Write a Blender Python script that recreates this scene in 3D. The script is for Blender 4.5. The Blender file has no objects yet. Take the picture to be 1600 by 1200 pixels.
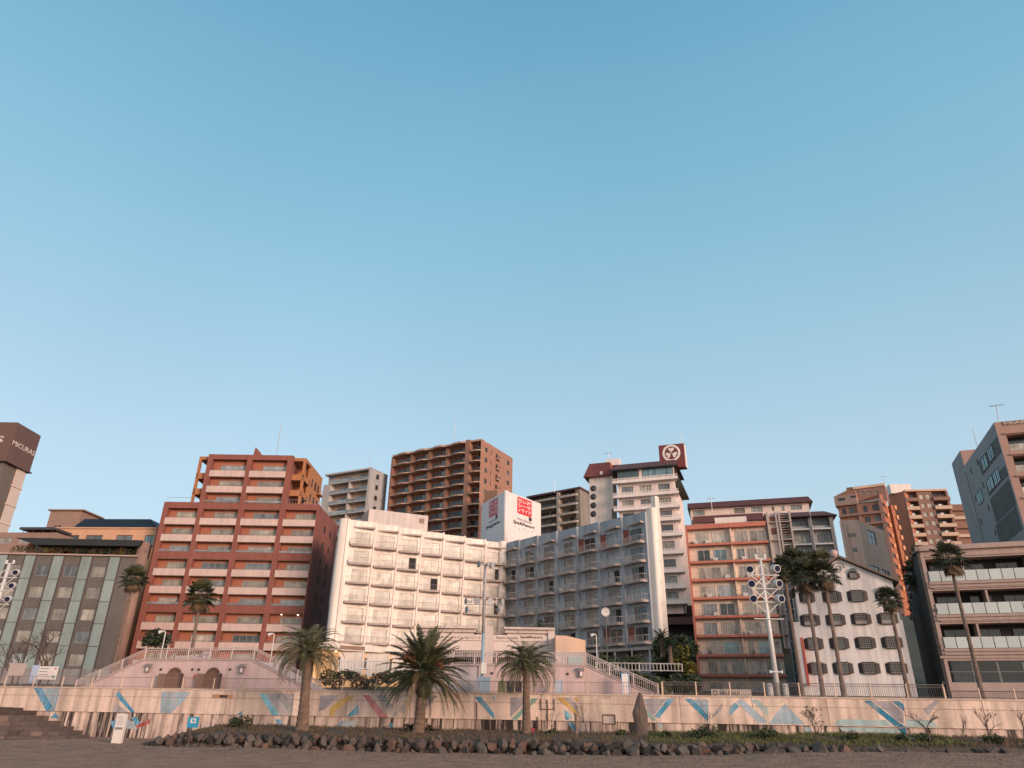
import bpy, math, random
from mathutils import Vector, noise
R = random.Random(7)
sc = bpy.context.scene
COL = sc.collection
rad = math.radians
# ------------------------------------------------------------------ camera model
FPX, TH, RO, H = 1100.0, rad(24.7), rad(.95), 3.0
R0 = Vector((1, 0, 0)); U0 = Vector((0, -math.sin(TH), math.cos(TH))); FW = Vector((0, math.cos(TH), math.sin(TH)))
RC = math.cos(RO) * R0 + math.sin(RO) * U0
UC = -math.sin(RO) * R0 + math.cos(RO) * U0
CAMP = Vector((0, 0, H))
def ray(px, py): return FW + RC * ((px - 800) / FPX) + UC * ((600 - py) / FPX)
def P(px, py, D):
    d = ray(px, py); return CAMP + d * (D / d.y)
def Pz(px, py, z):
    d = ray(px, py); return CAMP + d * ((z - H) / d.z)
def Z(ox, oy, s): return lambda x, y: (ox + x / s, oy + y / s)
Qa, Qb, Qc, Qd = Z(0, 640, 4.615), Z(0, 840, 4.615), Z(190, 680, 3.4286), Z(490, 670, 4.444)
Qe, Qf, Qg, Qh = Z(500, 780, 4.2867), Z(760, 680, 3.159), Z(1060, 760, 3.53), Z(1220, 740, 3.333)
Qi, Qj, Qk, Ql = Z(1380, 620, 5), Z(1380, 830, 3.636), Z(0, 980, 4), Z(400, 950, 4)
Qm, Qn, Qo, Qp = Z(740, 950, 4.706), Z(1000, 1000, 5), Z(1280, 1000, 5), Z(900, 680, 8)
Qq, Qr, Qs, Qt = Z(1290, 740, 10), Z(1140, 770, 6.665), Z(640, 960, 6.154), Z(730, 750, 11.43)
Qu = Z(1480, 620, 8.575)

class Frame:
    """a vertical plane in the world: u runs along it, n comes out of it, z is up"""
    def __init__(s, a, b=None, ang=None):
        s.o = Vector((a[0], a[1], 0))
        if b is not None: d = Vector((b[0] - a[0], b[1] - a[1], 0))
        else: d = Vector((math.cos(ang), math.sin(ang), 0))
        s.len = d.length; s.u = d.normalized(); s.n = Vector((s.u.y, -s.u.x, 0))
    def p(s, u, n, z): return s.o + s.u * u + s.n * n + Vector((0, 0, z))
    def hit(s, px, py, n=0):
        d = ray(px, py); t = (s.p(0, n, 0) - CAMP).dot(s.n) / d.dot(s.n); q = CAMP + d * t
        return (q - s.o).dot(s.u), q.z
    def sub(s, u0, n0, u1, n1): return Frame(s.p(u0, n0, 0), s.p(u1, n1, 0))

WORLD = Frame((0, 0), (1, 0))
# ------------------------------------------------------------------ materials
MATS = {}
def mat(name, col, rough=.8, var=.12, streak=.0, scale=.4, metal=0, rnd=0, spec=.5, bump=0, fine=.06, emit=0, sscale=None, coat=0):
    if name in MATS: return MATS[name]
    m = bpy.data.materials.new(name); m.use_nodes = True
    nt = m.node_tree; N = nt.nodes; L = nt.links; b = N['Principled BSDF']
    b.inputs['Roughness'].default_value = rough; b.inputs['Metallic'].default_value = metal
    b.inputs['Specular IOR Level'].default_value = spec; b.inputs['Coat Weight'].default_value = coat
    g = N.new('ShaderNodeNewGeometry')
    def nz(vecscale, sc_, det=4):
        mp = N.new('ShaderNodeMapping'); mp.inputs['Scale'].default_value = vecscale
        L.new(g.outputs['Position'], mp.inputs['Vector'])
        n = N.new('ShaderNodeTexNoise'); n.inputs['Scale'].default_value = sc_; n.inputs['Detail'].default_value = det
        L.new(mp.outputs['Vector'], n.inputs['Vector']); return n.outputs['Fac']
    def mr(src, a, c, lo=.25, hi=.75):
        r = N.new('ShaderNodeMapRange'); r.inputs['From Min'].default_value = lo; r.inputs['From Max'].default_value = hi
        r.inputs['To Min'].default_value = a; r.inputs['To Max'].default_value = c; L.new(src, r.inputs['Value']); return r.outputs['Result']
    def mul(a, c):
        q = N.new('ShaderNodeMath'); q.operation = 'MULTIPLY'; L.new(a, q.inputs[0]); L.new(c, q.inputs[1]); return q.outputs[0]
    f = mr(nz((1, 1, 1), scale), 1 - var, 1 + var)
    if fine: f = mul(f, mr(nz((1, 1, 1), scale * 14, 2), 1 - fine, 1 + fine))
    if streak: f = mul(f, mr(nz((1, 1, .06), sscale or 1.6, 5), 1 - streak, 1.0, .35, .62))
    if rnd:
        oi = N.new('ShaderNodeObjectInfo'); f = mul(f, mr(oi.outputs['Random'], 1 - rnd, 1 + rnd, 0, 1))
    mx = N.new('ShaderNodeVectorMath'); mx.operation = 'SCALE'; mx.inputs[0].default_value = col; L.new(f, mx.inputs['Scale'])
    L.new(mx.outputs[0], b.inputs['Base Color'])
    if emit:
        b.inputs['Emission Color'].default_value = (*col, 1); b.inputs['Emission Strength'].default_value = emit
    if bump:
        bp = N.new('ShaderNodeBump'); bp.inputs['Strength'].default_value = bump; bp.inputs['Distance'].default_value = .1
        L.new(nz((1, 1, 1), scale * 9, 6), bp.inputs['Height']); L.new(bp.outputs['Normal'], b.inputs['Normal'])
    MATS[name] = m; return m
def glass(name, col, rough=.12, rnd=.35, streak=.25, spec=.5, coat=.25):  # strong colour noise stands in for uneven reflections in the panes
    return mat(name, col, rough=rough, var=.5, scale=.7, rnd=rnd, spec=spec, streak=streak, sscale=5, coat=coat, fine=0)

# ------------------------------------------------------------------ objects
ORG = {}
def thing(name, label, cat, loc=(0, 0, 0), group=None, kind=None):
    o = bpy.data.objects.new(name, None); COL.objects.link(o); o.location = loc; ORG[o] = Vector(loc); o.empty_display_size = .3
    tagit(o, label, cat, group, kind); return o
def tagit(o, label=None, cat=None, group=None, kind=None):
    if label: o['label'] = label
    if cat: o['category'] = cat
    if group: o['group'] = group
    if kind: o['kind'] = kind
    return o
class MB:
    def __init__(s): s.v = []; s.f = []; s.m = []; s.sm = False
    def face(s, pts, mi=0):
        k = len(s.v); s.v += [tuple(p) for p in pts]; s.f.append(tuple(range(k, k + len(pts)))); s.m.append(mi); return s
    def hexa(s, c, mi=0):
        k = len(s.v); s.v += [tuple(p) for p in c]
        for q in ((0, 3, 2, 1), (4, 5, 6, 7), (0, 1, 5, 4), (1, 2, 6, 5), (2, 3, 7, 6), (3, 0, 4, 7)):
            s.f.append(tuple(k + i for i in q)); s.m.append(mi)
        return s
    def fbox(s, fr, u0, u1, n0, n1, z0, z1, mi=0):
        return s.hexa([fr.p(u, n, z) for z in (z0, z1) for u, n in ((u0, n0), (u0, n1), (u1, n1), (u1, n0))], mi)
    def prism(s, pts, z0, z1, mi=0, top=None):
        n = len(pts); b = [(p[0], p[1], z0) for p in pts]; t = [(p[0], p[1], z1) for p in pts]
        s.face(b[::-1], mi); s.face(t, mi if top is None else top)
        for i in range(n): s.face([b[i], b[(i + 1) % n], t[(i + 1) % n], t[i]], mi)
        return s
    def fprism(s, fr, pts, n0, n1, mi=0):
        """polygon in (u,z) pushed from n0 to n1"""
        a = [fr.p(u, n0, z) for u, z in pts]; b = [fr.p(u, n1, z) for u, z in pts]; n = len(pts)
        s.face(a[::-1], mi); s.face(b, mi)
        for i in range(n): s.face([a[i], a[(i + 1) % n], b[(i + 1) % n], b[i]], mi)
        return s
    def tube(s, pts, r, seg=8, mi=0, cap=True):
        pts = [Vector(p) for p in pts]; n = len(pts); rr = r if isinstance(r, (list, tuple)) else [r] * n
        k = len(s.v); up = None
        for i, p in enumerate(pts):
            d = (pts[min(i + 1, n - 1)] - pts[max(i - 1, 0)]).normalized()
            a = d.cross(Vector((0, 1, 0))) if abs(d.z) > .8 else d.cross(Vector((0, 0, 1)))
            a.normalize(); b = d.cross(a)
            for j in range(seg):
                t = 2 * math.pi * j / seg; s.v.append(tuple(p + (a * math.cos(t) + b * math.sin(t)) * rr[i]))
        for i in range(n - 1):
            for j in range(seg):
                s.f.append((k + i * seg + j, k + (i + 1) * seg + j, k + (i + 1) * seg + (j + 1) % seg, k + i * seg + (j + 1) % seg)); s.m.append(mi)
        if cap:
            s.f.append(tuple(k + j for j in range(seg))); s.m.append(mi)
            s.f.append(tuple(k + (n - 1) * seg + j for j in range(seg))[::-1]); s.m.append(mi)
        return s
    def wall(s, fr, u0, u1, z0, z1, holes, depth=.15, thick=.3, mi=0, n=0, ends=(1, 1), rmi=None):
        us = sorted({u0, u1, *[h[0] for h in holes], *[h[1] for h in holes]}); zs = sorted({z0, z1, *[h[2] for h in holes], *[h[3] for h in holes]})
        us = [u for u in us if u0 - 1e-6 <= u <= u1 + 1e-6]; zs = [z for z in zs if z0 - 1e-6 <= z <= z1 + 1e-6]
        for i in range(len(us) - 1):
            for j in range(len(zs) - 1):
                cu, cz = (us[i] + us[i + 1]) / 2, (zs[j] + zs[j + 1]) / 2
                if any(h[0] < cu < h[1] and h[2] < cz < h[3] for h in holes): continue
                s.face([fr.p(us[i], n, zs[j]), fr.p(us[i + 1], n, zs[j]), fr.p(us[i + 1], n, zs[j + 1]), fr.p(us[i], n, zs[j + 1])], mi)
        r = mi if rmi is None else rmi
        for a, b, c, d in holes:
            q = [(a, c), (b, c), (b, d), (a, d)]
            for i in range(4):
                (x0, y0), (x1, y1) = q[i], q[(i + 1) % 4]
                s.face([fr.p(x0, n, y0), fr.p(x0, n - depth, y0), fr.p(x1, n - depth, y1), fr.p(x1, n, y1)], r)
        if ends[0]: s.face([fr.p(u0, n, z0), fr.p(u0, n, z1), fr.p(u0, n - thick, z1), fr.p(u0, n - thick, z0)], mi)
        if ends[1]: s.face([fr.p(u1, n, z0), fr.p(u1, n - thick, z0), fr.p(u1, n - thick, z1), fr.p(u1, n, z1)], mi)
        s.face([fr.p(u0, n, z1), fr.p(u1, n, z1), fr.p(u1, n - thick, z1), fr.p(u0, n - thick, z1)], mi)
        return s
    def build(s, name, mats, parent=None, smooth=False, loc=None):
        me = bpy.data.meshes.new(name)
        root = parent
        while root is not None and root not in ORG: root = root.parent
        o3 = ORG[root] if root is not None else Vector(loc or (0, 0, 0))
        me.from_pydata([(v[0] - o3.x, v[1] - o3.y, v[2] - o3.z) for v in s.v], [], s.f)
        mats = mats if isinstance(mats, (list, tuple)) else [mats]
        for m in mats: me.materials.append(m)
        if len(mats) > 1: me.polygons.foreach_set('material_index', s.m)
        if smooth: me.polygons.foreach_set('use_smooth', [True] * len(s.f))
        me.update()
        o = bpy.data.objects.new(name, me); COL.objects.link(o)
        if parent is not None: o.parent = parent
        else: o.location = o3
        return o
def clone(o, parent=None):
    c = o.copy(); COL.objects.link(c); c.parent = parent
    for ch in list(o.children): clone(ch, c)
    return c
def window(root, fr, a, b, c, d, n, pane, frm, mull=1, hb=0, fw=.06, name='window', rail=False):
    w = MB()
    w.fbox(fr, a, b, n, n + .07, c, c + fw); w.fbox(fr, a, b, n, n + .07, d - fw, d)
    w.fbox(fr, a, a + fw, n, n + .07, c + fw, d - fw); w.fbox(fr, b - fw, b, n, n + .07, c + fw, d - fw)
    for i in range(mull):
        u = a + (b - a) * (i + 1) / (mull + 1); w.fbox(fr, u - fw / 2, u + fw / 2, n, n + .065, c + fw, d - fw)
    for i in range(hb):
        z = c + (d - c) * (i + 1) / (hb + 1); w.fbox(fr, a + fw, b - fw, n, n + .06, z - fw / 3, z + fw / 3)
    o = w.build(name, frm, root)
    MB().face([fr.p(a + .01, n + .02, c + .01), fr.p(b - .01, n + .02, c + .01), fr.p(b - .01, n + .02, d - .01), fr.p(a + .01, n + .02, d - .01)]).build('pane', pane, o)
    return o
def rail_mb(w, fr, pts, z0, z1, r=.025, step=.3, br=.012):
    """metal rail along (u,n) points: top and bottom bars with balusters"""
    q = [fr.p(u, n, 0) for u, n in pts]
    for zz in (z0 + .08, z1): w.tube([p + Vector((0, 0, zz)) for p in q], r, 4)
    for i in range(len(q) - 1):
        k = max(1, int((q[i + 1] - q[i]).length / step))
        for j in range(k + (i == len(q) - 2)):
            p = q[i].lerp(q[i + 1], j / k); w.tube([p + Vector((0, 0, z0)), p + Vector((0, 0, z1))], br, 4, cap=False)
    return w
TXT = {}
def text_part(root, txt, fr, u0, u1, z0, z1, n, m, name='lettering', bold=.0, shear=0.0, flip=False):
    cu = bpy.data.curves.new('t', 'FONT'); cu.body = txt; cu.size = 1; cu.offset = bold; cu.shear = shear; cu.resolution_u = 2
    ob = bpy.data.objects.new('t', cu); COL.objects.link(ob)
    dg = bpy.context.evaluated_depsgraph_get(); dg.update()
    me = bpy.data.meshes.new_from_object(ob.evaluated_get(dg)); bpy.data.objects.remove(ob); bpy.data.curves.remove(cu)
    xs = [v.co.x for v in me.vertices]; ys = [v.co.y for v in me.vertices]
    x0, x1, y0, y1 = min(xs), max(xs), min(ys), max(ys); w = MB()
    w.v = [tuple(fr.p(u0 + (v.co.x - x0) / (x1 - x0) * (u1 - u0), n, z0 + (v.co.y - y0) / (y1 - y0) * (z1 - z0))) for v in me.vertices]
    w.f = [tuple(p.vertices) for p in me.polygons]; w.m = [0] * len(w.f); bpy.data.meshes.remove(me)
    return w.build(name, m, root)
def foot(fr1, l1, fr2, l2, inset):
    """footprint of a corner block: fr1 ends where fr2 begins, both faces set back by inset"""
    a = fr1.p(fr1.len - l1, -inset, 0) if False else fr1.p(0, -inset, 0)
    return a
def corner_body(w, frL, frR, z0, z1, inset=.3, mi=0, top=None):
    d = frL.u.dot(frR.u); det = frL.u.x * frR.u.y - frL.u.y * frR.u.x
    C = frL.p(frL.len, 0, 0); det = max(det, .2)
    # inset corner: intersection of the two shifted lines
    a0 = frL.p(0, -inset, 0); b0 = frR.p(0, -inset, 0); q = b0 - a0
    t = (q.x * frR.u.y - q.y * frR.u.x) / det; ci = a0 + frL.u * t
    p0 = frL.p(.01, -inset, 0); p2 = frR.p(frR.len - .01, -inset, 0)
    p3 = p0 + (p2 - ci)
    w.prism([p0, ci, p2, p3], z0, z1, mi, top); return w
# ------------------------------------------------------------------ common materials
G_CURT = glass('pale_curtain_pane', (.30, .28, .24), .3, .3, .3, .35, .08)
G_CURTB = glass('grey_curtain_pane', (.23, .25, .26), .2, .4)
G_WHITE = glass('bright_curtain_pane', (.42, .385, .33), .35, .2, .25, .3, .04)
G_DARK = glass('dark_pane', (.022, .028, .032), .06, .5)
G_MID = glass('mid_pane', (.10, .12, .13), .1, .6)
G_TEAL = glass('teal_pane', (.13, .24, .27), .1, .35)
ALU = mat('aluminium_frame', (.30, .29, .28), .45, metal=.3)
WHT = mat('white_paint', (.62, .58, .55), .6, var=.08, streak=.12)
DKM = mat('dark_metal', (.05, .045, .045), .5)
BRZ = mat('bronze_frame', (.07, .05, .045), .5)
STEEL = mat('galvanised_steel', (.36, .35, .35), .45, metal=.4)
BLACK = mat('black_print', (.03, .03, .035), .6)
RED = mat('red_print', (.55, .035, .04), .5)
SHADOWD = mat('painted_shade_black', (.02, .02, .022), .9)  # near-black colour standing in for shade inside recesses and openings
CONC = mat('grey_concrete', (.25, .235, .225), .9, var=.15, streak=.25)
ROOF_DK = mat('dark_red_roof_tile', (.10, .036, .032), .6, var=.2, fine=.2)
def pick(*opts):
    t = R.random() * sum(w for _, w in opts)
    for g, w in opts:
        t -= w
        if t <= 0: return g
    return opts[-1][0]
# ================================================================== SETTING
def sstep(a, b, x):
    t = min(1, max(0, (x - a) / (b - a))); return t * t * (3 - 2 * t)
def sand_z(x, y):
    return -.22 + .72 * sstep(0, 30, x) + .10 * noise.noise((x * .09, y * .09, 0)) * 1.2 + .035 * noise.noise((x * .5, y * .5, 3)) + (.03 * noise.noise((x * 2.1, y * 2.1, 5)) - .05 * max(0, noise.noise((x * 3.3, y * 2.6, 9)) - .25) if y > 30 else 0)
def lerp(a, b, t): return a + (b - a) * t
# the sea wall in plan
WA, WB = P(0, 1073, 78.6), P(1600, 1092, 63)
WALL = Frame(WA, WB); WTOP = 4.12
U_L, U_R = -42.0, WALL.len + 42
def sea_y(x): return WA.y + (WB.y - WA.y) * (x - WA.x) / (WB.x - WA.x)
RPX = [(235, 1163, 65.5), (300, 1163, 64.8), (500, 1166, 62.3), (640, 1170, 61), (800, 1178, 59.5), (1000, 1181, 58.2), (1200, 1179, 57.6), (1340, 1173, 57.5), (1480, 1172, 57.2), (1600, 1172, 57)]
RPT = [P(*a) for a in RPX]
def rock_y(x):
    if x <= RPT[0].x: return RPT[0].y
    for a, b in zip(RPT, RPT[1:]):
        if x <= b.x: return lerp(a.y, b.y, (x - a.x) / (b.x - a.x))
    return RPT[-1].y
def bank_z(x, y):
    t = (y - rock_y(x) - 1.0) / max(1, sea_y(x) - rock_y(x) - 1.0)
    fall = sstep(RPT[0].x - 3, RPT[0].x + 3, x)
    right = sstep(24, 34, x)
    base = lerp(.72, .55 + sand_z(x, y) * .3 + .2, right)
    z = lerp(base, 1.12 + .25 * sstep(0, 38, x), sstep(0, .75, t)) + .07 * noise.noise((x * .5, y * .5, 1)) + .05 * noise.noise((x * 1.7, y * 1.7, 2))
    return lerp(sand_z(x, y) - .15, z, fall)
def grid(xs, ys, zf):
    w = MB(); n = len(xs)
    for y in ys:
        for x in xs: w.v.append((x, y, zf(x, y)))
    for j in range(len(ys) - 1):
        for i in range(n - 1):
            a = j * n + i; w.f.append((a, a + 1, a + n + 1, a + n)); w.m.append(0)
    return w
def frange(a, b, st): 
    k = max(1, int(round((b - a) / st))); return [a + (b - a) * i / k for i in range(k + 1)]
SAND = mat('dark_beach_sand', (.30, .166, .104), .95, var=.3, scale=.6, bump=1.0, fine=.28)
SAND.node_tree.nodes['Bump'].inputs['Distance'].default_value = .25
xs = [-1500, -300, -120] + frange(-60, 60, .3) + [80, 120, 300, 1500]; ys = [-1500, -200, -20, 5] + frange(20, 36, 1) + frange(36.3, 68, .3) + [70, 74, 80]
o = grid(xs, ys, sand_z).build('sand', SAND, smooth=True); o['kind'] = 'structure'
SOIL = mat('brown_bank_soil', (.085, .058, .042), .95, var=.3, scale=.8, bump=.6, fine=.2)
w = MB(); n = 0; xs = frange(-36, 74, .6); K = 18
for x in xs:
    for k in range(K + 1):
        y = lerp(rock_y(x) + .9, sea_y(x) + .3, k / K); w.v.append((x, y - (.5 if k == 0 else 0), bank_z(x, y) if k else sand_z(x, y) - .4))
for i in range(len(xs) - 1):
    for k in range(K):
        a = i * (K + 1) + k; w.f.append((a, a + K + 1, a + K + 2, a + 1)); w.m.append(0)
o = w.build('soil_bank_terrain', SOIL, smooth=True); o['kind'] = 'structure'
# promenade and the hillside town ground
def hill_z(y):
    for (a, za_), (b, zb_) in zip(HZ, HZ[1:]):
        if y <= b: return lerp(za_, zb_, max(0, (y - a) / (b - a)))
    return HZ[-1][1]
HZ = [(60, 4.0), (84, 4.0), (100, 4.6), (130, 6.5), (160, 14), (200, 27), (260, 36), (400, 42), (3000, 42)]
w = MB(); pts = [WALL.p(U_L, -.35, 4.0), WALL.p(U_R, -.35, 4.0)]
w.face([pts[0], pts[1], Vector((pts[1].x + 10, 90, 4.0)), Vector((pts[0].x - 20, 96, 4.0))])
o = w.build('promenade_pavement', mat('promenade_paving', (.27, .23, .21), .9, var=.15)); o['kind'] = 'structure'
ys = [82, 90, 100, 115, 130, 145, 160, 180, 200, 230, 260, 330, 400, 900, 3000]
o = grid([-2500, -600] + frange(-200, 260, 20) + [700, 2500], ys, lambda x, y: hill_z(y) - .06 if y > 90 else 3.9).build('hillside_terrain', mat('hillside_ground', (.05, .055, .04), .95, var=.3, scale=.1), smooth=False); o['kind'] = 'structure'

# ================================================================== SEA WALL with its painted mural
WALLM = mat('salmon_painted_concrete', (.70, .52, .42), .85, var=.16, scale=.35, streak=.4, sscale=1.4, fine=.1, bump=.15)
def base_mat():
    m = mat('stained_wall_base', (.68, .50, .41), .9, var=.2, scale=.9, streak=.55, sscale=2.2, bump=.2)
    nt = m.node_tree; N = nt.nodes; L = nt.links; b = N['Principled BSDF']
    src = b.inputs['Base Color'].links[0].from_socket
    g = N.new('ShaderNodeNewGeometry'); mp = N.new('ShaderNodeMapping'); mp.inputs['Scale'].default_value = (1, 1, .05); L.new(g.outputs['Position'], mp.inputs['Vector'])
    n1 = N.new('ShaderNodeTexNoise'); n1.inputs['Scale'].default_value = 1.5; n1.inputs['Detail'].default_value = 6; n1.inputs['Roughness'].default_value = .7; L.new(mp.outputs['Vector'], n1.inputs['Vector'])
    n2 = N.new('ShaderNodeTexNoise'); n2.inputs['Scale'].default_value = .22; L.new(mp.outputs['Vector'], n2.inputs['Vector'])
    ad = N.new('ShaderNodeMath'); ad.operation = 'MULTIPLY_ADD'; ad.inputs[1].default_value = .5; L.new(n2.outputs['Fac'], ad.inputs[0]); L.new(n1.outputs['Fac'], ad.inputs[2])
    r = N.new('ShaderNodeMapRange'); r.inputs['From Min'].default_value = .76; r.inputs['From Max'].default_value = .84; L.new(ad.outputs[0], r.inputs['Value'])
    mx = N.new('ShaderNodeMix'); mx.data_type = 'RGBA'; mx.inputs[7].default_value = (.03, .022, .02, 1); L.new(r.outputs['Result'], mx.inputs[0]); L.new(src, mx.inputs[6])
    L.new(mx.outputs[2], b.inputs['Base Color']); return m
WBASE = base_mat()
sw = thing('sea_wall', 'long salmon painted concrete sea wall with faded geometric mural behind the beach', 'sea wall', WALL.p(WALL.len / 2, 0, 1.2))
LEDGE = 2.02
w = MB(); w.fbox(WALL, U_L, U_R, -.5, 0, LEDGE, WTOP); w.build('wall_panel', WALLM, sw)
w = MB(); w.fbox(WALL, U_L, U_R, -.4, -.14, -.5, LEDGE); w.build('wall_base', WBASE, sw)
w = MB(); w.fbox(WALL, U_L, U_R, -.42, .06, WTOP, WTOP + .13); w.build('coping', mat('coping_concrete', (.5, .385, .31), .85, var=.15, streak=.2), sw)
w = MB()
k = U_L
while k < U_R: w.fbox(WALL, k, k + .05, 0, .004, LEDGE + .02, WTOP - .02); k += 6.1
w.fbox(WALL, U_L, U_R, .003, .012, 3.42, 3.45)
w.build('expansion_joint', mat('joint_dirt', (.22, .13, .1), .9), sw)
MURAL = {
 'sky_blue': ((.075, .30, .46), [[(53,1074),(66,1074),(86,1111),(72,1111)], [(185,1080),(181,1087),(203,1120),(211,1115)], [(741,1089),(752,1089),(772,1115),(772,1126)], [(769,1089),(773,1089),(773,1098)],
   [(1043,1092),(1054,1092),(1030,1122),(1022,1120)], [(1070,1092),(1081,1092),(1107,1118),(1105,1127)], [(1149,1097),(1155,1104),(1141,1118),(1140,1106)], [(560,1100),(560,1117),(541,1121)]]),
 'cyan': ((.20, .45, .55), [[(405,1084),(415,1084),(437,1120),(425,1120)], [(882,1108),(894,1120),(890,1123),(882,1118)]]),
 'deep_blue': ((.015, .20, .32), [[(1350,1095),(1361,1095),(1405,1129),(1416,1136),(1400,1136)], [(1393,1095),(1405,1095),(1412,1101),(1413,1112)], [(379,1110),(369,1119),(378,1119)], [(882,1118),(890,1123),(884,1126)]]),
 'pale_blue': ((.33, .42, .48), [[(67,1074),(95,1075),(86,1110)], [(252,1080),(299,1081),(265,1116),(250,1115)], [(1081,1093),(1107,1093),(1107,1117)], [(1226,1099),(1258,1132),(1200,1131)], [(1150,1096),(1160,1093),(1199,1127),(1196,1130),(1184,1130)]]),
 'pale_aqua': ((.34, .47, .46), [[(1311,1124),(1384,1125),(1395,1135),(1303,1133)], [(1416,1124),(1456,1125),(1467,1136),(1416,1136)], [(1172,1093),(1184,1093),(1200,1108),(1200,1120)]]),
 'mid_blue_stripe': ((.26, .40, .50), [[(287,1092),(299,1082),(267,1115),(258,1115)]]),
 'lavender_grey': ((.33, .305, .32), [[(181,1098),(200,1117),(175,1117)], [(416,1084),(460,1084),(456,1118),(438,1119)], [(585,1086),(600,1086),(622,1112),(615,1120)], [(640,1086),(625,1086),(624,1112),(632,1116)], [(500,1087),(530,1086),(508,1108),(498,1112)],
   [(880,1090),(892,1090),(903,1103),(903,1114)], [(1006,1092),(1041,1092),(1021,1119),(1012,1111)], [(1118,1112),(1130,1096),(1128,1108),(1112,1124)], [(1364,1095),(1391,1095),(1412,1113),(1412,1131),(1404,1127)], [(1442,1108),(1462,1094),(1468,1094),(1450,1118)], [(668,1087),(684,1087),(655,1118),(645,1118)], [(797,1090),(829,1090),(797,1121)]]),
 'slate': ((.20, .22, .23), [[(429,1083),(444,1083),(454,1102),(449,1110)]]),
 'ochre': ((.58, .36, .10), [[(536,1090),(556,1086),(525,1110),(520,1120),(514,1117),(517,1105)], [(868,1090),(880,1090),(904,1114),(902,1120),(889,1107)], [(895,1090),(903,1090),(903,1097)]]),
 'pink': ((.50, .17, .18), [[(567,1086),(577,1086),(606,1122),(591,1122)]]),
 'sea_green': ((.22, .38, .32), [[(831,1091),(842,1091),(808,1124),(799,1124)], [(1009,1108),(1024,1123),(1026,1126),(1020,1126),(1010,1117)]]),
 'cream': ((.60, .48, .38), [[(606,1108),(613,1118),(640,1090),(634,1087)], [(1200,1093),(1226,1093),(1200,1124)], [(1128,1124),(1140,1108),(1138,1122)], [(930,1092),(960,1092),(958,1122),(935,1122)]]),
}
LOW = {
 'low_sky_blue': ((.075, .30, .46), [[(86,1113),(92,1122),(78,1122)], [(172,1128),(184,1124),(183,1148),(174,1150)], [(204,1121),(211,1119),(222,1132),(215,1140)], [(430,1124),(440,1124),(442,1132),(434,1134)], [(532,1128),(538,1126),(533,1134),(524,1136)]]),
 'low_deep_blue': ((.015, .20, .32), [[(1402,1138),(1416,1138),(1416,1149),(1412,1149)], [(608,1130),(614,1130),(613,1138),(609,1138)], [(886,1128),(892,1127),(906,1141),(896,1142)]]),
 'low_red': ((.33, .045, .03), [[(235,1123),(234,1131),(207,1153),(198,1153)]]),
 'low_pale': ((.38, .43, .46), [[(188,1124),(203,1124),(214,1141),(205,1150),(186,1150)], [(540,1126),(556,1126),(556,1136),(534,1136)]]),
 'low_aqua': ((.34, .47, .46), [[(1310,1136),(1400,1138),(1408,1147),(1316,1142)], [(1256,1136),(1266,1136),(1270,1142),(1264,1145),(1258,1144)], [(1028,1128),(1035,1128),(1034,1140),(1030,1139)]]),
}
def chip(m):
    if 'chip' in m: return
    m['chip'] = 1; nt = m.node_tree; N = nt.nodes; L = nt.links; b = N['Principled BSDF']; src = b.inputs['Base Color'].links[0].from_socket
    g = N.new('ShaderNodeNewGeometry'); fs_ = []
    for sc_, vs, lo, hi in ((2.2, (1, 1, 1), .52, .66), (1.3, (1, 1, .15), .5, .68)):
        mp = N.new('ShaderNodeMapping'); mp.inputs['Scale'].default_value = vs; L.new(g.outputs['Position'], mp.inputs['Vector'])
        n = N.new('ShaderNodeTexNoise'); n.inputs['Scale'].default_value = sc_; n.inputs['Detail'].default_value = 7; n.inputs['Roughness'].default_value = .7; L.new(mp.outputs['Vector'], n.inputs['Vector'])
        r = N.new('ShaderNodeMapRange'); r.inputs['From Min'].default_value = lo; r.inputs['From Max'].default_value = hi; r.inputs['To Min'].default_value = .0; r.inputs['To Max'].default_value = .45; L.new(n.outputs['Fac'], r.inputs['Value']); fs_.append(r.outputs['Result'])
    mxm = N.new('ShaderNodeMath'); mxm.operation = 'MAXIMUM'; L.new(fs_[0], mxm.inputs[0]); L.new(fs_[1], mxm.inputs[1])
    mx = N.new('ShaderNodeMix'); mx.data_type = 'RGBA'; L.new(mxm.outputs[0], mx.inputs[0]); L.new(src, mx.inputs[6]); mx.inputs[7].default_value = (.58, .43, .345, 1); L.new(mx.outputs[2], b.inputs['Base Color'])
def mural(tab, nn, lo, hi, name):
    w = MB(); ms = []; order = ['pale_blue', 'lavender_grey', 'cream', 'pale_aqua']
    for i, (nm, (c, polys)) in enumerate(sorted(tab.items(), key=lambda t: order.index(t[0]) if t[0] in order else 9)):
        ms.append(mat('mural_' + nm, c, .85, var=.16, scale=.8, streak=.34, sscale=1.3, fine=.12))
        chip(ms[-1])
        for j, pl in enumerate(polys):
            d = nn + .004 + .0012 * i + .0001 * j
            w.face([WALL.p(u, d, min(hi, max(lo, z))) for u, z in (WALL.hit(px, py, d) for px, py in pl)][::-1], i)
    return w.build(name, ms, sw)
mural(MURAL, 0, LEDGE + .01, WTOP - .01, 'mural')
mural(LOW, -.14, .6, LEDGE - .01, 'mural')
# drain pipe, bracket and round stains fixed to the wall
w = MB()
def wp(px, py, n=.08): u, z = WALL.hit(px, py, n); return WALL.p(u, n, z)
for a in ([(855, 1093), (856, 1108), (855, 1140)], [(845, 1092), (845, 1108), (866, 1108), (866, 1092)], [(745, 1098), (745, 1140)], [(840, 1120), (840, 1142)]):
    w.tube([wp(*q) for q in a], .045, 6)
w.build('drain_pipe', mat('rusty_pipe', (.16, .085, .06), .8, var=.3), sw)
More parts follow.
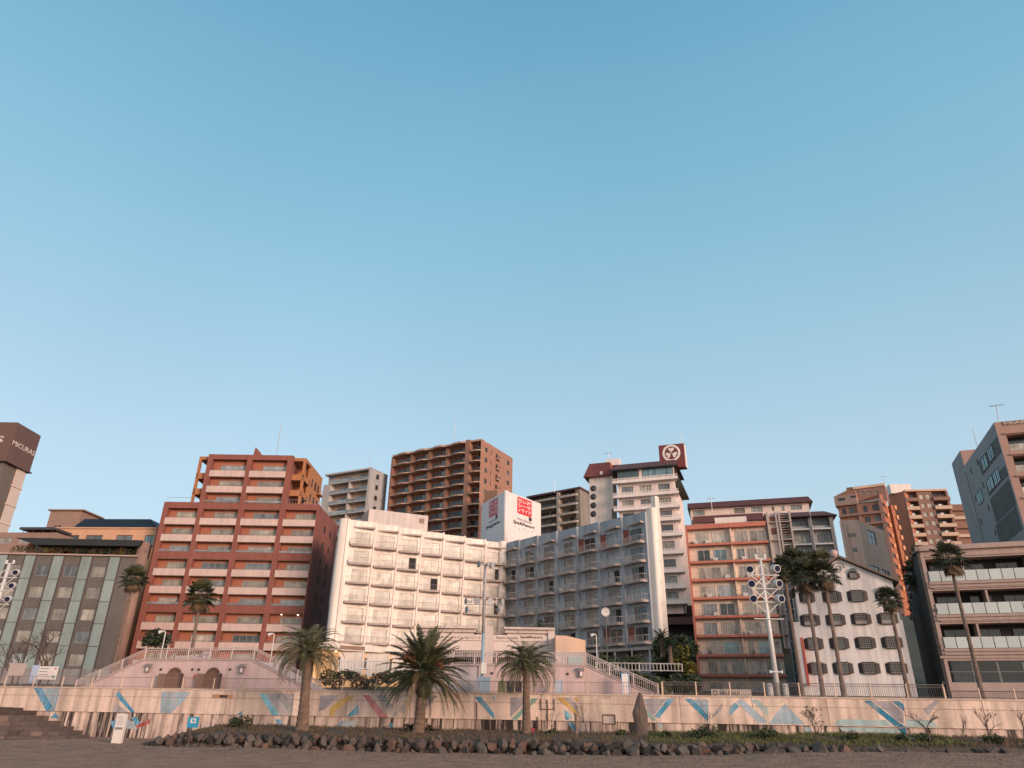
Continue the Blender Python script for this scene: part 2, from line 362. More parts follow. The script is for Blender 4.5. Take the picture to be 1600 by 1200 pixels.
# ------------------------------------------------------------------ generic railings
def railing(pts, h, name, label, cat, m, post_m=None, gap=2.6, bal=.16, group=None, rr=.03, br=.014, post_r=.05, mid=False, post_h=None):
    pts = [Vector(p) for p in pts]; t = thing(name, label, cat, pts[0], group)
    for a, b in zip(pts, pts[1:]):
        k = max(1, int(round((b - a).length / gap)))
        for i in range(k):
            p, q = a.lerp(b, i / k), a.lerp(b, (i + 1) / k); w = MB(); up = Vector((0, 0, 1))
            w.tube([p + up * h, q + up * h], rr, 5); w.tube([p + up * .12, q + up * .12], rr * .8, 5)
            if mid: w.tube([p + up * h * .82, q + up * h * .82], rr * .7, 5)
            nb = max(2, int((q - p).length / bal))
            for j in range(1, nb):
                r = p.lerp(q, j / nb); w.tube([r + up * .12, r + up * h], br, 4, cap=False)
            w.build('rail_panel', m, t)
            MB().tube([p, p + up * (post_h or h + .04)], post_r, 6).build('post', post_m or m, t)
    MB().tube([pts[-1], pts[-1] + Vector((0, 0, post_h or h + .04))], post_r, 6).build('post', post_m or m, t)
    return t
PINKRAIL = mat('pinkish_rail_paint', (.24, .155, .145), .6, var=.15)
POSTM = mat('cream_post_paint', (.58, .40, .28), .6, var=.1)
GREYRAIL = mat('brown_grey_rail', (.15, .115, .105), .6, var=.15)
WRAIL = mat('pale_pink_rail', (.48, .39, .36), .55, var=.08)
def wu(px): return WALL.hit(px, 1088)[0]
RN = -.22
railing([WALL.p(wu(-90), RN, WTOP + .1), WALL.p(wu(1035), RN, WTOP + .1)], .98, 'promenade_railing', 'thin pinkish brown metal railing on top of the wall in front of the pink terraces', 'railing', PINKRAIL, POSTM, gap=3.3, bal=.22, rr=.025, br=.011, post_r=.055, post_h=1.0)
railing([WALL.p(wu(1036), RN, WTOP + .1), WALL.p(wu(1478), RN, WTOP + .1)], 1.08, 'promenade_railing', 'grey brown railing with cream posts below the orange banded flats and gabled house', 'railing', GREYRAIL, POSTM, gap=2.75, bal=.16, rr=.03, br=.017, post_r=.07, mid=True, post_h=1.14)
railing([WALL.p(wu(1479), RN, WTOP + .1), WALL.p(wu(1700), RN, WTOP + .1)], .62, 'promenade_railing', 'low dark railing on the wall under the low brown hotel with white balustrades', 'railing', DKM, POSTM, gap=2.75, bal=.16, rr=.03, br=.017, post_r=.07, post_h=.9)
# ================================================================== BUILDINGS
BLD = 'buildings along the waterfront'
def bthing(name, label, fr, cat='building', z=4): return thing(name, label, cat, fr.p(fr.len / 2, -3, z), BLD)
def us(fr, f, pts, n=0): return [fr.hit(*f(x, y), n)[0] for x, y in pts]
def hz(fr, f, x, y, n=0): return fr.hit(*f(x, y), n)[1]

# ---------------------------------------------------------------- red apartment block
RB = mat('brick_red_render', (.24, .081, .060), .85, var=.1, streak=.15, fine=.05)
ORB = mat('orange_render', (.40, .165, .07), .85, var=.1, streak=.12)
PNK = mat('pale_pink_parapet', (.56, .415, .37), .8, var=.06, streak=.12)
SLABU = mat('balcony_underside', (.30, .17, .12), .9)
A = P(257, 784, 123); zt = A.z; B = Pz(498, 788, zt)
fr = Frame(A, B); L = fr.len
rb = bthing('apartment_building', 'tall brick red apartment block with pale pink balcony parapets in a grid of columns', fr)
c = us(fr, Qc, [(230, 380), (251, 380), (411, 380), (438, 380), (628, 382), (655, 382), (850, 384), (879, 384), (1047, 388)]) + [L]
c[0] = 0
zrow = [hz(fr, Qc, 320, 459)]; pitch = (zrow[0] - hz(fr, Qc, 195, 1022)) / 6
zk_ = lambda k: zrow[0] - k * pitch
ztu = hz(fr, Qc, 600, 103); zb0 = 6.0
DEP = 1.05
w = MB()
cols_l = [(c[0], c[1]), (c[2], c[3]), (c[4], c[5]), (c[6], c[7]), (c[8], c[9])]
for i, (a, b) in enumerate(cols_l):
    w.fbox(fr, a, b, -DEP, 0, zb0, ztu - .01 if 0 < i < 4 else zt - .01)
bays = [(c[1], c[2]), (c[3], c[4]), (c[5], c[6]), (c[7], c[8])]
for i, (a, b) in enumerate(bays):
    for k in (-1, 2, 5): w.fbox(fr, a, b, -DEP, -.03, zk_(k) - .62, (zt if k == -1 else zk_(k) + .55))
for a, b in bays[1:3]: w.fbox(fr, a, b, -DEP, -.03, ztu - .95, ztu)
w.fbox(fr, 0, L, -DEP - .6, -DEP, zt - 1.2, zt)
w.build('column_grid', RB, rb)
w = MB(); q = [fr.p(0, -DEP - .02, 0), fr.p(L, -DEP - .02, 0), fr.p(L, -16, 0), fr.p(0, -16, 0)]
w.prism(q, zb0 - 3, zt - .05, 0); w.build('wall', RB, rb)
w = MB(); w.fbox(fr, c[2] + .3, c[7] - .3, -13.5, -DEP - .02, zt - .1, ztu - .05); w.build('upper_wall', RB, rb)
BACKW = mat('orange_red_back_wall', (.34, .12, .07), .85, var=.1)
for bi, (a, b) in enumerate(bays):
    for k in range(-3, 9):
        if k < 0 and not 0 < bi < 3: continue
        if k == -1: zl, zu = zk_(-1) + .5, zk_(-2) - .55
        zl = zk_(k) - .55 + (.05 if k not in (-1, 2, 5) else 0); zu = zk_(k - 1) - .62
        if zl < 7: continue
        if k == -3: zu = ztu - .95
        MB().fbox(fr, a + .004, b - .004, -DEP, -DEP + .06, zl + .01, zu + .02).build('balcony_back_wall', BACKW, rb)
        MB().fbox(fr, a + .002, b - .002, -DEP + .002, -.12, zl - .16, zl + .0).build('balcony_slab', SLABU, rb)
        ua = a + (b - a) * R.choice((.22, .26, .30)); 
        window(rb, fr, ua, b - .25, zl + .12, zl + 2.3, -DEP + .065, pick((G_CURT, 5), (G_CURTB, 2), (G_MID, 1), (G_WHITE, 4)), ALU, mull=3, fw=.07)
        if k in (-1, 2, 5):
            w = MB(); rail_mb(w, fr, [(a, -.1), (b, -.1)], zk_(k) + .55, zk_(k) + .95, .03, .8, .02); o = w.build('balcony_rail', ALU, rb)
            MB().face([fr.p(a, -.11, zk_(k) + .6), fr.p(b, -.11, zk_(k) + .6), fr.p(b, -.11, zk_(k) + .9), fr.p(a, -.11, zk_(k) + .9)]).build('glass_panel', G_CURTB, o)
        else:
            MB().fbox(fr, a - .12, b + .12 * (bi == 9), -.1, .06, zk_(k) - .58, zk_(k) + .56).build('balcony_parapet', PNK, rb)
            w = MB(); rail_mb(w, fr, [(a, -.02), (b, -.02)], zk_(k) + .56, zk_(k) + .8, .025, 1.2, .018); w.build('balcony_rail', ALU, rb)
            if R.random() < .25: MB().fbox(fr, a + .3, a + 1.1, -DEP + .15, -DEP + .45, zl + .05, zl + .7).build('air_conditioner', WHT, rb)
for t_ in (.32, .82): MB().tube([fr.p(lerp(*bays[3], t_), -.7, zk_(5) - .66), fr.p(lerp(*bays[3], t_), -.7, zk_(5) - .76)], .16, 10).build('ceiling_lamp', mat('lit_ceiling_lamp', (1, .85, .6), .5, emit=6), rb)
# orange wings of the upper storeys
ul, ur = us(fr, Qc, [(418, 120), (990, 125)], -1)
for (a, b, cu) in ((ul, c[2], ul), (c[7], ur, ur - .45)):
    w = MB(); w.fbox(fr, a, b, -5.2, -1.0, ztu - .75, ztu - .15)
    w.fbox(fr, cu, cu + .45, -1.45, -1.0, zt, ztu - .75); w.fbox(fr, cu, cu + .45, -5.2, -4.75, zt, ztu - .75)
    for k in (-2, -3):
        w.fbox(fr, a, b, -1.12, -1.0, zk_(k) - .75, zk_(k) + .35); w.fbox(fr, cu, cu + .12 if cu == ul else cu + .45, -5.2, -1.12, zk_(k) - .75, zk_(k) + .35); w.fbox(fr, a, b, -5.2, -1.12, zk_(k) - .75, zk_(k) - .55)
    w.build('corner_balcony', ORB, rb)
w = MB(); w.fbox(fr, c[7] - .3, ur - .02, -13.6, -5.2, zt - .1, ztu - .16); o = w.build('orange_side_wall', ORB, rb)
frs = Frame(fr.p(ur - .02, -5.2, 0), fr.p(ur - .02, -13.6, 0))
for k in (-1, -2, -3):
    for u in (1.2, 3.4, 5.6):
        if u == 5.6: 
            w = MB(); w.fbox(frs, u - .3, u + 1.9, 0, .8, zk_(k) - .7, zk_(k) - .5); rail_mb(w, frs, [(u - .3, .02), (u - .3, .75), (u + 1.9, .75)], zk_(k) - .5, zk_(k) + .4, .03, .3, .015); w.build('side_balcony', ORB, rb)
        window(rb, frs, u, u + (.6 if u < 2 else 1.1), zk_(k) - .3, zk_(k) + 1.2, .01, G_DARK, BRZ, 0)
w = MB(); rail_mb(w, fr, [(.2, -.3), (c[2], -.3)], zt, zt + .9, .03, .5, .015); rail_mb(w, fr, [(c[7], -.3), (L - .2, -.3), (L - .2, -9)], zt, zt + .9, .03, .5, .015); w.build('roof_rail', STEEL, rb)
um = us(fr, Qc, [(720, 100)])[0]; w = MB(); w.fprism(fr, [(um - .5, ztu), (um + 1.0, ztu), (um + .2, ztu + 1.0), (um - .3, ztu + 1.5)], -1.5, -.05); w.build('roof_fin', RB, rb)
frs = Frame(fr.p(L + .003, 0, 0), fr.p(L + .003, -16, 0))
for k in range(0, 8):
    for u in (5.5, 10): window(rb, frs, u, u + 1.0, zk_(k) - .4, zk_(k) + .8, .005, G_DARK, BRZ, 0)
def antenna(px, py0, py1, D, label, arms=True, top=None):
    p0, p1 = P(px, py0, D), P(px, py0, D); p1 = P(top or px, py1, D); p1.x = p0.x if top is None else p1.x
    t = thing('roof_antenna', label, 'antenna', p0, 'roof antennas'); h = p1.z - p0.z
    MB().tube([p0, p1], .035 + .0002 * D, 5).build('mast', STEEL, t)
    if arms:
        w = MB(); w.tube([p1 + Vector((-.9, .3, -.25)), p1 + Vector((.9, -.3, -.1))], .04, 4)
        for q in (-.8, -.4, 0, .4, .8): w.tube([p1 + Vector((q - .12, .3 * -q - .4, -.17)), p1 + Vector((q + .12, .3 * -q + .4, -.17))], .02, 4)
        w.build('aerial', STEEL, t)
    return t
antenna(432, 711, 664, 126, 'thin bare mast rising from the roof of the brick red apartment block', False)

# ---------------------------------------------------------------- grey tiled hotel with teal strips
GT = mat('brown_grey_tile', (.118, .103, .09), .75, var=.1, streak=.1, fine=.12)
A = P(0, 866, 108); B = P(214, 872, 108.4); fr = Frame(A, B); fr.o = fr.p(-14, 0, 0); fr.len += 14; L = fr.len
gb = bthing('hotel_building', 'brown grey tiled hotel with pale teal vertical strips and curtained windows', fr)
ztg = hz(fr, Qb, 500, 130)
rows = [hz(fr, Qb, x, y) for x, y in ((305, 234), (265, 388), (218, 545), (600, 712), (557, 880))]
pit = (rows[0] - rows[4]) / 4; rows = [rows[0] - i * pit for i in range(7)]
s0 = us(fr, Qb, [(183, 150), (258, 150), (386, 150), (460, 150), (592, 150), (667, 150), (795, 150), (875, 150)])
sp = (s0[6] - s0[0]) / 3; sw_ = s0[1] - s0[0]
wr = us(fr, Qb, [(256, 232), (357, 232)]); woff = wr[0] - s0[0]; ww = wr[1] - wr[0]
holes = []; wins = []
for k in range(-3, 4):
    for z in rows:
        a = s0[0] + k * sp + woff
        if a < .5 or z < 6 or a + ww > L: continue
        holes.append((a, a + ww, z - .85, z + .75)); 
w = MB(); w.wall(fr, 0, L, 3.5, ztg, holes, .18, .3); w.build('facade_wall', GT, gb)
w = MB(); w.prism([fr.p(0, -.3, 0), fr.p(L, -.3, 0), fr.p(L - 6.5, -14, 0), fr.p(0, -14, 0)], 3, ztg - .03); w.build('wall', GT, gb)
for h in holes: window(gb, fr, h[0], h[1], h[2], h[3], -.17, pick((G_WHITE, 4), (G_CURT, 3), (G_CURTB, 2), (G_MID, 1)), ALU, 1, fw=.07)
TEALS = mat('pale_teal_strip', (.235, .285, .27), .5, var=.1, rnd=.1, streak=.15)
for k in range(-3, 4):
    a = s0[0] + k * sp
    if a < .3: continue
    for j in range(6):
        zt_, zb_ = rows[0] + 1.75 - j * pit + (1.0 if j == 0 else 0), rows[0] + 1.75 - (j + 1) * pit
        if zt_ > ztg: zt_ = ztg - .1
        MB().fbox(fr, a, a + sw_, 0, .07, max(zb_ + .1, 4), zt_).build('teal_panel', TEALS, gb)
    w = MB(); w.fbox(fr, a - .14, a - .003, 0, .14, 4, ztg - .05); w.fbox(fr, a + sw_ + .003, a + sw_ + .12, 0, .14, 4, ztg - .05); w.build('strip_edge', mat('dark_brown_trim', (.075, .05, .045), .7), gb)
w = MB(); w.fbox(fr, 0, L + .05, 0, .1, 4, rows[4] - 1.25); w.build('plinth', CONC, gb)
w = MB(); w.fbox(fr, 0, L + .3, -.3, .35, ztg, ztg + .22); w.build('ledge', mat('cream_ledge', (.36, .26, .22), .8), gb)
# round stair tower on the corner
cx = fr.p(L + .25, -.75, 0); w = MB(); w.tube([(cx.x, cx.y, 3.5), (cx.x, cx.y, ztg + 2.3)], .85, 24); w.build('corner_pillar', mat('warm_brown_tile', (.24, .14, .105), .8, var=.1, fine=.1), gb, True)
# planted roof terrace under a dark flat canopy
ta, tb = us(fr, Qa, [(85, 1040), (1010, 1060)])
za0 = hz(fr, Qa, 600, 1045); zcn = hz(fr, Qa, 560, 940)
MB().fbox(fr, ta, tb, -3.2, -3.0, za0, zcn - .05).build('terrace_back_wall', mat('terrace_orange_wall', (.33, .13, .075), .85), gb)
for k in range(6): MB().fbox(fr, lerp(ta, tb, (k + .4) / 6), lerp(ta, tb, (k + .4) / 6) + 1.9, -2.99, -2.9, za0 + .1, za0 + 2.2).build('terrace_window', G_DARK, gb)
w = MB(); ca, cb_ = us(fr, Qa, [(105, 935), (1020, 950)], .8); 
w.fprism(fr, [(ca, zcn), (cb_, zcn), (cb_ - .3, zcn - .9), (ca + 3.2, zcn - 1.0)], -3.2, .8); w.build('canopy', mat('canopy_dark', (.018, .02, .022), .7), gb)
w = MB()
for k in range(8): w.tube([fr.p(lerp(ta + 2, tb, k / 7), -.3, za0), fr.p(lerp(ta + 2, tb, k / 7), -.3, zcn - .9)], .06, 5)
w.build('canopy_post', DKM, gb)
def leafcloud(w, ctr, r, n, size, mi=0, flat=1.0, rng=R, shell=.35):
    ctr = Vector(ctr)
    for _ in range(n):
        while True:
            d = Vector((rng.uniform(-1, 1), rng.uniform(-1, 1), rng.uniform(-1, 1)))
            if .05 < d.length < 1: break
        d = d.normalized() * (shell + (1 - shell) * rng.random() ** .6)
        p = ctr + Vector((d.x * r[0], d.y * r[1], d.z * r[2]))
        a = Vector((rng.gauss(0, 1), rng.gauss(0, 1), rng.gauss(0, .7))).normalized(); b = a.cross(Vector((rng.gauss(0, 1), rng.gauss(0, 1), rng.gauss(0, 1)))).normalized()
        s = size * rng.uniform(.6, 1.4); w.face([p - a * s, p - b * s * .45, p + a * s, p + b * s * .45], mi)
LEAF_D = mat('dark_green_leaf', (.030, .042, .018), .7, var=.4, scale=1.2, fine=.3)
LEAF_M = mat('mid_green_leaf', (.055, .070, .022), .7, var=.4, scale=1.2, fine=.3)
LEAF_B = mat('brownish_leaf', (.085, .058, .026), .8, var=.4, scale=1.2, fine=.3)
LEAF_Y = mat('yellow_green_leaf', (.16, .125, .02), .7, var=.35, scale=1.2, fine=.3)
PL = ['dry brown planter row', 'dark green planter row', 'yellow tinged planter row']
for k in range(7):
    u = lerp(ta + .8, tb - .8, k / 6); p = fr.p(u, -.35, za0 + .25)
    w = MB(); 
    for j in range(5): leafcloud(w, fr.p(u + (j - 2) * .55, -.35, za0 + .55 + R.uniform(-.05, .3)), (.42, .3, .55), 60, .13, R.choice((0, 0, 1, 2 if k in (1, 5) else 1)))
    o = w.build('planter_shrub', [LEAF_B, LEAF_D, LEAF_Y], None, loc=p)
    tagit(o, ['low brown shrub in the planter under the dark canopy of the grey hotel', 'low shrub with yellow leaves under the dark canopy of the grey hotel'][k in (1, 5)], 'shrub', 'planter shrubs on the grey hotel terrace' if k not in (1, 5) else 'yellow planter shrubs on the grey hotel terrace')

# ---------------------------------------------------------------- peach building with dark hip roof behind it
PCH = mat('peach_render', (.56, .31, .19), .85, var=.06, streak=.1); BRNR = mat('brown_render', (.27, .17, .135), .85, var=.08)
D = 128; A = P(88, 826, D); fr = Frame(A, Pz(246, 826.5, A.z)); L = fr.len
pb = bthing('apartment_building', 'peach building with dark navy hip roof and brown rooftop box behind the grey tiled hotel', fr)
ztp = A.z; hl = []
for x0, x1 in ((455, 570), (620, 738), (838, 955), (1045, 1112)):
    a, b = us(fr, Qa, [(x0, 920), (x1, 920)]); hl.append((a, b, ztp - 4.6, hz(fr, Qa, x0, 905)))
MB().wall(fr, 0, L, 8, ztp, hl, .2).build('facade_wall', PCH, pb)
MB().prism([fr.p(0, -.3, 0), fr.p(L, -.3, 0), fr.p(L, -12, 0), fr.p(0, -12, 0)], 7, ztp - .03).build('wall', PCH, pb)
for i, h in enumerate(hl): window(pb, fr, *h, -.18, G_MID if i < 3 else G_TEAL, BRZ, 1 if i < 3 else 2)
MB().fbox(fr, -.2, L + .2, -.3, .2, ztp, ztp + .25).build('parapet_trim', mat('peach_trim', (.5, .3, .2), .8), pb)
a, b = us(fr, Qa, [(525, 840), (1140, 850)], -.6); zr2 = hz(fr, Qa, 700, 789, -2); w = MB()
z0 = ztp + .26
w.hexa([fr.p(a, -.6, z0), fr.p(b, -.6, z0), fr.p(b, -9, z0), fr.p(a, -9, z0), fr.p(a + .9, -2, zr2), fr.p(b - 2.6, -2, zr2), fr.p(b - 2.6, -7, zr2), fr.p(a + .9, -7, zr2)])
w.build('roof', mat('navy_slate_roof', (.008, .012, .02), .55, var=.2), pb)
a, b = us(fr, Qa, [(335, 840), (575, 800)], -4); zp2 = hz(fr, Qa, 580, 722, -4)
w = MB(); w.fbox(fr, a, b, -10, -4, ztp - 1, zp2 - .25); w.fbox(fr, a - .4, b + .5, -10.4, -3.6, zp2 - .22, zp2); o = w.build('rooftop_box', BRNR, pb)
for i in (0, 1): MB().fbox(fr, a + 1.6 + i * .75, a + 2.1 + i * .75, -3.995, -3.96, ztp + 1.0, ztp + 1.55).build('vent_window', G_DARK, o)
# low grey wing at the far left
D = 122; A = P(0, 832, D); fr = Frame(A, Pz(90, 832, A.z)); fr.o = fr.p(-20, 0, 0); fr.len += 20; L = fr.len
lw = bthing('low_building', 'low brown grey building with a pale window band beside the peach building', fr)
hl = [(a, b, A.z - 1.9, A.z - .9) for a, b in [tuple(us(fr, Qa, [(x0, 920), (x1, 920)])) for x0, x1 in ((-150, 90), (140, 265), (290, 385))]]
MB().wall(fr, 0, L, 6, A.z, hl, .15).build('facade_wall', BRNR, lw); MB().prism([fr.p(0, -.3, 0), fr.p(L, -.3, 0), fr.p(L, -9, 0), fr.p(0, -9, 0)], 5, A.z - .02).build('wall', BRNR, lw)
for h in hl: window(lw, fr, *h, -.13, G_CURT, ALU, 3)
a, b = us(fr, Qa, [(165, 860), (412, 860)]); MB().fbox(fr, a, b, -4, .8, A.z + .35, A.z + .75).build('canopy', DKM, lw)
w = MB(); [w.tube([fr.p(lerp(a + .5, b - .5, k / 3), .3, A.z), fr.p(lerp(a + .5, b - .5, k / 3), .3, A.z + .4)], .06, 5) for k in range(4)]; w.build('canopy_post', DKM, lw)

# ---------------------------------------------------------------- hotel tower with the brown sign box, far left
BXM = mat('brown_sign_cladding', (.125, .066, .055), .7, var=.08, fine=.06); TWM = mat('tower_stripe_brown', (.14, .11, .095), .8, var=.1)
C = P(28, 660, 150); frL = Frame((C.x - 22, C.y, 0), (C.x, C.y, 0)); Rr = Pz(61, 681, C.z)
frR = Frame((C.x, C.y, 0), ang=rad(90)); frR.len = Rr.y - C.y
mt = bthing('hotel_tower', 'brown hotel tower with a large sign box on top at the edge of the photo', frL)
zbx = P(9, 719, 150).z
w = MB(); w.prism([frL.p(0, 0, 0), C, frR.p(frR.len, 0, 0), frR.p(frR.len, 0, 0) + frL.p(0, 0, 0) - C], zbx, C.z); w.build('sign_box', BXM, mt)
LTR = mat('pale_sign_letter', (.62, .50, .45), .6)
a = frR.hit(*Qa(88, 245))[0]; b = frR.hit(*Qa(252, 320))[0]; zz = [frR.hit(*Qa(88, 252))[1], frR.hit(*Qa(88, 212))[1]]
text_part(mt, 'MICURAS', frR, a, min(b, frR.len - .25), zz[0], zz[1], .03, LTR, bold=.015)
a, z1 = frL.hit(*Qa(-25, 190)); b, z0 = frL.hit(*Qa(20, 236)); text_part(mt, 'S', frL, a, b, z0, z1, .03, LTR, bold=.015)
zi0 = zbx - .25; ins = 1.2; yb = C.y + frR.len
xr = P(41, 742, yb).x; xl = C.x - 22
MB().fbox(WORLD, xl, C.x + .4, -(yb + .3), -(C.y - .4), zbx - .3, zbx - .002).build('box_soffit', BXM, mt)
MB().fbox(WORLD, xl, C.x - .5, -(yb - .5), -(C.y + .6), 4, zbx - .35).build('wall', TWM, mt)
PLS = mat('pale_pilaster', (.58, .46, .40), .8, var=.06)
w = MB(); w.fbox(WORLD, C.x - .6, C.x - .25, -(yb - .6), -(C.y + 5.0), 4, zbx - .36)
for k in range(10): w.fbox(WORLD, C.x - 1.5, C.x - .1, -(yb - .4), -(C.y + 4.8), zbx - 4.5 - k * 4.2, zbx - 4.2 - k * 4.2)
w.build('corner_pilaster', PLS, mt)
w = MB()
for k in range(7): w.fbox(WORLD, C.x - 3.2 - k * 1.1, C.x - 2.7 - k * 1.1, -(C.y + .7), -(C.y + .3), 4, zbx - 1.5)
w.build('vertical_fin', mat('fin_brown', (.25, .19, .165), .8), mt)
for k in range(6): window(mt, Frame((C.x - 22, C.y + .59), (C.x - 12, C.y + .59)), 2, 9, zbx - 6 - k * 4.2, zbx - 3.5 - k * 4.2, 0, G_DARK, BRZ, 2)
# ---------------------------------------------------------------- white seaside hotel, two wings meeting in a corner
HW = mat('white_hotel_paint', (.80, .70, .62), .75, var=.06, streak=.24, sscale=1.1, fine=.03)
HW2 = mat('shaded_hotel_white', (.36, .385, .42), .75, var=.08, streak=.3, sscale=1.3, fine=.04)  # same white on the shaded wing, blue-grey shade put into the colour
SLB = mat('balcony_slab_paint', (.40, .315, .28), .8, var=.1, streak=.1); RUST = mat('rust_red_panel', (.22, .06, .04), .8, var=.15)
HRAIL = mat('brown_grey_balcony_rail', (.30, .235, .21), .6)
HRAIL2 = mat('pale_balcony_rail', (.52, .45, .425), .6)
CO = Vector((-1.1, 129.5, 0)); HLa = P(548, 809, 113); HRb = P(1011, 803, 105); zth = 30.3
fL = Frame(HLa, CO); fR = Frame(CO, HRb)
ho = thing('seaside_hotel', 'white hotel of two wings meeting in a corner with stacked curved balconies', 'hotel', (CO.x, CO.y - 4, 6), BLD)
def wing(fr, rows_, wm, right):
    SAW = .42 if right else .8; L = fr.len; nb = 7; bw = L / nb; pit = (rows_[0] - rows_[1]) / rows_[2]; 
    for k in range(nb):
        sf = fr.sub(k * bw, 0, (k + 1) * bw, SAW); bl = sf.len; hl = []
        for r in range(6):
            zs_ = rows_[0] - r * pit
            hl.append((bl * (.27 if right else .24), bl * (.80 if right else .83), zs_ + .15, zs_ + 2.15))
        tdark = right and k in (4, 6)
        zt_ = zth - .35 * (k if not right else 0) * 0
        MB().wall(sf, 0, bl, 7, zt_, hl, .18, .3, ends=(0, 0)).build('facade_wall', wm, ho)
        # step back to the next bay
        w = MB(); w.face([fr.p((k + 1) * bw, SAW, 7), fr.p((k + 1) * bw, -.3, 7), fr.p((k + 1) * bw, -.3, zt_), fr.p((k + 1) * bw, SAW, zt_)]); w.fbox(sf, bl - (.10 if right else .28), bl - .02, .0, .07 if right else .14, 8, zt_ + (.03 if right else .12)); w.build('bay_step', wm, ho)
        for r, h in enumerate(hl):
            zs_ = rows_[0] - r * pit
            g = pick((G_WHITE, 5), (G_CURT, 4)) if not right else pick((G_CURTB, 5), (G_MID, 2), (G_CURT, 1))
            if tdark and r == 0: g = G_DARK
            if right and k >= 5 and r == 5: g = G_DARK
            window(ho, sf, h[0], h[1], h[2], h[3], -.16, g, ALU, 1, 1 if R.random() < .5 else 0, fw=.06)
            if R.random() < .16: MB().fbox(sf, lerp(h[0], h[1], .5) + .05, h[1] - .1, -.135, -.08, h[2] + .07, h[3] - .07).build('open_door_shade', SHADOWD, ho)  # dark plate over half the pane stands in for an unlit opening
            if R.random() < .2: MB().fbox(sf, h[0] - .75, h[0] - .15, .15, .45, zs_ + .07, zs_ + .62).build('air_conditioner', WHT, ho)
            if right and ((k in (4, 5, 6) and r == 0) or (k in (5, 6) and r == 5)):
                MB().fbox(sf, .06, bl * .24, .005, .1, zs_ + .05, zs_ + 2.35).build('rust_panel', RUST, ho)
            # curved slab, growing toward the outer side
            pts = [(.3, .02), (.42, .5), (bl * .3, .9), (bl * .6, 1.1), (bl * .82, 1.12), (bl - .5, .95), (bl - .35, .02)]
            w = MB(); w.prism([sf.p(u, n, 0) for u, n in pts], zs_ - .22, zs_ + .06); b = w.build('balcony', SLB, ho)
            w = MB(); rail_mb(w, sf, [(u, n - .06 if n > .1 else n) for u, n in pts], zs_ + .06, zs_ + .95, .022 + .008 * right, .26, .009 + .006 * right); w.build('balcony_rail', HRAIL2 if right else HRAIL, b)
        pts = [(.6, .0), (bl * .5, .55), (bl - .3, .9), (bl - .3, .0)]
        MB().prism([sf.p(u, n, 0) for u, n in pts], rows_[0] + 2.75, rows_[0] + 3.0).build('canopy', SLB, ho)
rl0, rl5 = hz(fL, Qe, 275, 308, .9), hz(fL, Qe, 205, 957, .9)
rr0, rr5 = hz(fR, Qf, 700, 535, .9), hz(fR, Qf, 700, 925, .9)
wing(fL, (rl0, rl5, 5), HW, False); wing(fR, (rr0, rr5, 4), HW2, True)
print('hotel rows', rl0, rl5, rr0, rr5)
dl, dr = fL.n, fR.n
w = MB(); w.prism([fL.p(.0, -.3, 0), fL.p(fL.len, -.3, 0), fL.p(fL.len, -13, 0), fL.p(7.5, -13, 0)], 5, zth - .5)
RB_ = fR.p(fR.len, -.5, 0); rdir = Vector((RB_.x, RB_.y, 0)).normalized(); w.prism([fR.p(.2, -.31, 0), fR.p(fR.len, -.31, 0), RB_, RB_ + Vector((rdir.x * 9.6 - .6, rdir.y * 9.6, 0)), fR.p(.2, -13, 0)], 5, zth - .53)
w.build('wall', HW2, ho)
# rounded end of the left wing, with the plain strip beside the first balconies
e = MB(); uo = us(fL, Qe, [(165, 300)])[0]
e.wall(fL, uo, -.0, 6.5, zth + .1, [], ends=(0, 0), n=.1); e.face([fL.p(0, .1, 6.5), fL.p(0, -.3, 6.5), fL.p(0, -.3, zth + .1), fL.p(0, .1, zth + .1)])
RE = .95
arc = [fL.p(uo - RE * math.sin(t), .1 - RE + RE * math.cos(t), 0) for t in [i * math.pi / 2 / 8 for i in range(9)]]
for a, b in zip(arc, arc[1:]): e.face([b + Vector((0, 0, 6.5)), a + Vector((0, 0, 6.5)), a + Vector((0, 0, zth + .1)), b + Vector((0, 0, zth + .1))])
q = arc[-1]; q2 = q + Vector((q.x, q.y, 0)).normalized() * 11 + Vector((.3, 0, 0)); e.face([q2 + Vector((0, 0, 6.5)), q + Vector((0, 0, 6.5)), q + Vector((0, 0, zth + .1)), q2 + Vector((0, 0, zth + .1))])
e.face([p + Vector((0, 0, zth + .1)) for p in [fL.p(0, .1, 0)] + arc + [q2, fL.p(7.5, -13, 0)]])
e.build('end_wall', HW, ho)
w = MB(); w.fbox(fL, uo - .02, uo + .1, .1, .16, 7, zth + .15); w.build('corner_trim', SLB, ho)
# end of the right wing: plain strip, rounded nose, lit side wall and the taller end fin
e = MB(); uo = fR.len + us(fR, Qf, [(790, 560)])[0] - us(fR, Qf, [(770, 560)])[0]
zf_ = zth + .55
e.wall(fR, fR.len, uo, 5, zf_, [], ends=(1, 0), n=.1); rr_ = .45
arc = [fR.p(uo + rr_ * math.sin(t), .1 - rr_ + rr_ * math.cos(t), 0) for t in [i * math.pi / 2 / 8 for i in range(9)]]
for a, b in zip(arc, arc[1:]): e.face([a + Vector((0, 0, 5)), b + Vector((0, 0, 5)), b + Vector((0, 0, zf_)), a + Vector((0, 0, zf_))])
q = arc[-1]; q2 = q - fR.n * .45; e.face([q + Vector((0, 0, 5)), q2 + Vector((0, 0, 5)), q2 + Vector((0, 0, zf_)), q + Vector((0, 0, zf_))])
e.face([p + Vector((0, 0, zf_)) for p in [fR.p(fR.len, .1, 0)] + arc + [q2, fR.p(fR.len, -.8, 0)]])
e.build('end_wall', HW, ho)
fe = Frame(q, q2); w = MB(); 
for k in range(8): w.fbox(fe, .05, .4, 0, .03, rr0 - k * 3 - .05, rr0 - k * 3 + .03)
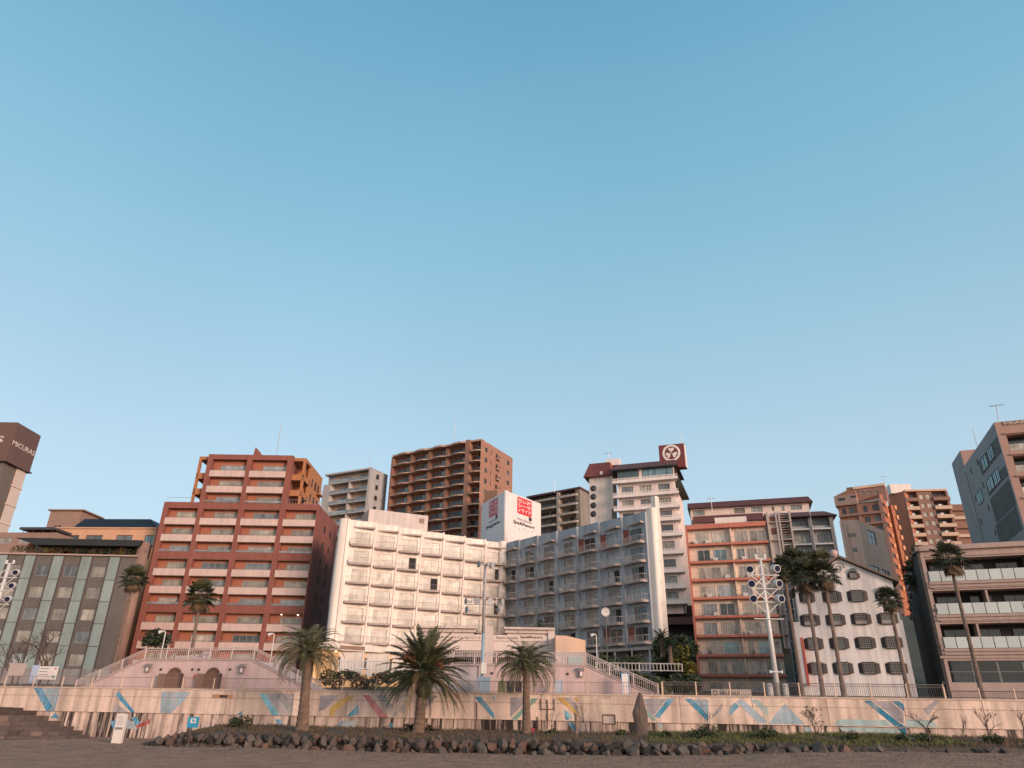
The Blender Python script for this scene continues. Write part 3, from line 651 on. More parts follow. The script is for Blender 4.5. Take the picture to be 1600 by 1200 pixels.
w.build('wall_joint', CONC, ho)
# taller slim fin behind the nose
MB().fbox(fR, uo - .5, uo + .3, -1.75, -.85, 5, zth + 2.5).build('lift_fin', HW, ho)
# corner column between the wings
cc = CO + (fL.n + fR.n) * .55; w = MB(); w.tube([(cc.x, cc.y, 5), (cc.x, cc.y, zth + .2)], .75, 16); w.build('corner_column', HW, ho, True)
# ground floor of the left wing, its wall made to glow like lamplight
z1 = hz(fL, Qe, 200, 975, .3)
MB().fbox(fL, -3.5, fL.len * .5, .0, 1.0, z1 - .9, z1 + .1).build('ground_floor_band', HW, ho)
MB().fbox(fL, -3, fL.len * .42, .2, .9, z1 - .75, z1 - .2).build('vent_louvre', BRNR, ho) if False else MB().fbox(fL, .2, 4.2, 1.0, 1.04, z1 - .75, z1 - .2).build('vent_louvre', BRNR, ho)
MB().fbox(fL, -3.2, fL.len * .5, -.1, .12, 5, z1 - .92).build('ground_floor_wall', mat('ground_floor_glow', (.62, .36, .17), .7, var=.2, emit=.45), ho)
for k in range(3): window(ho, fL, .5 + k * 4.2, 3.2 + k * 4.2, z1 - 3.4, z1 - 1.75, .13, G_MID, BRZ, 3); MB().tube([fL.p(-.2 + k * 4.2, .5, z1 - 1.25), fL.p(-.2 + k * 4.2, .5, z1 - .95)], .2, 10).build('soffit_lamp', mat('warm_lamp', (1, .75, .45), .5, emit=2.5), ho)
w = MB(); w.fbox(fR, fR.len * .62, fR.len + 1, .2, 2.4, z_ := hz(fR, Qf, 760, 1065, 1), z_ + .35); w.build('porch_canopy', SLB, ho)
MB().fbox(fR, fR.len * .6, fR.len, -.05, .12, 5, z_ - .01).build('ground_floor_wall', mat('porch_dark_wall', (.12, .085, .075), .8), ho)
w = MB()
for k in range(5): u = lerp(fR.len * .64, fR.len + .6, k / 4); w.tube([fR.p(u, 2.2, 4.5), fR.p(u, 2.2, z_)], .12, 8)
w.build('porch_post', WHT, ho)
# stair head on the left wing roof
D = 127; A = P(577, 795, D); B = Pz(669, 806, A.z); f2 = Frame(A, B)
MB().prism([f2.p(0, 0, 0), f2.p(f2.len, 0, 0), f2.p(f2.len, -6, 0), f2.p(0, -6, 0)], zth - 1.5, A.z).build('stair_head', mat('pale_stair_head', (.56, .47, .43), .8, var=.07, streak=.18), ho)
u, z = f2.hit(*Qd(750, 640)); MB().fbox(f2, u - .5, u + .5, .005, .05, z - .45, z + .45).build('vent_grille', BRNR, ho)
# ---------------------------------------------------------------- rooftop sign
SGN = mat('sign_white', (.72, .63, .60), .6, var=.04, streak=.08)
C = P(787.5, 768, 134); sL = Frame(Pz(753, 788, C.z), C); sR = Frame((C.x + .85, C.y + .1), Pz(845, 787, C.z))
rs = thing('rooftop_sign', 'white sign box on the hotel roof with a red square logo and black script', 'sign', (C.x, C.y, zth), None)
w = MB(); w.prism([sL.p(0, 0, 0), sL.p(sL.len, 0, 0), sR.p(0, 0, 0), sR.p(sR.len, 0, 0), sR.p(sR.len, -4, 0) + Vector((0, 2, 0)), sL.p(0, -4, 0) + Vector((0, 2, 0))], zth - 1.4, C.z); w.build('sign_box', SGN, rs)
w = MB(); w.tube([(C.x + .43, C.y - .05, zth - 1.6), (C.x + .43, C.y - .05, C.z + .12)], .48, 12); w.build('corner_post', SGN, rs, True)
def logo(fr, tl, tr, bl_, txt2, txt3):
    a, z1 = fr.hit(*Qt(*tl)); b, _ = fr.hit(*Qt(*tr)); _, z0 = fr.hit(*Qt(*bl_)); r = .35
    pts = []
    for cx_, cz_, t0 in ((b - r, z1 - r, 0), (a + r, z1 - r, 90), (a + r, z0 + r, 180), (b - r, z0 + r, 270)):
        for i in range(5): t = rad(t0 + i * 22.5); pts.append((cx_ + r * math.cos(t), cz_ + r * math.sin(t)))
    w = MB(); w.face([fr.p(u, .02, z) for u, z in pts]); w.build('red_logo_square', RED, rs)
    m_ = (b - a) * .06; h3 = (z1 - z0 - 2 * m_) / 3
    for j, t_ in enumerate(('熱い海', 'シーサ', 'ィサイド')): text_part(rs, t_, fr, a + m_, b - m_, z1 - m_ - (j + 1) * h3 + .08, z1 - m_ - j * h3 - .04, .032, SGN, bold=.02)
    MB().fbox(fr, b - .95, b + .05, .005, .03, z0 - .75, z0 - .05).build('black_label', BLACK, rs)
    (x0, y0), (x1, y1) = txt2; u0, zA = fr.hit(*Qt(x0, y0)); u1, zB = fr.hit(*Qt(x1, y1)); text_part(rs, 'Atami Seaside', fr, u0, u1, zB, zA, .03, BLACK)
    (x0, y0), (x1, y1) = txt3; u0, zA = fr.hit(*Qt(x0, y0)); u1, zB = fr.hit(*Qt(x1, y1)); text_part(rs, 'Spa&Resort', fr, u0, u1, zB, zA, .03, BLACK, bold=.03, shear=.2)
    w = MB()
    for k in range(5): u = lerp(u0, u1, (k + .3) / 5); zz = zB - .35 - .3 * (k % 2); w.fprism(fr, [(u, zz), (u + .35, zz + .08), (u + .25, zz - .16)], .005, .025)
    w.build('leaf_mark', BLACK, rs)
logo(sR, (895, 290), (1150, 390), (895, 590), ((890, 662), (1140, 785)), ((815, 700), (1205, 905)))
logo(sL, (395, 395), (550, 300), (395, 680), ((380, 790), (545, 670)), ((335, 905), (590, 700)))
# ---------------------------------------------------------------- entrance of the hotel with its name boards
ENT = mat('entrance_cream', (.58, .47, .42), .8, var=.07, streak=.18); BRD = mat('name_board', (.62, .50, .44), .7, var=.05)
D = 96; A = P(655, 1017, D); f = Frame(A, Pz(868, 1017, A.z)); f = Frame((A.x, D), (f.p(f.len, 0, 0).x, D)); L = f.len
en = thing('hotel_entrance', 'low cream hotel entrance with name boards under flat canopies', 'entrance', f.p(L / 2, -1, 4))
def ez(x, y): return f.hit(x, y)
zb1, zb0_ = ez(720, 991)[1], ez(720, 1016)[1]
ua, ub = ez(660, 1000)[0], ez(754, 1000)[0]; uc, ud = ez(771, 1000)[0], ez(856, 1000)[0]
for (a, b) in ((ua, ub), (uc, ud)): MB().fbox(f, a, b, -.5, 0, zb0_, zb1).build('name_board', BRD, en)
for (a, b) in ((ua, ub), (uc, ud)): MB().fbox(f, a, b, 0, .05, ez(720, 1001)[1], ez(720, 1000)[1]).build('board_trim', mat('board_trim', (.35, .26, .23), .8), en)
MB().fbox(f, ub + .02, uc - .02, -.6, .15, 4, zb1 + 1.0).build('pillar', ENT, en)
MB().fbox(f, ud + .02, ez(867, 1000)[0], -.6, .2, 4, ez(860, 981)[1]).build('pillar', ENT, en)
for x0, x1 in ((655, 744), (789, 866)):
    a, b = ez(x0, 985)[0], ez(x1, 985)[0]; w = MB(); w.fbox(f, a, b, -4, .1, ez(800, 989)[1], ez(800, 988)[1] + .3); w.fbox(f, a - .1, b + .05, -4.2, .5, ez(800, 983)[1] - .05, ez(800, 983)[1] + .22); w.fbox(f, a + .3, b - .3, -3, -.2, zb1 + .02, ez(800, 983)[1] - .06); w.build('canopy', ENT, en)
text_part(en, '熱海シーサイドスパ&リゾート', f, ez(684, 996)[0], ez(751, 996)[0], ez(720, 999)[1] + .05, ez(720, 994)[1], .03, BLACK, bold=.01)
text_part(en, 'Atami Seaside', f, ez(775, 996)[0], ez(809, 996)[0], ez(790, 998.6)[1], ez(790, 994)[1], .03, mat('brown_print', (.12, .07, .06), .6))
text_part(en, 'Spa&Resort', f, ez(813, 996)[0], ez(848, 996)[0], ez(830, 998.6)[1], ez(830, 993.5)[1], .03, BLACK, bold=.02)
MB().fbox(f, ua, ud, -3, -2.5, 4, zb0_ + .3).build('back_wall', mat('entrance_shade', (.16, .10, .09), .85), en)
w = MB()
for a, b in ((ua, ub), (uc, ud)): rail_mb(w, f, [(a, -.1), (b, -.1)], ez(720, 1026)[1], zb0_ - .1, .05, .32, .06)
w.build('rail_row', ENT, en)
D = 92; a = P(868, 1000, D).x; b = P(910, 1000, D).x; z1 = P(868, 993, D).z
w = MB(); w.prism([(a, D), (P(885, 1000, D).x, D), (b + 1.0, D + 6), (a, D + 6)], 4, z1); w.build('side_block', mat('peach_block', (.62, .42, .30), .8, var=.06), en)

# ---------------------------------------------------------------- white apartments far behind, left of the brown tower
def body2(root, fl, frr, z0, z1, m, inset=.3):
    return corner_body(MB(), fl, frr, z0, z1, inset).build('wall', m, root)
PWA = mat('pale_grey_render', (.46, .41, .385), .8, var=.08, streak=.15); PWS = mat('pale_peach_render', (.48, .33, .26), .85)  # PWS: peach tone of the balcony back walls
C = P(580, 730, 230); fl = Frame(Pz(508, 741, C.z), C); f2 = Frame(C, Pz(606, 742, C.z))
wa = bthing('apartment_building', 'pale grey apartment block with peach balconies behind the orange upper storeys', fl)
body2(wa, fl, f2, 30, C.z - .1, PWA, 2.2)
u = us(fl, Qd, [(118, 420), (243, 410), (372, 400)]); L = fl.len
zs = [hz(fl, Qd, 372, y) for y in (345, 418, 492, 566)]; pw = (zs[0] - zs[3]) / 3
w = MB()
w.fbox(fl, 0, u[0], -2.2, 0, 30, C.z - 4); w.fbox(fl, u[2], L, -2.2, 0, 30, C.z); w.fbox(fl, u[1] - .25, u[1] + .25, -2.2, 0, 30, zs[0])
w.fbox(fl, 0, u[2], -2.2, .02, C.z - .6, C.z - .02); w.build('column_grid', PWA, wa)
for k in range(0, 6):
    z = zs[0] - k * pw
    for a, b in ((u[0], u[1] - .25), (u[1] + .25, u[2])):
        if k >= 0:
            MB().fbox(fl, a - .1, b + .12, -2.2, .25, z - .35, z).build('balcony_slab', PWA, wa)
            w = MB(); w.fbox(fl, a, b, .12, .16, z + .1, z + 1.0); w.build('balcony_glass', G_CURTB, wa)
        MB().fbox(fl, a, b, -2.18, -2.1, z + .02, z + pw - .36).build('balcony_back_wall', PWS, wa)
        window(wa, fl, a + (b - a) * .3, b - .4, z + .1, z + 2.2, -2.09, pick((G_CURTB, 2), (G_MID, 2)), ALU, 2)
    window(wa, f2, 1.0, 1.8, z + .6, z + 2.2, -2.19 + 2.2 - .15, G_DARK, BRZ, 0)
    window(wa, f2, 3.2, 4.6, z + .6, z + 2.2, .05, G_DARK, BRZ, 1)
MB().wall(f2, 0, f2.len, 30, C.z - .05, [], thick=2.2, ends=(0, 1)).build('side_wall', mat('cool_grey_render', (.36, .35, .35), .85, streak=.15), wa)
antenna(577, 731, 706, 232, 'thin mast on the roof of the pale grey apartment block', False)
# ---------------------------------------------------------------- brown tower with wavy balconies
BT = mat('brown_tower_tile', (.31, .155, .105), .8, var=.07, fine=.1, scale=.6); BTP = mat('brown_parapet', (.46, .29, .22), .8, var=.08, streak=.1)
C = P(752, 685.5, 215); fl = Frame(Pz(613, 712, C.z), C); f2 = Frame(C, Pz(801, 716, C.z)); L = fl.len
bt = bthing('apartment_tower', 'tall brown apartment tower with rows of wavy rounded balconies', fl)
body2(bt, fl, f2, 30, C.z - .4, BT, 2.0)
ub = us(fl, Qd, [(545, 300), (665, 300), (790, 300), (912, 300), (1052, 300), (1075, 300), (1160, 300)])
ub[0] = 0; rowz = [hz(fl, Qd, 1115, y) for y in (152, 225, 297, 371, 447, 521)]; pb_ = (rowz[0] - rowz[5]) / 5
NR = 11
w = MB(); w.fbox(fl, ub[4], ub[5] + .4, -2, .5, 30, C.z + .3); w.fbox(fl, ub[6] - .3, L, -2, .0, 30, C.z)
w.fbox(fl, -.2, ub[0] + .6, -2, 0, 30, C.z - .5)
for k in (1, 2, 3): w.fbox(fl, ub[k] - .5, ub[k] + .5, -2, -.5, 30, C.z - .3)
w.build('pilaster', BT, bt)
def wavy(fr, a, b, bulge):
    return [(lerp(a, b, t), .75 * bulge * (.45 + .65 * sstep(.25, .55, t) * (1 - sstep(.8, .98, t)))) for t in [i / 10 for i in range(11)]]
for k in range(-1, NR):
    z = rowz[0] - k * pb_
    for i in range(4):
        a, b = ub[i] + (.6 if i == 0 else 0), ub[i + 1]; pts = wavy(fl, a, b, 1.5)
        if k == -1:
            w = MB(); w.prism([fl.p(u, n, 0) for u, n in [(a, -2)] + pts + [(b, -2)]], C.z - .6, C.z); w.build('roof_edge', BTP, bt); continue
        w = MB(); w.prism([fl.p(u, n, 0) for u, n in [(a, -2)] + pts + [(b, -2)]], z - .42, z - .05)
        o = w.build('balcony', BTP, bt)
        w = MB(); rail_mb(w, fl, [(u, n - .06) for u, n in pts], z - .02, z + .85, .05, .5, .03); w.build('balcony_rail', BRZ, o)
        MB().fbox(fl, a + .5, b - .5, -1.99, -1.9, z, z + pb_ - .62).build('balcony_back_wall', BT, bt)
        window(bt, fl, a + 1.0, b - 2.2, z + .02, z + 2.3, -1.89, pick((G_DARK, 4), (G_MID, 2), (G_CURTB, 1)), BRZ, 2)
        window(bt, fl, b - 2.0, b - .6, z + .02, z + 2.3, -1.0, pick((G_TEAL, 1), (G_CURTB, 1), (G_MID, 1)), BRZ, 1)
    a, b = ub[5] + .42, ub[6] - .32
    if k == -1: MB().prism([fl.p(a, -2.2, 0), fl.p(a, .3, 0), fl.p(L, .02, 0), f2.p(4, .02, 0), fl.p(a, -6, 0)], C.z - .55, C.z + .02).build('roof_edge', BTP, bt)
    if k >= 0:
        pts = [(a - .3, .35), (lerp(a, b, .25), 1.1), (lerp(a, b, .7), 1.1), (b + .3, .35)]
        o = MB().prism([fl.p(u, n, 0) for u, n in [(a, -2)] + pts + [(b, -2)]], z - .42, z - .05).build('balcony', BTP, bt)
        w = MB(); rail_mb(w, fl, [(u, n - .06) for u, n in pts], z - .02, z + .85, .05, .5, .03); w.build('balcony_rail', BRZ, o)
        window(bt, fl, a + .1, b - .1, z, z + 2.2, -1.9, pick((G_DARK, 2), (G_CURT, 1)), BRZ, 1)
wn = []
for x, wd in ((1195, 1.6), (1230, .5), (1270, 1.3), (1350, 1.6)):
    u0 = us(f2, Qd, [(x, 300)])[0]
    for k in range(NR): z = rowz[0] - k * pb_; wn.append((u0 - wd / 2, u0 + wd / 2, z + .2, z + 1.7, x, z))
MB().wall(f2, 0, f2.len, 30, C.z, [h[:4] for h in wn], .25, 2.0, ends=(0, 1)).build('side_wall', BT, bt)
for h in wn:
    if h[3] < 52: continue
    window(bt, f2, *h[:4], -.22, pick((G_DARK, 2), (G_MID, 2)), BRZ, 1 if h[4] != 1230 else 0, name='side_window')
    if h[4] == 1270:
        w = MB(); w.fbox(f2, h[0] - .3, h[1] + .6, 0, .9, h[5] - .4, h[5]); o = w.build('side_balcony', BTP, bt); w = MB(); rail_mb(w, f2, [(h[0] - .3, .03), (h[0] - .3, .85), (h[1] + .6, .85), (h[1] + .6, .03)], h[5], h[5] + .8, .04, .4, .025); w.build('balcony_rail', BRZ, o)
antenna(710, 686, 656, 222, 'tall thin mast on the roof of the brown wavy balcony tower', False)
# lower brown stair block in front of its right face
C2 = P(757, 768, 207); f3 = Frame((C2.x, C2.y), ang=math.atan2(fl.u.y, fl.u.x)); f3.len = 4.6
w = MB(); w.fbox(f3, 0, f3.len, -4, 0, 30, C2.z); o = w.build('stair_block', BT, bt)
# ---------------------------------------------------------------- beige apartments behind the sign
BG = mat('beige_render', (.33, .255, .21), .85, var=.1, streak=.2); BGP = mat('beige_parapet', (.50, .41, .35), .85, var=.08, streak=.2)
C = P(906, 761, 250); fl = Frame(Pz(825, 776, C.z), C); f2 = Frame(C, Pz(922, 770, C.z)); L = fl.len
ba = bthing('apartment_building', 'beige apartment block with rounded balcony ends behind the rooftop sign', fl)
body2(ba, fl, f2, 30, C.z - .7, BG, 1.8)
MB().prism([fl.p(-.3, .5, 0), fl.p(L + .4, .5, 0), f2.p(f2.len, .5, 0), f2.p(f2.len, -6, 0), fl.p(-.3, -10, 0)], C.z - .65, C.z + .05).build('roof_edge', ROOF_DK, ba)
rz = [hz(fl, Qf, 415, y) for y in (298, 343, 387, 431, 474)]; pp = (rz[0] - rz[4]) / 4
ux = us(fl, Qf, [(275, 360), (352, 350), (360, 350), (478, 320)]); ux[3] = min(ux[3], L - .6)
MB().fbox(fl, ux[1] - .1, ux[2] + .3, -1.8, .6, 30, C.z - .7).build('pilaster', BGP, ba)
for k in range(7):
    z = rz[0] - k * pp
    for a, b in ((-.0, ux[1] - .12), (ux[2] + .32, ux[3])):
        pts = [(a, .7), (b - 2.0, .7), (b - .7, .5), (b, -.2)]
        MB().prism([fl.p(u, n, 0) for u, n in [(a, -1.8)] + pts + [(b, -1.8)]], z - .45, z + .3).build('balcony', BGP, ba)
        w = MB(); rail_mb(w, fl, [(u, n - .05) for u, n in pts], z + .3, z + 1.0, .05, .6, .03); w.build('balcony_rail', BRZ, ba)
        n_ = 3
        for j in range(n_):
            aa = lerp(a, b, j / n_) + .3; window(ba, fl, aa, lerp(a, b, (j + 1) / n_) - .5, z + .3, z + 2.2, -1.75, pick((G_DARK, 2), (G_MID, 2), (G_CURTB, 1)), BRZ, 1)
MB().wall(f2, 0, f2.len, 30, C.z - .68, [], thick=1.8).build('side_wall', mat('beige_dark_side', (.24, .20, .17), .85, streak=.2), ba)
antenna(866, 770, 752, 256, 'faint thin mast on the roof of the beige apartment block', False)
# ---------------------------------------------------------------- white inn with dark red roofs and a crest sign
RY = mat('inn_white_render', (.74, .61, .55), .8, var=.05, streak=.14); RYL = mat('inn_ledge_white', (.76, .66, .61), .75, var=.05, streak=.12)
RT = mat('red_tile_roof', (.23, .045, .035), .6, var=.15, fine=.2)
ang = rad(-20)
C = P(1054, 752.5, 150); C = Vector((C.x, C.y, 0)); z1 = P(1054, 749, 150).z
A0 = Frame((C.x, C.y), ang=ang); L = -A0.hit(965, 760)[0]; fl = Frame(A0.p(-L, 0, 0), C); f2 = Frame(C, ang=ang + rad(90)); f2.len = 13
ry = bthing('inn_building', 'tall white inn with dark red tiled roofs and white ledges around each floor', fl, 'hotel')
led = [fl.hit(1045, y)[1] for y in (749, 772, 793, 813, 837, 865, 894, 919, 943)]
zt_ = led[0]; 
zg1 = fl.hit(1000, 745)[1]; zeav = fl.hit(*Qp(900, 412))[1] + .1; zrid = fl.hit(*Qp(900, 352), -2.5)[1]
floors = [(led[i + 1], led[i]) for i in range(8)]
hl = []
ucols = us(fl, Qp, [(570, 700), (715, 700), (798, 690), (945, 690), (1030, 680), (1175, 670)])
for i, (zb_, zu) in enumerate(floors):
    for k in range(3): hl.append((ucols[2 * k], ucols[2 * k + 1], zb_ + .75, zb_ + .75 + (zu - zb_) * .50, i))
MB().wall(fl, 0, L, led[8], zt_, [h[:4] for h in hl], .2, ends=(1, 0)).build('facade_wall', RY, ry)
MB().wall(f2, 0, 13, led[8] - 2, zt_, [], ends=(0, 1)).build('side_wall', RY, ry)
MB().prism([fl.p(.01, -.3, 0), fl.p(L - .3, -.3, 0), f2.p(12.99, -.3, 0), f2.p(12.99, -.3, 0) + fl.u * -(L - .31)], led[8] - 2, zeav - .2).build('wall', RY, ry)
for h in hl: window(ry, fl, *h[:4], -.18, pick((G_CURTB, 3), (G_MID, 3), (G_CURT, 2)), BRZ, 2)
for i, z in enumerate(led):
    w = MB(); o_ = 1.25
    w.prism([fl.p(-.7, 0, 0), fl.p(-.9, o_, 0), fl.p(L + .9, o_, 0), f2.p(2.5, .1, 0), fl.p(L, 0, 0)], z - .28, z + .12)
    w.hexa([fl.p(-.9, o_ - .12, z + .12), fl.p(-.9, o_, z + .12), fl.p(L + .9, o_, z + .12), fl.p(L + .9, o_ - .12, z + .12), fl.p(-.9, o_ - .12, z + .3), fl.p(-.9, o_, z + .3), fl.p(L + .9, o_, z + .3), fl.p(L + .9, o_ - .12, z + .3)])
    o = w.build('ledge', RYL, ry)
    w = MB()
    for k in range(46): w.fbox(fl, -.8 + k * (L + 1.6) / 46, -.66 + k * (L + 1.6) / 46, o_ - .1, o_ - .02, z + .3, z + .72)
    w.fbox(fl, -.9, L + .9, o_ - .12, o_, z + .72, z + .82); w.build('ledge_railing', RYL, o)
# glazed top floor, its white sill and the roof above
MB().fbox(fl, .05, L - .05, -11, -.12, zt_ + .13, zeav - .1).build('top_floor_core', RY, ry)
um = us(fl, Qp, [(785, 500), (832, 500)]); zg0 = zt_ + .85; zgt = zeav - .25
window(ry, fl, .1, um[0], zg0, zgt, -.1, mat('dark_teal_glass', (.045, .085, .09), .08, rnd=.1, coat=.3), BRZ, 2, fw=.08)
window(ry, fl, um[1], L - .15, zg0, zgt, -.1, G_TEAL, BRZ, 4, fw=.08)
w = MB(); o_ = 1.0
w.hexa([fl.p(-1.3, o_, zeav), fl.p(L + 1.0, o_, zeav), fl.p(L + 1.0, -12, zeav), fl.p(-1.3, -12, zeav), fl.p(-.4, -1.6, zrid), fl.p(L + .3, -1.6, zrid), fl.p(L + .3, -10, zrid), fl.p(-.4, -10, zrid)])
w.build('roof', ROOF_DK, ry); MB().fbox(fl, -1.2, L + .9, .0, o_ - .05, zeav - .2, zeav - .01).build('roof_fascia', DKM, ry)
# crest sign box
ua, za_ = fl.hit(*Qp(1030, 130), -2.2); ub, zb_ = fl.hit(*Qp(1345, 108), -2.2); cb = thing('crest_sign', 'dark red square sign box with a white three leaf crest on the inn roof', 'sign', fl.p((ua + ub) / 2, -3, zrid))
MB().fbox(fl, ua, ub, -4.4, -2.2, fl.hit(*Qp(1345, 330), -2.2)[1] - 1.2, za_).build('sign_box', mat('crest_box_red', (.15, .03, .028), .6, var=.08), cb)
MB().fbox(fl, ub + .003, ub + .2, -4.3, -2.3, zeav + .2, za_ - .3).build('sign_side', RYL, cb)
uc, zc_ = fl.hit(*Qp(1192, 222), -2.2); rr = abs(fl.hit(*Qp(1080, 222), -2.2)[0] - uc)
CW = mat('crest_white', (.72, .62, .57), .6); w = MB(); n_ = 40; nn = -2.17
for i in range(n_):
    t, t2 = 2 * math.pi * i / n_, 2 * math.pi * (i + 1) / n_
    w.face([fl.p(uc + r_ * math.cos(q), nn, zc_ + r_ * math.sin(q)) for r_, q in ((rr * .76, t), (rr, t), (rr, t2), (rr * .76, t2))])
for a in (90, 210, 330):
    ct, st = math.cos(rad(a)), math.sin(rad(a)); pts = []
    for i in range(24):
        t = 2 * math.pi * i / 24; hx = .19 * 16 * math.sin(t) ** 3 / 16; hy = (13 * math.cos(t) - 5 * math.cos(2 * t) - 2 * math.cos(3 * t) - math.cos(4 * t)) / 17 * .19
        X, Y = hx * 1.75, hy * 1.75 + .40; pts.append((uc + rr * (X * st + Y * ct), zc_ + rr * (Y * st - X * ct)))
    w.face([fl.p(u, nn, z) for u, z in pts])
    w.face([fl.p(uc + rr * (x * st + y * ct), nn, zc_ + rr * (y * st - x * ct)) for x, y in ((-.03, .02), (.03, .02), (.03, .2), (-.03, .2))])
w.build('crest', CW, cb)
antenna(1066, 697, 679, 152, 'thin pole above the crest sign box', False)
# dark sloping roof over the right side of the inn
w = MB(); zq_ = zeav + .6; tri = [(-.2, zq_ + .4), (1.6, zt_ - 1.1), (1.6, zt_ - 1.45), (.01, zt_ - 1.45)]
a_ = [f2.p(1.2, n, z) for n, z in tri]; b_ = [f2.p(13, n, z) for n, z in tri]; w.face(a_); w.face(b_[::-1])
for i in range(4): w.face([a_[i], b_[i], b_[(i + 1) % 4], a_[(i + 1) % 4]])
w.build('side_roof', mat('dark_green_roof', (.025, .03, .028), .7), ry)
# stair tower with tiled mansard
ft = fl.sub(-7.2, -2.0, -.9, -2.0); zte = ft.hit(*Qp(430, 512))[1]; ztr = ft.hit(*Qp(430, 340), -1.5)[1]
u0 = ft.hit(*Qp(165, 600))[0]; u1 = ft.hit(*Qp(430, 600))[0]; ft = ft.sub(u0, 0, u1, 0); W_ = ft.len
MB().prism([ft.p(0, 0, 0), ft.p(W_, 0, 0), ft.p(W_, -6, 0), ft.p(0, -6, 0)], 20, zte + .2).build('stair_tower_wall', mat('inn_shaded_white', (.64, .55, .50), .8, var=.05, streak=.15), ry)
fs = Frame(ft.p(W_ + .002, 0, 0), ft.p(W_ + .002, -6, 0)); zlo = ft.hit(*Qp(430, 925))[1]
w = MB(); w.fprism(fs, [(0, zte), (4.5, zte), (4.5, zlo + .5), (0, zlo)], .0, .5); w.build('lit_side_bay', RY, ry)
w = MB(); w.hexa([ft.p(-1.1, .9, zte), ft.p(W_ + .2, .9, zte), ft.p(W_ + 1.0, -6.5, zte), ft.p(-1.1, -6.5, zte), ft.p(.0, -1.2, ztr), ft.p(W_ - .2, -1.2, ztr), ft.p(W_ + .4, -5, ztr), ft.p(.0, -5, ztr)])
rf = w.build('mansard_roof', RT, ry); w = MB()
for k in range(17):
    a_ = k / 16; p0 = ft.p(lerp(-1.1, W_ + .2, a_), .93, zte); p1 = ft.p(lerp(0, W_ - .2, a_), -1.17, ztr); w.tube([p0, p1], .07, 5)
w.build('roof_rib', ROOF_DK, rf)
for y in (665, 770, 878, 985):
    u, z = ft.hit(*Qp(218, y)); w = MB(); w.tube([ft.p(u, .0, z), ft.p(u, .08, z)], .55, 16); o = w.build('round_window', G_MID, ry, True)
    w = MB(); w.tube([ft.p(u + .62 * math.cos(t), .06, z + .62 * math.sin(t)) for t in [i * math.pi / 12 for i in range(25)]], .09, 5, cap=False); w.build('frame', BRZ, o)
    MB().fbox(ft, u - .55, u + .55, .07, .1, z - .04, z + .04).build('glazing_bar', BRZ, o)
u, z = ft.hit(*Qp(318, 478), .4); MB().fbox(ft, u - .3, u + .3, .2, .75, z - .4, z + .4).build('dormer', WHT, rf)
a, b = us(ft, Qp, [(372, 330), (540, 340)], -2); w = MB(); w.fbox(ft, a, b, -4.5, -2.2, ztr - .5, ft.hit(*Qp(450, 292), -2)[1]); w.build('rooftop_box', RYL, ry)
antenna(951, 716, 707, 154, 'small wide aerial on the rooftop box of the white inn')
# near-black block standing in for the shade under the inn
MB().fbox(fl, .5, L + 5, -6, -1.5, 6, led[8] - .3).build('dark_undercroft', mat('undercroft_shade', (.03, .022, .02), .9), ry)
w = MB(); w.fbox(fl, L * .6, L + 4.5, -1.4, .6, led[8] - 4.2, led[8] - 2.8); w.build('lower_eave', ROOF_DK, ry)

# ---------------------------------------------------------------- long white annex with dark red roofs
LW = mat('annex_white', (.68, .55, .49), .8, var=.06, streak=.12)
def long_house(label, pa, pb_, D, ang_, roofdrop, ovh, wall_m, depth=9, u_ext=0):
    A = P(*pa, D); fr = Frame((A.x, A.y), ang=rad(ang_)); fr.len = fr.hit(*pb_)[0] + u_ext
    return bthing('annex_building', label, fr), fr, A.z
la, fr, zr_ = long_house('long white annex with dark red roof edge rising behind the orange banded flats', (1078, 795.5), (1263, 786), 165, -17, 0, 0, LW)
L = fr.len; hl = []
for x0, x1, y0, y1 in ((80, 143, 135, 163), (305, 365, 122, 150), (400, 463, 115, 142), (513, 527, 112, 135), (567, 583, 110, 135), (617, 680, 105, 130)):
    a, b = us(fr, Qg, [(x0, y0), (x1, y0)]); hl.append((a, b, hz(fr, Qg, x0, y1), hz(fr, Qg, x0, y0)))
MB().wall(fr, 0, L, 20, zr_, hl, .2).build('facade_wall', LW, la); MB().prism([fr.p(0, -.3, 0), fr.p(L, -.3, 0), fr.p(L, -9, 0), fr.p(0, -9, 0)], 18, zr_ - .05).build('wall', LW, la)
for h in hl: window(la, fr, *h, -.18, pick((G_CURT, 2), (G_CURTB, 2)), BRZ, 2 if h[1] - h[0] > 2 else 0)
w = MB(); zz = zr_ + 1.5; w.hexa([fr.p(-.5, 1.1, zr_ - .1), fr.p(L + .9, 1.1, zr_ - .1), fr.p(L + .9, -10, zr_ - .1), fr.p(-.5, -10, zr_ - .1), fr.p(-.5, -.4, zz), fr.p(L + .2, -.4, zz), fr.p(L + .2, -9, zz), fr.p(-.5, -9, zz)]); w.build('roof', ROOF_DK, la)
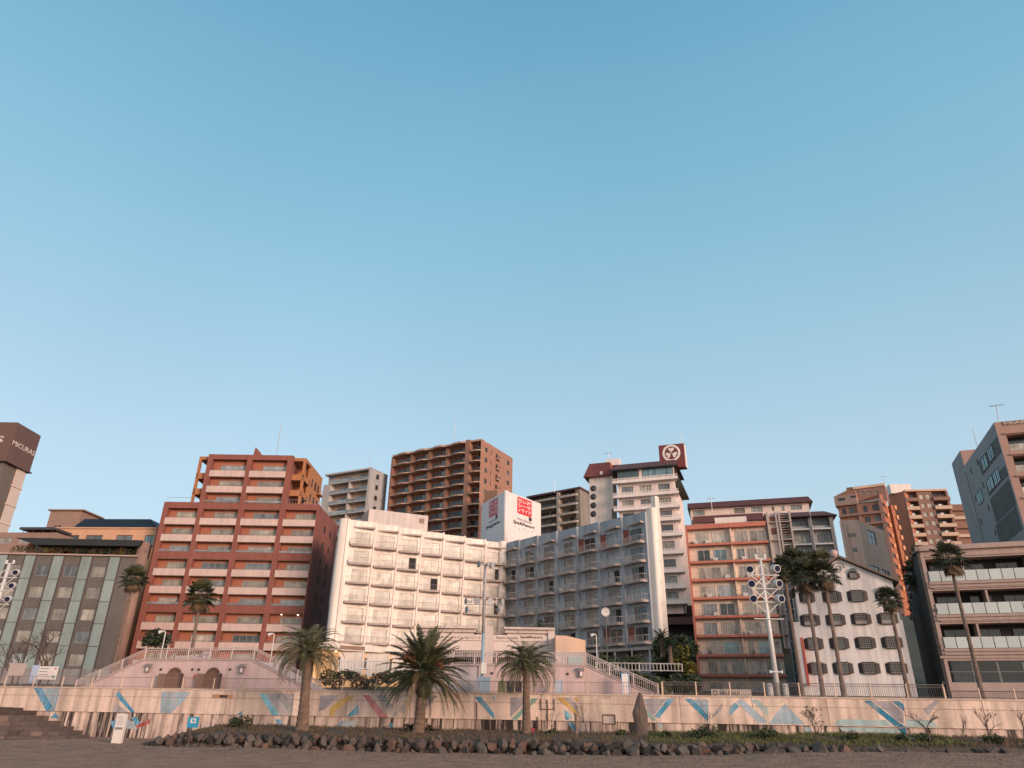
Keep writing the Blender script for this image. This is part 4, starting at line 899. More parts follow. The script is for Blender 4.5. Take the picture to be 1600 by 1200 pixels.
# lower roof band and terrace level on the left
a, b = us(fr, Qg, [(80, 180), (470, 180)], 3); zl1, zl0 = fr.hit(*Qg(150, 160), 3)[1], fr.hit(*Qg(150, 202), 3)[1]
w = MB(); w.hexa([fr.p(a, 3.6, zl0), fr.p(b, 3.6, zl0), fr.p(b, .05, zl0), fr.p(a, .05, zl0), fr.p(a, 2.6, zl1), fr.p(b, 2.6, zl1), fr.p(b, .05, zl1), fr.p(a, .05, zl1)]); w.build('lower_roof', ROOF_DK, la)
MB().fbox(fr, a + .2, b - .2, .1, 3.0, 20, zl0 - .02).build('lower_wall', LW, la)
a, b = us(fr, Qg, [(200, 180), (375, 180)], 5); MB().fbox(fr, a, b, 3.7, 6, 24, fr.hit(*Qg(300, 150), 5)[1] - 1.0).build('roof_tank_box', RYL, la)
antenna(1113, 800, 778, 160, 'thin aerial standing on the lower roof of the long white annex')
# ---------------------------------------------------------------- grey annex with white slab edges
GA = mat('annex_grey', (.21, .195, .19), .85, var=.1, streak=.2); GAL = mat('annex_pale_grey', (.36, .35, .345), .85, var=.08, streak=.15)
ga, fr, zr_ = long_house('grey concrete annex with dark red roof and white slab edges above the palm crowns', (1215, 810), (1300, 805), 150, -15, 0, 0, GA)
L = fr.len; ud = us(fr, Qr, [(498, 330), (605, 330), (640, 330), (822, 330), (855, 330), (1045, 330), (1070, 330)]); ud[0] = -2; ud[6] = L
MB().prism([fr.p(-2, -1.2, 0), fr.p(L, -1.2, 0), fr.p(L, -9, 0), fr.p(-2, -9, 0)], 18, zr_ - .05).build('wall', GAL, ga)
w = MB(); [w.fbox(fr, a, b, -1.2, 0, 18, zr_ - .02) for a, b in ((ud[1], ud[2]), (ud[3], ud[4]), (ud[5], ud[6]))]; w.build('column', GA, ga)
zsl = [hz(fr, Qr, 760, y) for y in (380, 537)]; pz = zsl[0] - zsl[1]
for a, b in ((ud[0], ud[1]), (ud[2], ud[3]), (ud[4], ud[5])):
    for k in range(-1, 4):
        z = zsl[0] - k * pz
        if k >= 0: MB().fbox(fr, a + .003, b - .003, -1.2, .12, z - .15, z + .15).build('slab_edge', WHT, ga)
        if k < 1: window(ga, fr, a + .2, b - .2, z + .25 if k >= 0 else zsl[0] + .9, min(z + pz - .5, zr_ - .4), -1.15, G_TEAL if k < 0 else G_CURTB, BRZ, 2)
        else:
            window(ga, fr, a + (b - a) * R.choice((.1, .3)), a + (b - a) * .8, z + .3, z + 2.3, -1.15, pick((G_CURTB, 2), (G_MID, 2), (G_WHITE, 1)), BRZ, 2)
    MB().fbox(fr, a, b, -1.19, -.6, zsl[0] + .16, zsl[0] + .8).build('sill_wall', GAL, ga)
w = MB(); zz = zr_ + 1.5; w.hexa([fr.p(-2.5, 1.0, zr_), fr.p(L + .9, 1.0, zr_), fr.p(L + .9, -10, zr_), fr.p(-2.5, -10, zr_), fr.p(-2.5, -1.5, zz), fr.p(L - 1.2, -1.5, zz), fr.p(L - 1.2, -8, zz), fr.p(-2.5, -8, zz)]); w.build('roof', ROOF_DK, ga)
w = MB(); ua = us(fr, Qr, [(880, 520), (880, 200)]); w.tube([fr.p(ua[0], .8, 18), fr.p(ua[0], .8, zr_ + 2.6)], .05, 5); w.build('drain_pipe', STEEL, ga)

# ---------------------------------------------------------------- flats with orange bands
OB = mat('coral_orange_paint', (.50, .165, .11), .75, var=.08, streak=.12); OW = mat('flats_beige_wall', (.74, .58, .46), .85, var=.08, streak=.18)
A = P(1070, 821, 120); fr = Frame((A.x, A.y), ang=rad(-18)); zt_ = A.z; fr.len = fr.hit(1197, 830)[0]; L = fr.len
of = bthing('apartment_building', 'beige block of flats with bright coral orange slab edges and full width balconies', fr)
zl = [hz(fr, Qg, 50, y) for y in (325, 420, 520, 620, 720, 828, 935, 1042)]; ph = (zl[0] - zl[7]) / 7
DEP = .85
MB().prism([fr.p(0, -DEP, 0), fr.p(L, -DEP, 0), fr.p(L, -12, 0), fr.p(0, -12, 0)], 3, zt_ - .5).build('wall', OW, of)
w = MB(); w.fbox(fr, 0, .32, -DEP, .1, 3, zt_); w.build('edge_column', OB, of)
w = MB(); w.fbox(fr, .32, L + .1, -12, .12, zt_ - .75, zt_); w.build('roof_parapet', OB, of)
w = MB(); um_ = us(fr, Qg, [(298, 350)])[0]; w.fbox(fr, um_ - .12, um_ + .12, -DEP, -.25, 3, zt_ - .76); w.build('party_wall', OW, of)
POT = mat('dark_pot_plant', (.05, .035, .025), .9, var=.5)
for k in range(-1, 8):
    z = zl[0] - k * ph if k >= 0 else None
    if k >= 0: MB().fbox(fr, .32, L + .15, -DEP, .14, z - .2, z + .16).build('balcony_slab', OB, of)
    zb_ = (zl[0] - (k + 1) * ph + .16) if k < 7 else zl[7] - ph
    for a, b in ((.32 + L * .10, um_ - L * .03), (um_ + L * .05, L - .25)):
        x = a; segs = R.choice((2, 2, 3))
        for j in range(segs):
            b_ = a + (b - a) * (j + 1) / segs
            window(of, fr, x + .05, b_ - R.choice((.05, .3, .6)), zb_ + .08, zb_ + 2.0, -DEP + .01, pick((G_CURTB, 3), (G_CURT, 4), (G_WHITE, 3), (G_MID, 1), (G_DARK, 1), (G_TEAL, 1)), WHT, R.choice((1, 1, 2)))
            x = b_
    w = MB(); rail_mb(w, fr, [(.35, .02), (L + .1, .02)], zb_, zb_ + .95, .02, .45, .009); w.build('balcony_rail', STEEL, of)
    w = MB()
    for j in range(R.randint(3, 7)):
        u = R.uniform(.5, L - .3); leafcloud(w, fr.p(u, -.25, zb_ + .25), (.22, .15, R.uniform(.2, .35)), 22, .09)
    if w.f: w.build('pot_plant', POT, of)
    w = MB()
    for j in range(2):
        u = R.uniform(.8, L - 1); w.fbox(fr, u, u + .75, -.75, -.42, zb_ + .02, zb_ + .62)
    w.build('air_conditioner', WHT, of)
# ---------------------------------------------------------------- lattice stair tower beside the flats, glass lift shaft below
LT = mat('beige_lattice_paint', (.42, .345, .30), .8, var=.1, streak=.1)
fx = fr.sub(L + .35, -.3, L + 4.2, -.3); zx = fx.hit(*Qr(430, 195))[1]; ux = [0, fx.len]
st = bthing('stair_tower', 'narrow beige lattice stair tower standing between the orange banded flats and grey annex', fx, 'tower')
zlow = fx.hit(*Qr(500, 690))[1]
w = MB(); MB_ = [0, .25, fx.len * .42, fx.len * .55, fx.len - .25]
for u in (0, fx.len * .36, fx.len * .48, fx.len - .3):
    w.fbox(fx, u, u + .28, -2.6, 0, 12, zx - .1 * R.random())
w.build('post', LT, st)
w = MB(); z = 14
while z < zx:
    w.fbox(fx, -.05, fx.len + .05, -2.5, .06, z, z + .14); z += 2.95
w.build('landing', LT, st)
w = MB(); z = 14.5
while z < zx - .4:
    w.fbox(fx, fx.len * .5, fx.len - .28, -.9, -.5, z, z + .1); z += .42
w.build('stair_tread', LT, st)
MB().fbox(fx, .3, fx.len * .36, -2.3, -.6, 12, zx - .2).build('lift_wall', RY, st)
w = MB()
for z in (zx - 1.2, zx - 3.2): w.fbox(fx, .5, fx.len * .34, -.59, -.5, z - .5, z + .5); w.fbox(fx, fx.len * .55, fx.len - .4, -1.2, -1.1, z - .6, z + .6)
w.build('red_panel', mat('dull_red_panel', (.24, .09, .07), .8), st)
fx = fr.sub(L + 1.2, .3, L + 5.2, .3); zx = fx.hit(1230, 905)[1]
gs = bthing('lift_shaft', 'dark glass lift shaft with thin metal framing beside the orange banded flats', fx, 'tower')
MB().fbox(fx, .1, fx.len - .1, -3, -.1, 3.5, zx).build('glass_wall', mat('shaft_glass', (.035, .045, .05), .08, rnd=0, var=.3, coat=.3), gs)
w = MB()
for u in (0, fx.len * .33, fx.len * .66, fx.len - .14): w.fbox(fx, u, u + .14, -.09, .05, 3.5, zx + .1)
for k in range(12):
    z = zx - k * 1.55
    if z > 4: w.fbox(fx, -.02, fx.len + .02, -.08, .03, z, z + .09)
w.build('shaft_frame', mat('grey_blue_frame', (.20, .21, .22), .5, metal=.3), gs)
# ---------------------------------------------------------------- white gabled house with latticed windows
GH = mat('gabled_white_render', (.72, .65, .61), .8, var=.08, streak=.28); SHT = mat('dark_brown_shutter', (.035, .023, .020), .7, var=.15)
A = P(1251, 1070, 90.5); fr = Frame((A.x, A.y), ang=rad(-20))
uR = fr.hit(1431, 1068)[0]; uRt, zRt = fr.hit(1394, 908); up, zp_ = fr.hit(1310, 873); uL, zL = fr.hit(1242, 921); uL1, zL1 = fr.hit(1242, 972); zB = A.z
gh = bthing('gabled_house', 'white gabled house with rows of dark latticed windows and brown shutters behind palms', fr, 'house')
WR = [[(95, 178, 615, 674), (216, 318, 610, 672), (345, 452, 606, 669), (490, 560, 612, 660)], [(100, 205, 732, 796), (234, 337, 730, 794), (364, 472, 726, 789), (500, 610, 724, 787)],
      [(122, 222, 853, 919), (253, 356, 851, 917), (385, 495, 849, 914), (523, 635, 847, 913)], [(138, 242, 982, 1047), (270, 378, 980, 1047), (405, 518, 980, 1046), (546, 660, 980, 1046)]]
hol = []
for row in WR:
    for x0, x1, y0, y1 in row:
        a, b = us(fr, Qh, [(x0, (y0 + y1) / 2), (x1, (y0 + y1) / 2)]); z1_, z0_ = hz(fr, Qh, (x0 + x1) / 2, y0), hz(fr, Qh, (x0 + x1) / 2, y1); hol.append((a, b, z0_, z1_))
w = MB()
mid = .28
w.wall(fr, 0, uR - .05, zB - 1.2, zL1, [(h[0] + (h[1] - h[0]) * .2, h[1] - (h[1] - h[0]) * .2, h[2] + .17, h[3] - .17) for h in hol if h[3] < zL1], .2)
zsplit = max(h[3] for h in hol) + .35
w.wall(fr, uL, uRt, zL1, zsplit, [(h[0] + (h[1] - h[0]) * .2, h[1] - (h[1] - h[0]) * .2, h[2] + .17, h[3] - .17) for h in hol if h[3] > zL1], .2)
w.face([fr.p(u, 0, z) for u, z in [(uL, zsplit), (uRt, zsplit), (uRt, max(zRt, zsplit + .05)), (up, zp_), (uL, max(zL, zsplit + .2))]])
w.build('facade_wall', GH, gh)
MB().prism([fr.p(.05, -.3, 0), fr.p(uR - .06, -.3, 0), fr.p(uR - .06, -9, 0), fr.p(.05, -9, 0)], 3, zL1 - .05).build('wall', GH, gh)
MB().prism([fr.p(uL + .05, -.3, 0), fr.p(uRt - .06, -.3, 0), fr.p(uRt - .06, -9, 0), fr.p(uL + .05, -9, 0)], zL1 - .05, zsplit - .05).build('wall', GH, gh)
rfm = mat('gable_roof_brown', (.16, .11, .09), .8, var=.15, fine=.15)
w = MB()
for (a, za__), (b, zb__) in (((uL - .4, max(zL, zsplit) + .0), (up, zp_ + .12)), ((up, zp_ + .12), (uRt + .7, zRt - .2))):
    w.hexa([fr.p(a, .5, za__), fr.p(b, .5, zb__), fr.p(b, -9.4, zb__), fr.p(a, -9.4, za__), fr.p(a, .5, za__ + .28), fr.p(b, .5, zb__ + .28), fr.p(b, -9.4, zb__ + .28), fr.p(a, -9.4, za__ + .28)])
w.build('roof', rfm, gh)
MB().tube([fr.p(up - .45, .25, zp_ + .1), fr.p(up - .45, .25, zp_ + .85), fr.p(up - .45, .25, zp_ + 1.05)], [.35, .5, .2], 12).build('roof_finial', mat('pink_finial', (.5, .33, .3), .7), gh, True)
LAT = mat('lattice_grey', (.26, .225, .20), .7)
def lattice_window(a, b, z0_, z1_, arch=False):
    z0_ += .12; z1_ -= .12; d = (b - a) * .2; a2, b2 = a + d, b - d
    MB().face([fr.p(a2, -.12, z0_), fr.p(b2, -.12, z0_), fr.p(b2, -.12, z1_), fr.p(a2, -.12, z1_)]).build('pane', G_DARK, gh) if False else None
    w = MB(); n_ = 6
    for k in range(n_ + 1): u = lerp(a2, b2, k / n_); w.fbox(fr, u - .02, u + .02, .14, .17, z0_ + .05, z1_ - .05)
    for k in range(6): z = lerp(z0_ + .08, z1_ - .08, k / 5); w.fbox(fr, a2, b2, .142, .172, z - .018, z + .018)
    o = w.build('window', LAT, gh)
    MB().face([fr.p(a2, -.1, z0_ + .06), fr.p(b2, -.1, z0_ + .06), fr.p(b2, -.1, z1_ - .06), fr.p(a2, -.1, z1_ - .06)]).build('pane', pick((G_DARK, 2), (G_MID, 3)), o)
    w = MB(); w.fbox(fr, a2, b2, .02, .24, z0_ - .1, z0_ - .01); w.fbox(fr, a2, b2, .02, .24, z1_ + .01, z1_ + .1); w.build('sill', SHT, o)
    for s_, (p0, p1) in ((0, (a, a2)), (1, (b, b2))):
        w = MB(); w.hexa([fr.p(p0, .02, z0_ + .05), fr.p(p1, .22, z0_ - .08), fr.p(p1, .16, z0_ - .08), fr.p(p0, -.01, z0_ + .05), fr.p(p0, .02, z1_ - .1), fr.p(p1, .22, z1_ + .06), fr.p(p1, .16, z1_ + .06), fr.p(p0, -.01, z1_ - .1)]); w.build('shutter', SHT, o)
    if arch:
        w = MB(); um = (a2 + b2) / 2; r = (b2 - a2) / 2; w.fprism(fr, [(um + r * math.cos(t), z1_ + .13 + r * math.sin(t)) for t in [math.pi * i / 10 for i in range(11)]], .0, .3); w.build('arch_top', mat('arch_green_grey', (.10, .105, .09), .7), o)
for i, h in enumerate(hol): lattice_window(*h, arch=(i == 3))
a, b = us(fr, Qh, [(345, 530), (412, 530)]); lattice_window(a, b, hz(fr, Qh, 380, 551), hz(fr, Qh, 380, 512), True)
# plaster swirl under the gable
u, z = fr.hit(*Qh(300, 492)); w = MB(); w.tube([fr.p(u + r * math.cos(t), .06, z + r * math.sin(t)) for t, r in [(i * .45, .75 - i * .027) for i in range(24)]], .09, 6); w.build('plaster_scroll', mat('scroll_grey', (.40, .35, .32), .8), gh)
# vertical red and white sign on its left edge
a = fr.hit(1249, 1030)[0]; b = fr.hit(1259, 1030)[0]; z1_, z0_ = fr.hit(1250, 995)[1], fr.hit(1262, 1070)[1]
vs = thing('shop_sign', 'narrow upright sign of a white panel with a red edge on the gabled house', 'sign', fr.p(a, .5, z0_))
sL_ = fr.hit(1244, 1000)[0]; w = MB(); w.fbox(fr, sL_ - .1, a + .45, .15, .5, z0_, z1_); w.build('panel', mat('sign_pale_panel', (.48, .44, .43), .6), vs)
MB().fbox(fr, a + .46, b + .02, .12, .55, z0_ - .1, z1_ - .15).build('red_edge', mat('sign_red_edge', (.42, .075, .05), .6), vs)
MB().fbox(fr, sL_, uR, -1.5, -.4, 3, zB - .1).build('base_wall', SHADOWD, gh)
# ---------------------------------------------------------------- beige tower behind the gable
SB = mat('small_tower_beige', (.60, .42, .34), .85, var=.08, streak=.15)
C = P(1340, 812.5, 125); fl = Frame((C.x, C.y), ang=rad(-14)); u0 = fl.hit(1311.5, 812)[0]; fl = fl.sub(u0, 0, 0, 0); f2 = Frame(C, Pz(1381, 829, C.z)); f2.len += 0
bs = bthing('apartment_building', 'plain beige tower with a tall cross window behind the gabled house', fl)
hl = [(*us(fl, Qq, [(350, 965), (410, 965)]), hz(fl, Qq, 380, 997), hz(fl, Qq, 380, 935)), (*us(fl, Qq, [(418, 965), (470, 965)]), hz(fl, Qq, 440, 997), hz(fl, Qq, 440, 935)), (*us(fl, Qq, [(400, 1170), (495, 1170)]), hz(fl, Qq, 440, 1230), hz(fl, Qq, 440, 1162))]
MB().wall(fl, 0, fl.len, 5, C.z, hl, .2, ends=(1, 0)).build('facade_wall', SB, bs)
for h in hl: window(bs, fl, *h, -.18, G_DARK, ALU, 1)
u1, u2 = us(f2, Qq, [(672, 1000), (788, 1000)]); zA, zB_ = hz(f2, Qq, 730, 905), hz(f2, Qq, 730, 1095)
h2 = [(u1, u2, zB_, zA)] + [(*us(f2, Qh, [(x0, y), (x1, y)]), hz(f2, Qh, x0, y + 15), hz(f2, Qh, x0, y - 12)) for x0, x1, y in ((465, 512, 487), (524, 550, 508), (554, 568, 517))]
MB().wall(f2, 0, f2.len, 5, C.z, h2, .2, ends=(0, 1)).build('side_wall', SB, bs)
for i, h in enumerate(h2): window(bs, f2, *h, -.18, G_MID if i else G_CURTB, BRZ, 1, 1 if i == 0 else 0)
corner_body(MB(), fl, f2, 4, C.z - .04).build('wall', SB, bs)
w = MB(); w.fbox(fl, .5, .75, 0, .2, 5, C.z); w.fbox(fl, 1.1, 1.25, 0, .15, 5, C.z - 1); w.build('drain_pipe', SB, bs)

# ---------------------------------------------------------------- terracotta stepped flats and brown flats on the hill
TC = mat('terracotta_render', (.31, .145, .095), .85, var=.1, streak=.15); TCD = mat('terracotta_band', (.30, .16, .125), .85, var=.1); TGR = mat('terracotta_grey_pink', (.34, .225, .19), .85, var=.1)
A = P(1304.5, 775, 225); fl = Frame((A.x, A.y), ang=rad(-33)); fl.len = fl.hit(*Qq(860, 400))[0]; L = fl.len
oa = bthing('apartment_building', 'stepped terracotta apartment building with dark square windows behind the beige tower', fl)
zT = hz(fl, Qq, 490, 470)
hl = []
for x0, x1, y0, y1 in ((255, 325, 545, 640), (362, 445, 530, 625), (585, 655, 505, 600), (730, 825, 485, 575), (612, 705, 675, 770), (765, 858, 658, 755), (790, 900, 820, 880)):
    a, b = us(fl, Qq, [(x0, (y0 + y1) / 2), (x1, (y0 + y1) / 2)]); hl.append((a, b, hz(fl, Qq, (x0 + x1) / 2, y1), hz(fl, Qq, (x0 + x1) / 2, y0)))
uS = us(fl, Qq, [(500, 500)])[0]
MB().wall(fl, us(fl, Qq, [(205, 600)])[0], L, 30, zT, hl, .3).build('facade_wall', TC, oa)
for h in hl: window(oa, fl, *h, -.28, pick((G_DARK, 2), (G_MID, 1)), BRZ, 1)
u0 = us(fl, Qq, [(205, 600)])[0]
MB().prism([fl.p(u0, -.3, 0), fl.p(L, -.3, 0), fl.p(L, -14, 0), fl.p(u0, -14, 0)], 28, zT - .1).build('wall', TC, oa)
w = MB()
zbnd = [hz(fl, Qq, 520, y) for y in (640, 800)]
for z in zbnd: w.fbox(fl, u0 - .1, L + .2, 0, .7, z - .35, z + .35)
w.fbox(fl, uS - .3, uS + .6, 0, .4, 30, zT); w.fbox(fl, L - .8, L + .15, 0, .5, 30, zT + .4); w.build('facade_band', TCD, oa)
# top floor set of grey pink storey and the stepped penthouse
a, b = us(fl, Qq, [(145, 440), (490, 400)]); z0_, z1_ = hz(fl, Qq, 150, 500), hz(fl, Qq, 150, 365)
hh = [(*us(fl, Qq, [(185, 390), (300, 390)], .8), hz(fl, Qq, 240, 425, .8), hz(fl, Qq, 240, 385, .8)), (*us(fl, Qq, [(380, 360), (475, 355)], .8), hz(fl, Qq, 430, 378, .8), hz(fl, Qq, 430, 345, .8))]
MB().wall(fl, a, b, z0_ - .2, z1_, hh, .4, 1.1, n=.8).build('top_storey_wall', TGR, oa)
for h in hh: window(oa, fl, *h, .45, G_DARK, BRZ, 1)
MB().fbox(fl, a, b, -6, .79, z0_ - .5, z0_ - .21).build('soffit', TCD, oa); MB().fbox(fl, a + .2, b - .1, -8, -.32, z0_ - .2, z1_ - .1).build('top_storey', TGR, oa)
MB().fprism(fl, [(a, z1_ + .01), (b, z1_ + .01), (b, z1_ + 1.3), (lerp(a, b, .6), z1_ + 1.5)], -6, .5).build('sloped_roof', TC, oa)
c2, d2 = us(fl, Qq, [(335, 300), (955, 330)], -4); zP = fl.hit(*Qq(600, 228), -4)[1]; zP0 = fl.hit(*Qq(600, 330), -4)[1] - 3
hh = [(u - .55, u + .55, fl.hit(*Qq(x, 325), -4)[1], fl.hit(*Qq(x, 278), -4)[1]) for x, u in [(x, us(fl, Qq, [(x, 300)], -4)[0]) for x in (495, 585, 680, 805)]]
MB().wall(fl, c2, d2, zP0, zP, hh, .4, 5, n=-4).build('penthouse_wall', TCD, oa)
for h in hh: window(oa, fl, *h, -4.35, G_WHITE, ALU, 0)
MB().fbox(fl, c2 + 2, d2, -9, -3.7, zP + .01, zP + .8).build('penthouse_parapet', mat('cream_penthouse_parapet', (.74, .5, .34), .7), oa); MB().fbox(fl, c2, c2 + 1.98, -9, -3.9, zP + .01, zP + .9).build('penthouse_block', TC, oa)  # penthouse parapet in plain cream
w = MB(); a, b = us(fl, Qq, [(525, 450), (870, 390)]); w.fprism(fl, [(a, zT + .02), (b, zT + .02), (b, zT + .9), (a, zT + .25)], -3, .3); w.build('grey_canopy', mat('grey_metal_roof', (.27, .25, .25), .6), oa)
# orange faceted flank to its right
f3 = Frame(fl.p(L, 0, 0), ang=rad(18)); f3.len = 9; w = MB()
for k in range(3):
    w.fbox(f3, k * 1.9, k * 1.9 + 1.3, -6, -.2 - .6 * (k % 2), 28, zT + 2.2 - k * 1.6); w.fbox(f3, k * 1.9 + 1.3, k * 1.9 + 1.9, -6, -1.6, 28, zT + 1.5 - k)
w.build('orange_flank', mat('bright_orange_flank', (.36, .13, .07), .85, var=.12), oa)
for k in range(9):
    z = zT - 1 - k * 3.2; b = MB(); b.fbox(f3, 1.2, 2.0, -.75, .3, z - .9, z + .3); b.fbox(f3, 4.9, 5.7, -.75, .2, z - 1.3, z); b.build('flank_balcony', mat('pale_orange_balcony', (.60, .28, .15), .85), oa)
    window(oa, f3, .2, .9, z - .6, z + .8, -.15, G_DARK, BRZ, 0)
# brown flats
BA = mat('brown_flats_tile', (.24, .125, .095), .85, var=.08, streak=.1, fine=.1); BAP = mat('flats_cream_parapet', (.50, .35, .26), .8, var=.06)
C = P(1413, 767, 240); f2 = Frame((C.x, C.y), ang=rad(-8)); f2.len = f2.hit(1478, 771)[0]; fl = Frame((C.x, C.y), ang=rad(-62)); uu = fl.hit(1384, 768.5)[0]
fl = fl.sub(max(uu, -16), 0, 0, 0); L = f2.len
br = bthing('apartment_building', 'brown apartment building with cream balcony parapets and an orange flank on the hill', f2)
zT = C.z
MB().prism([fl.p(0, 0, 0), f2.p(0, 0, 0), f2.p(0, -2, 0) + f2.u * 2, fl.p(0, -3, 0)], 28, zT).build('orange_side_wall', mat('red_orange_side', (.46, .17, .10), .85, var=.1, streak=.1), br)
rz = [hz(f2, Qi, 240, y) for y in (862, 932, 1003, 1073, 1141)]; pz = (rz[0] - rz[4]) / 4
ud = us(f2, Qi, [(170, 850), (182, 850), (283, 850), (398, 850), (412, 850), (532, 850), (570, 930), (610, 1060)])
MB().prism([f2.p(.2, -2, 0), f2.p(L, -2, 0), f2.p(L, -13, 0), f2.p(.2, -13, 0)], 28, zT - .3).build('wall', BA, br)
MB().prism([f2.p(L + .001, -3, 0), f2.p(L + 7, -3, 0), f2.p(L + 7, -11, 0), f2.p(L + .001, -11, 0)], 28, rz[0] + 1.5).build('stepped_wall', BA, br); MB().prism([f2.p(L + 7.01, -3.5, 0), f2.p(L + 14, -3.5, 0), f2.p(L + 14, -11, 0), f2.p(L + 7.01, -11, 0)], 28, rz[2] + 2).build('stepped_wall', BA, br)
w = MB(); w.fbox(f2, .0, L + .3, -2.5, .5, zT - .3, zT + .35); w.build('cornice', mat('flats_cornice', (.58, .38, .27), .8), br)
hl = []
for k in range(-1, 9):
    z = rz[0] - k * pz
    for j in range(2): hl.append((lerp(ud[2], ud[3], .12 + .45 * j), lerp(ud[2], ud[3], .42 + .45 * j), z - .3, z + 1.3))
MB().wall(f2, ud[2], ud[3], 28, zT - .31, hl, .25, 2).build('facade_wall', BA, br)
for h in hl:
    if h[2] > 45: window(br, f2, *h, -.22, pick((G_WHITE, 2), (G_CURT, 1)), ALU, 1)
w = MB(); w.fbox(f2, .0, ud[1], -2, 0, 28, zT - .31); w.fbox(f2, ud[5], L, -2, -.2, 28, zT - .31); w.build('pilaster', BA, br)
for k in range(-1, 9):
    z = rz[0] - k * pz
    for a, b, e in ((ud[1] + .01, ud[2] - .01, 0), (ud[3] + .01, ud[5] - .01, .5)):
        if k >= 0 or True:
            MB().fbox(f2, a, b, -2, .15 + e, z - .95, z + .25).build('balcony_parapet', BAP if k >= 0 else BA, br)
        window(br, f2, a + .4, lerp(a, b, .5), z - .3, z + 1.9, -1.97, G_DARK, BRZ, 1); window(br, f2, lerp(a, b, .58), b - .3, z - .3, z + 1.9, -1.97, pick((G_CURT, 2), (G_DARK, 2)), BRZ, 1)
        if k >= 0: MB().fbox(f2, lerp(a, b, .3), lerp(a, b, .3) + 1, -1, -.4, z + .3, z + 1.0).build('air_conditioner', WHT, br)
for i, (u0, top) in enumerate(((L + .5, 0), (L + 7.5, 2))):
    for k in range(top, 8):
        z = rz[0] - k * pz; MB().fbox(f2, u0, u0 + 6, -3.2, -2.2, z - .9, z + .2).build('balcony_parapet', BAP if k % 2 else BA, br)
w = MB(); a, b = us(fl, Qi, [(40, 700), (110, 690)], -4); w.fbox(f2, -3.5, 3.5, -7, -2.5, zT - .1, zT + 3.2); w.fbox(f2, 3.6, 7, -6, -3, zT - .1, zT + 1.2); w.build('roof_tank_house', RYL, br)
antenna(1385, 768, 744, 236, 'wide aerial above the stepped terracotta apartments')

# ---------------------------------------------------------------- tall grey and pink hotel tower on the right
PT = mat('pink_tower_tile', (.37, .225, .18), .8, var=.07, fine=.08, streak=.08); GS_ = mat('grey_tower_side', (.27, .27, .275), .85, var=.08, streak=.12); GDK = mat('dark_stone_panel', (.085, .085, .078), .8, var=.2, fine=.2)
C = P(1553, 660, 96); zT = C.z; fr = Frame((C.x, C.y), ang=rad(-20)); fr.len = 22; fs = Frame((C.x, C.y), ang=rad(-110.5)); dback = -fs.hit(1508, 735)[0]; uB, zbR = fs.hit(1502.5, 700); uB2 = fs.hit(1487, 725)[0]; fsO = fs; print('tower side', dback, uB, zbR, uB2)
fs = fs.sub(-dback, 0, 0, 0); L = fr.len
rt = bthing('hotel_tower', 'tall hotel tower with a grey side wall and pink front of dark balconies', fr, 'hotel')
ua = us(fr, Qi, [(975, 350)])[0]; rz = [fr.hit(1588, y)[1] for y in (702, 736, 771)]; pz = (rz[0] - rz[2]) / 2
hl = []
for k in range(7): z = rz[0] - k * pz; hl.append((ua, L - .6, z - .15, z + 2.25))
MB().wall(fr, 0, L, 4, zT, hl, 1.6, 1.9, ends=(0, 1)).build('facade_wall', PT, rt)
MB().prism([fs.p(.01, -1.9, 0), fr.p(1.9, -1.9, 0), fr.p(L, -1.9, 0), fr.p(L, -dback, 0), fs.p(.01, -1.9, 0)][:4], 3, zT - .4).build('wall', GDK, rt)
for k, h in enumerate(hl):
    MB().fbox(fr, h[0], h[1], -1.62, -1.58, h[2], h[3]).build('recess_back', G_DARK, rt)
    n_ = 9; 
    for j in range(n_):
        a = lerp(h[0], h[1], j / n_) + .04; MB().fbox(fr, a, lerp(h[0], h[1], (j + 1) / n_) - .04, -.12, -.05, h[2] + .03, h[2] + 1.0).build('glass_panel', G_WHITE, rt)
    w = MB(); w.fbox(fr, h[0] - .3, L, 0, .22, h[3] + .15, h[3] + .35); w.build('lintel_trim', PT, rt)
zf0, zf1 = hz(fr, Qu, 740, 388), hz(fr, Qu, 740, 335)
ua2 = us(fr, Qu, [(730, 350)])[0]
MB().fbox(fr, ua2, L - .5, .0, .05, zf0, zf1).build('name_frieze', mat('frieze_brown', (.16, .10, .085), .8, var=.3), rt)
text_part(rt, 'PEARL STAR', fr, ua2 + .2, ua2 + 7.2, zf0 + .08, zf1 - .06, .07, mat('frieze_letter', (.44, .32, .26), .7), bold=.03)
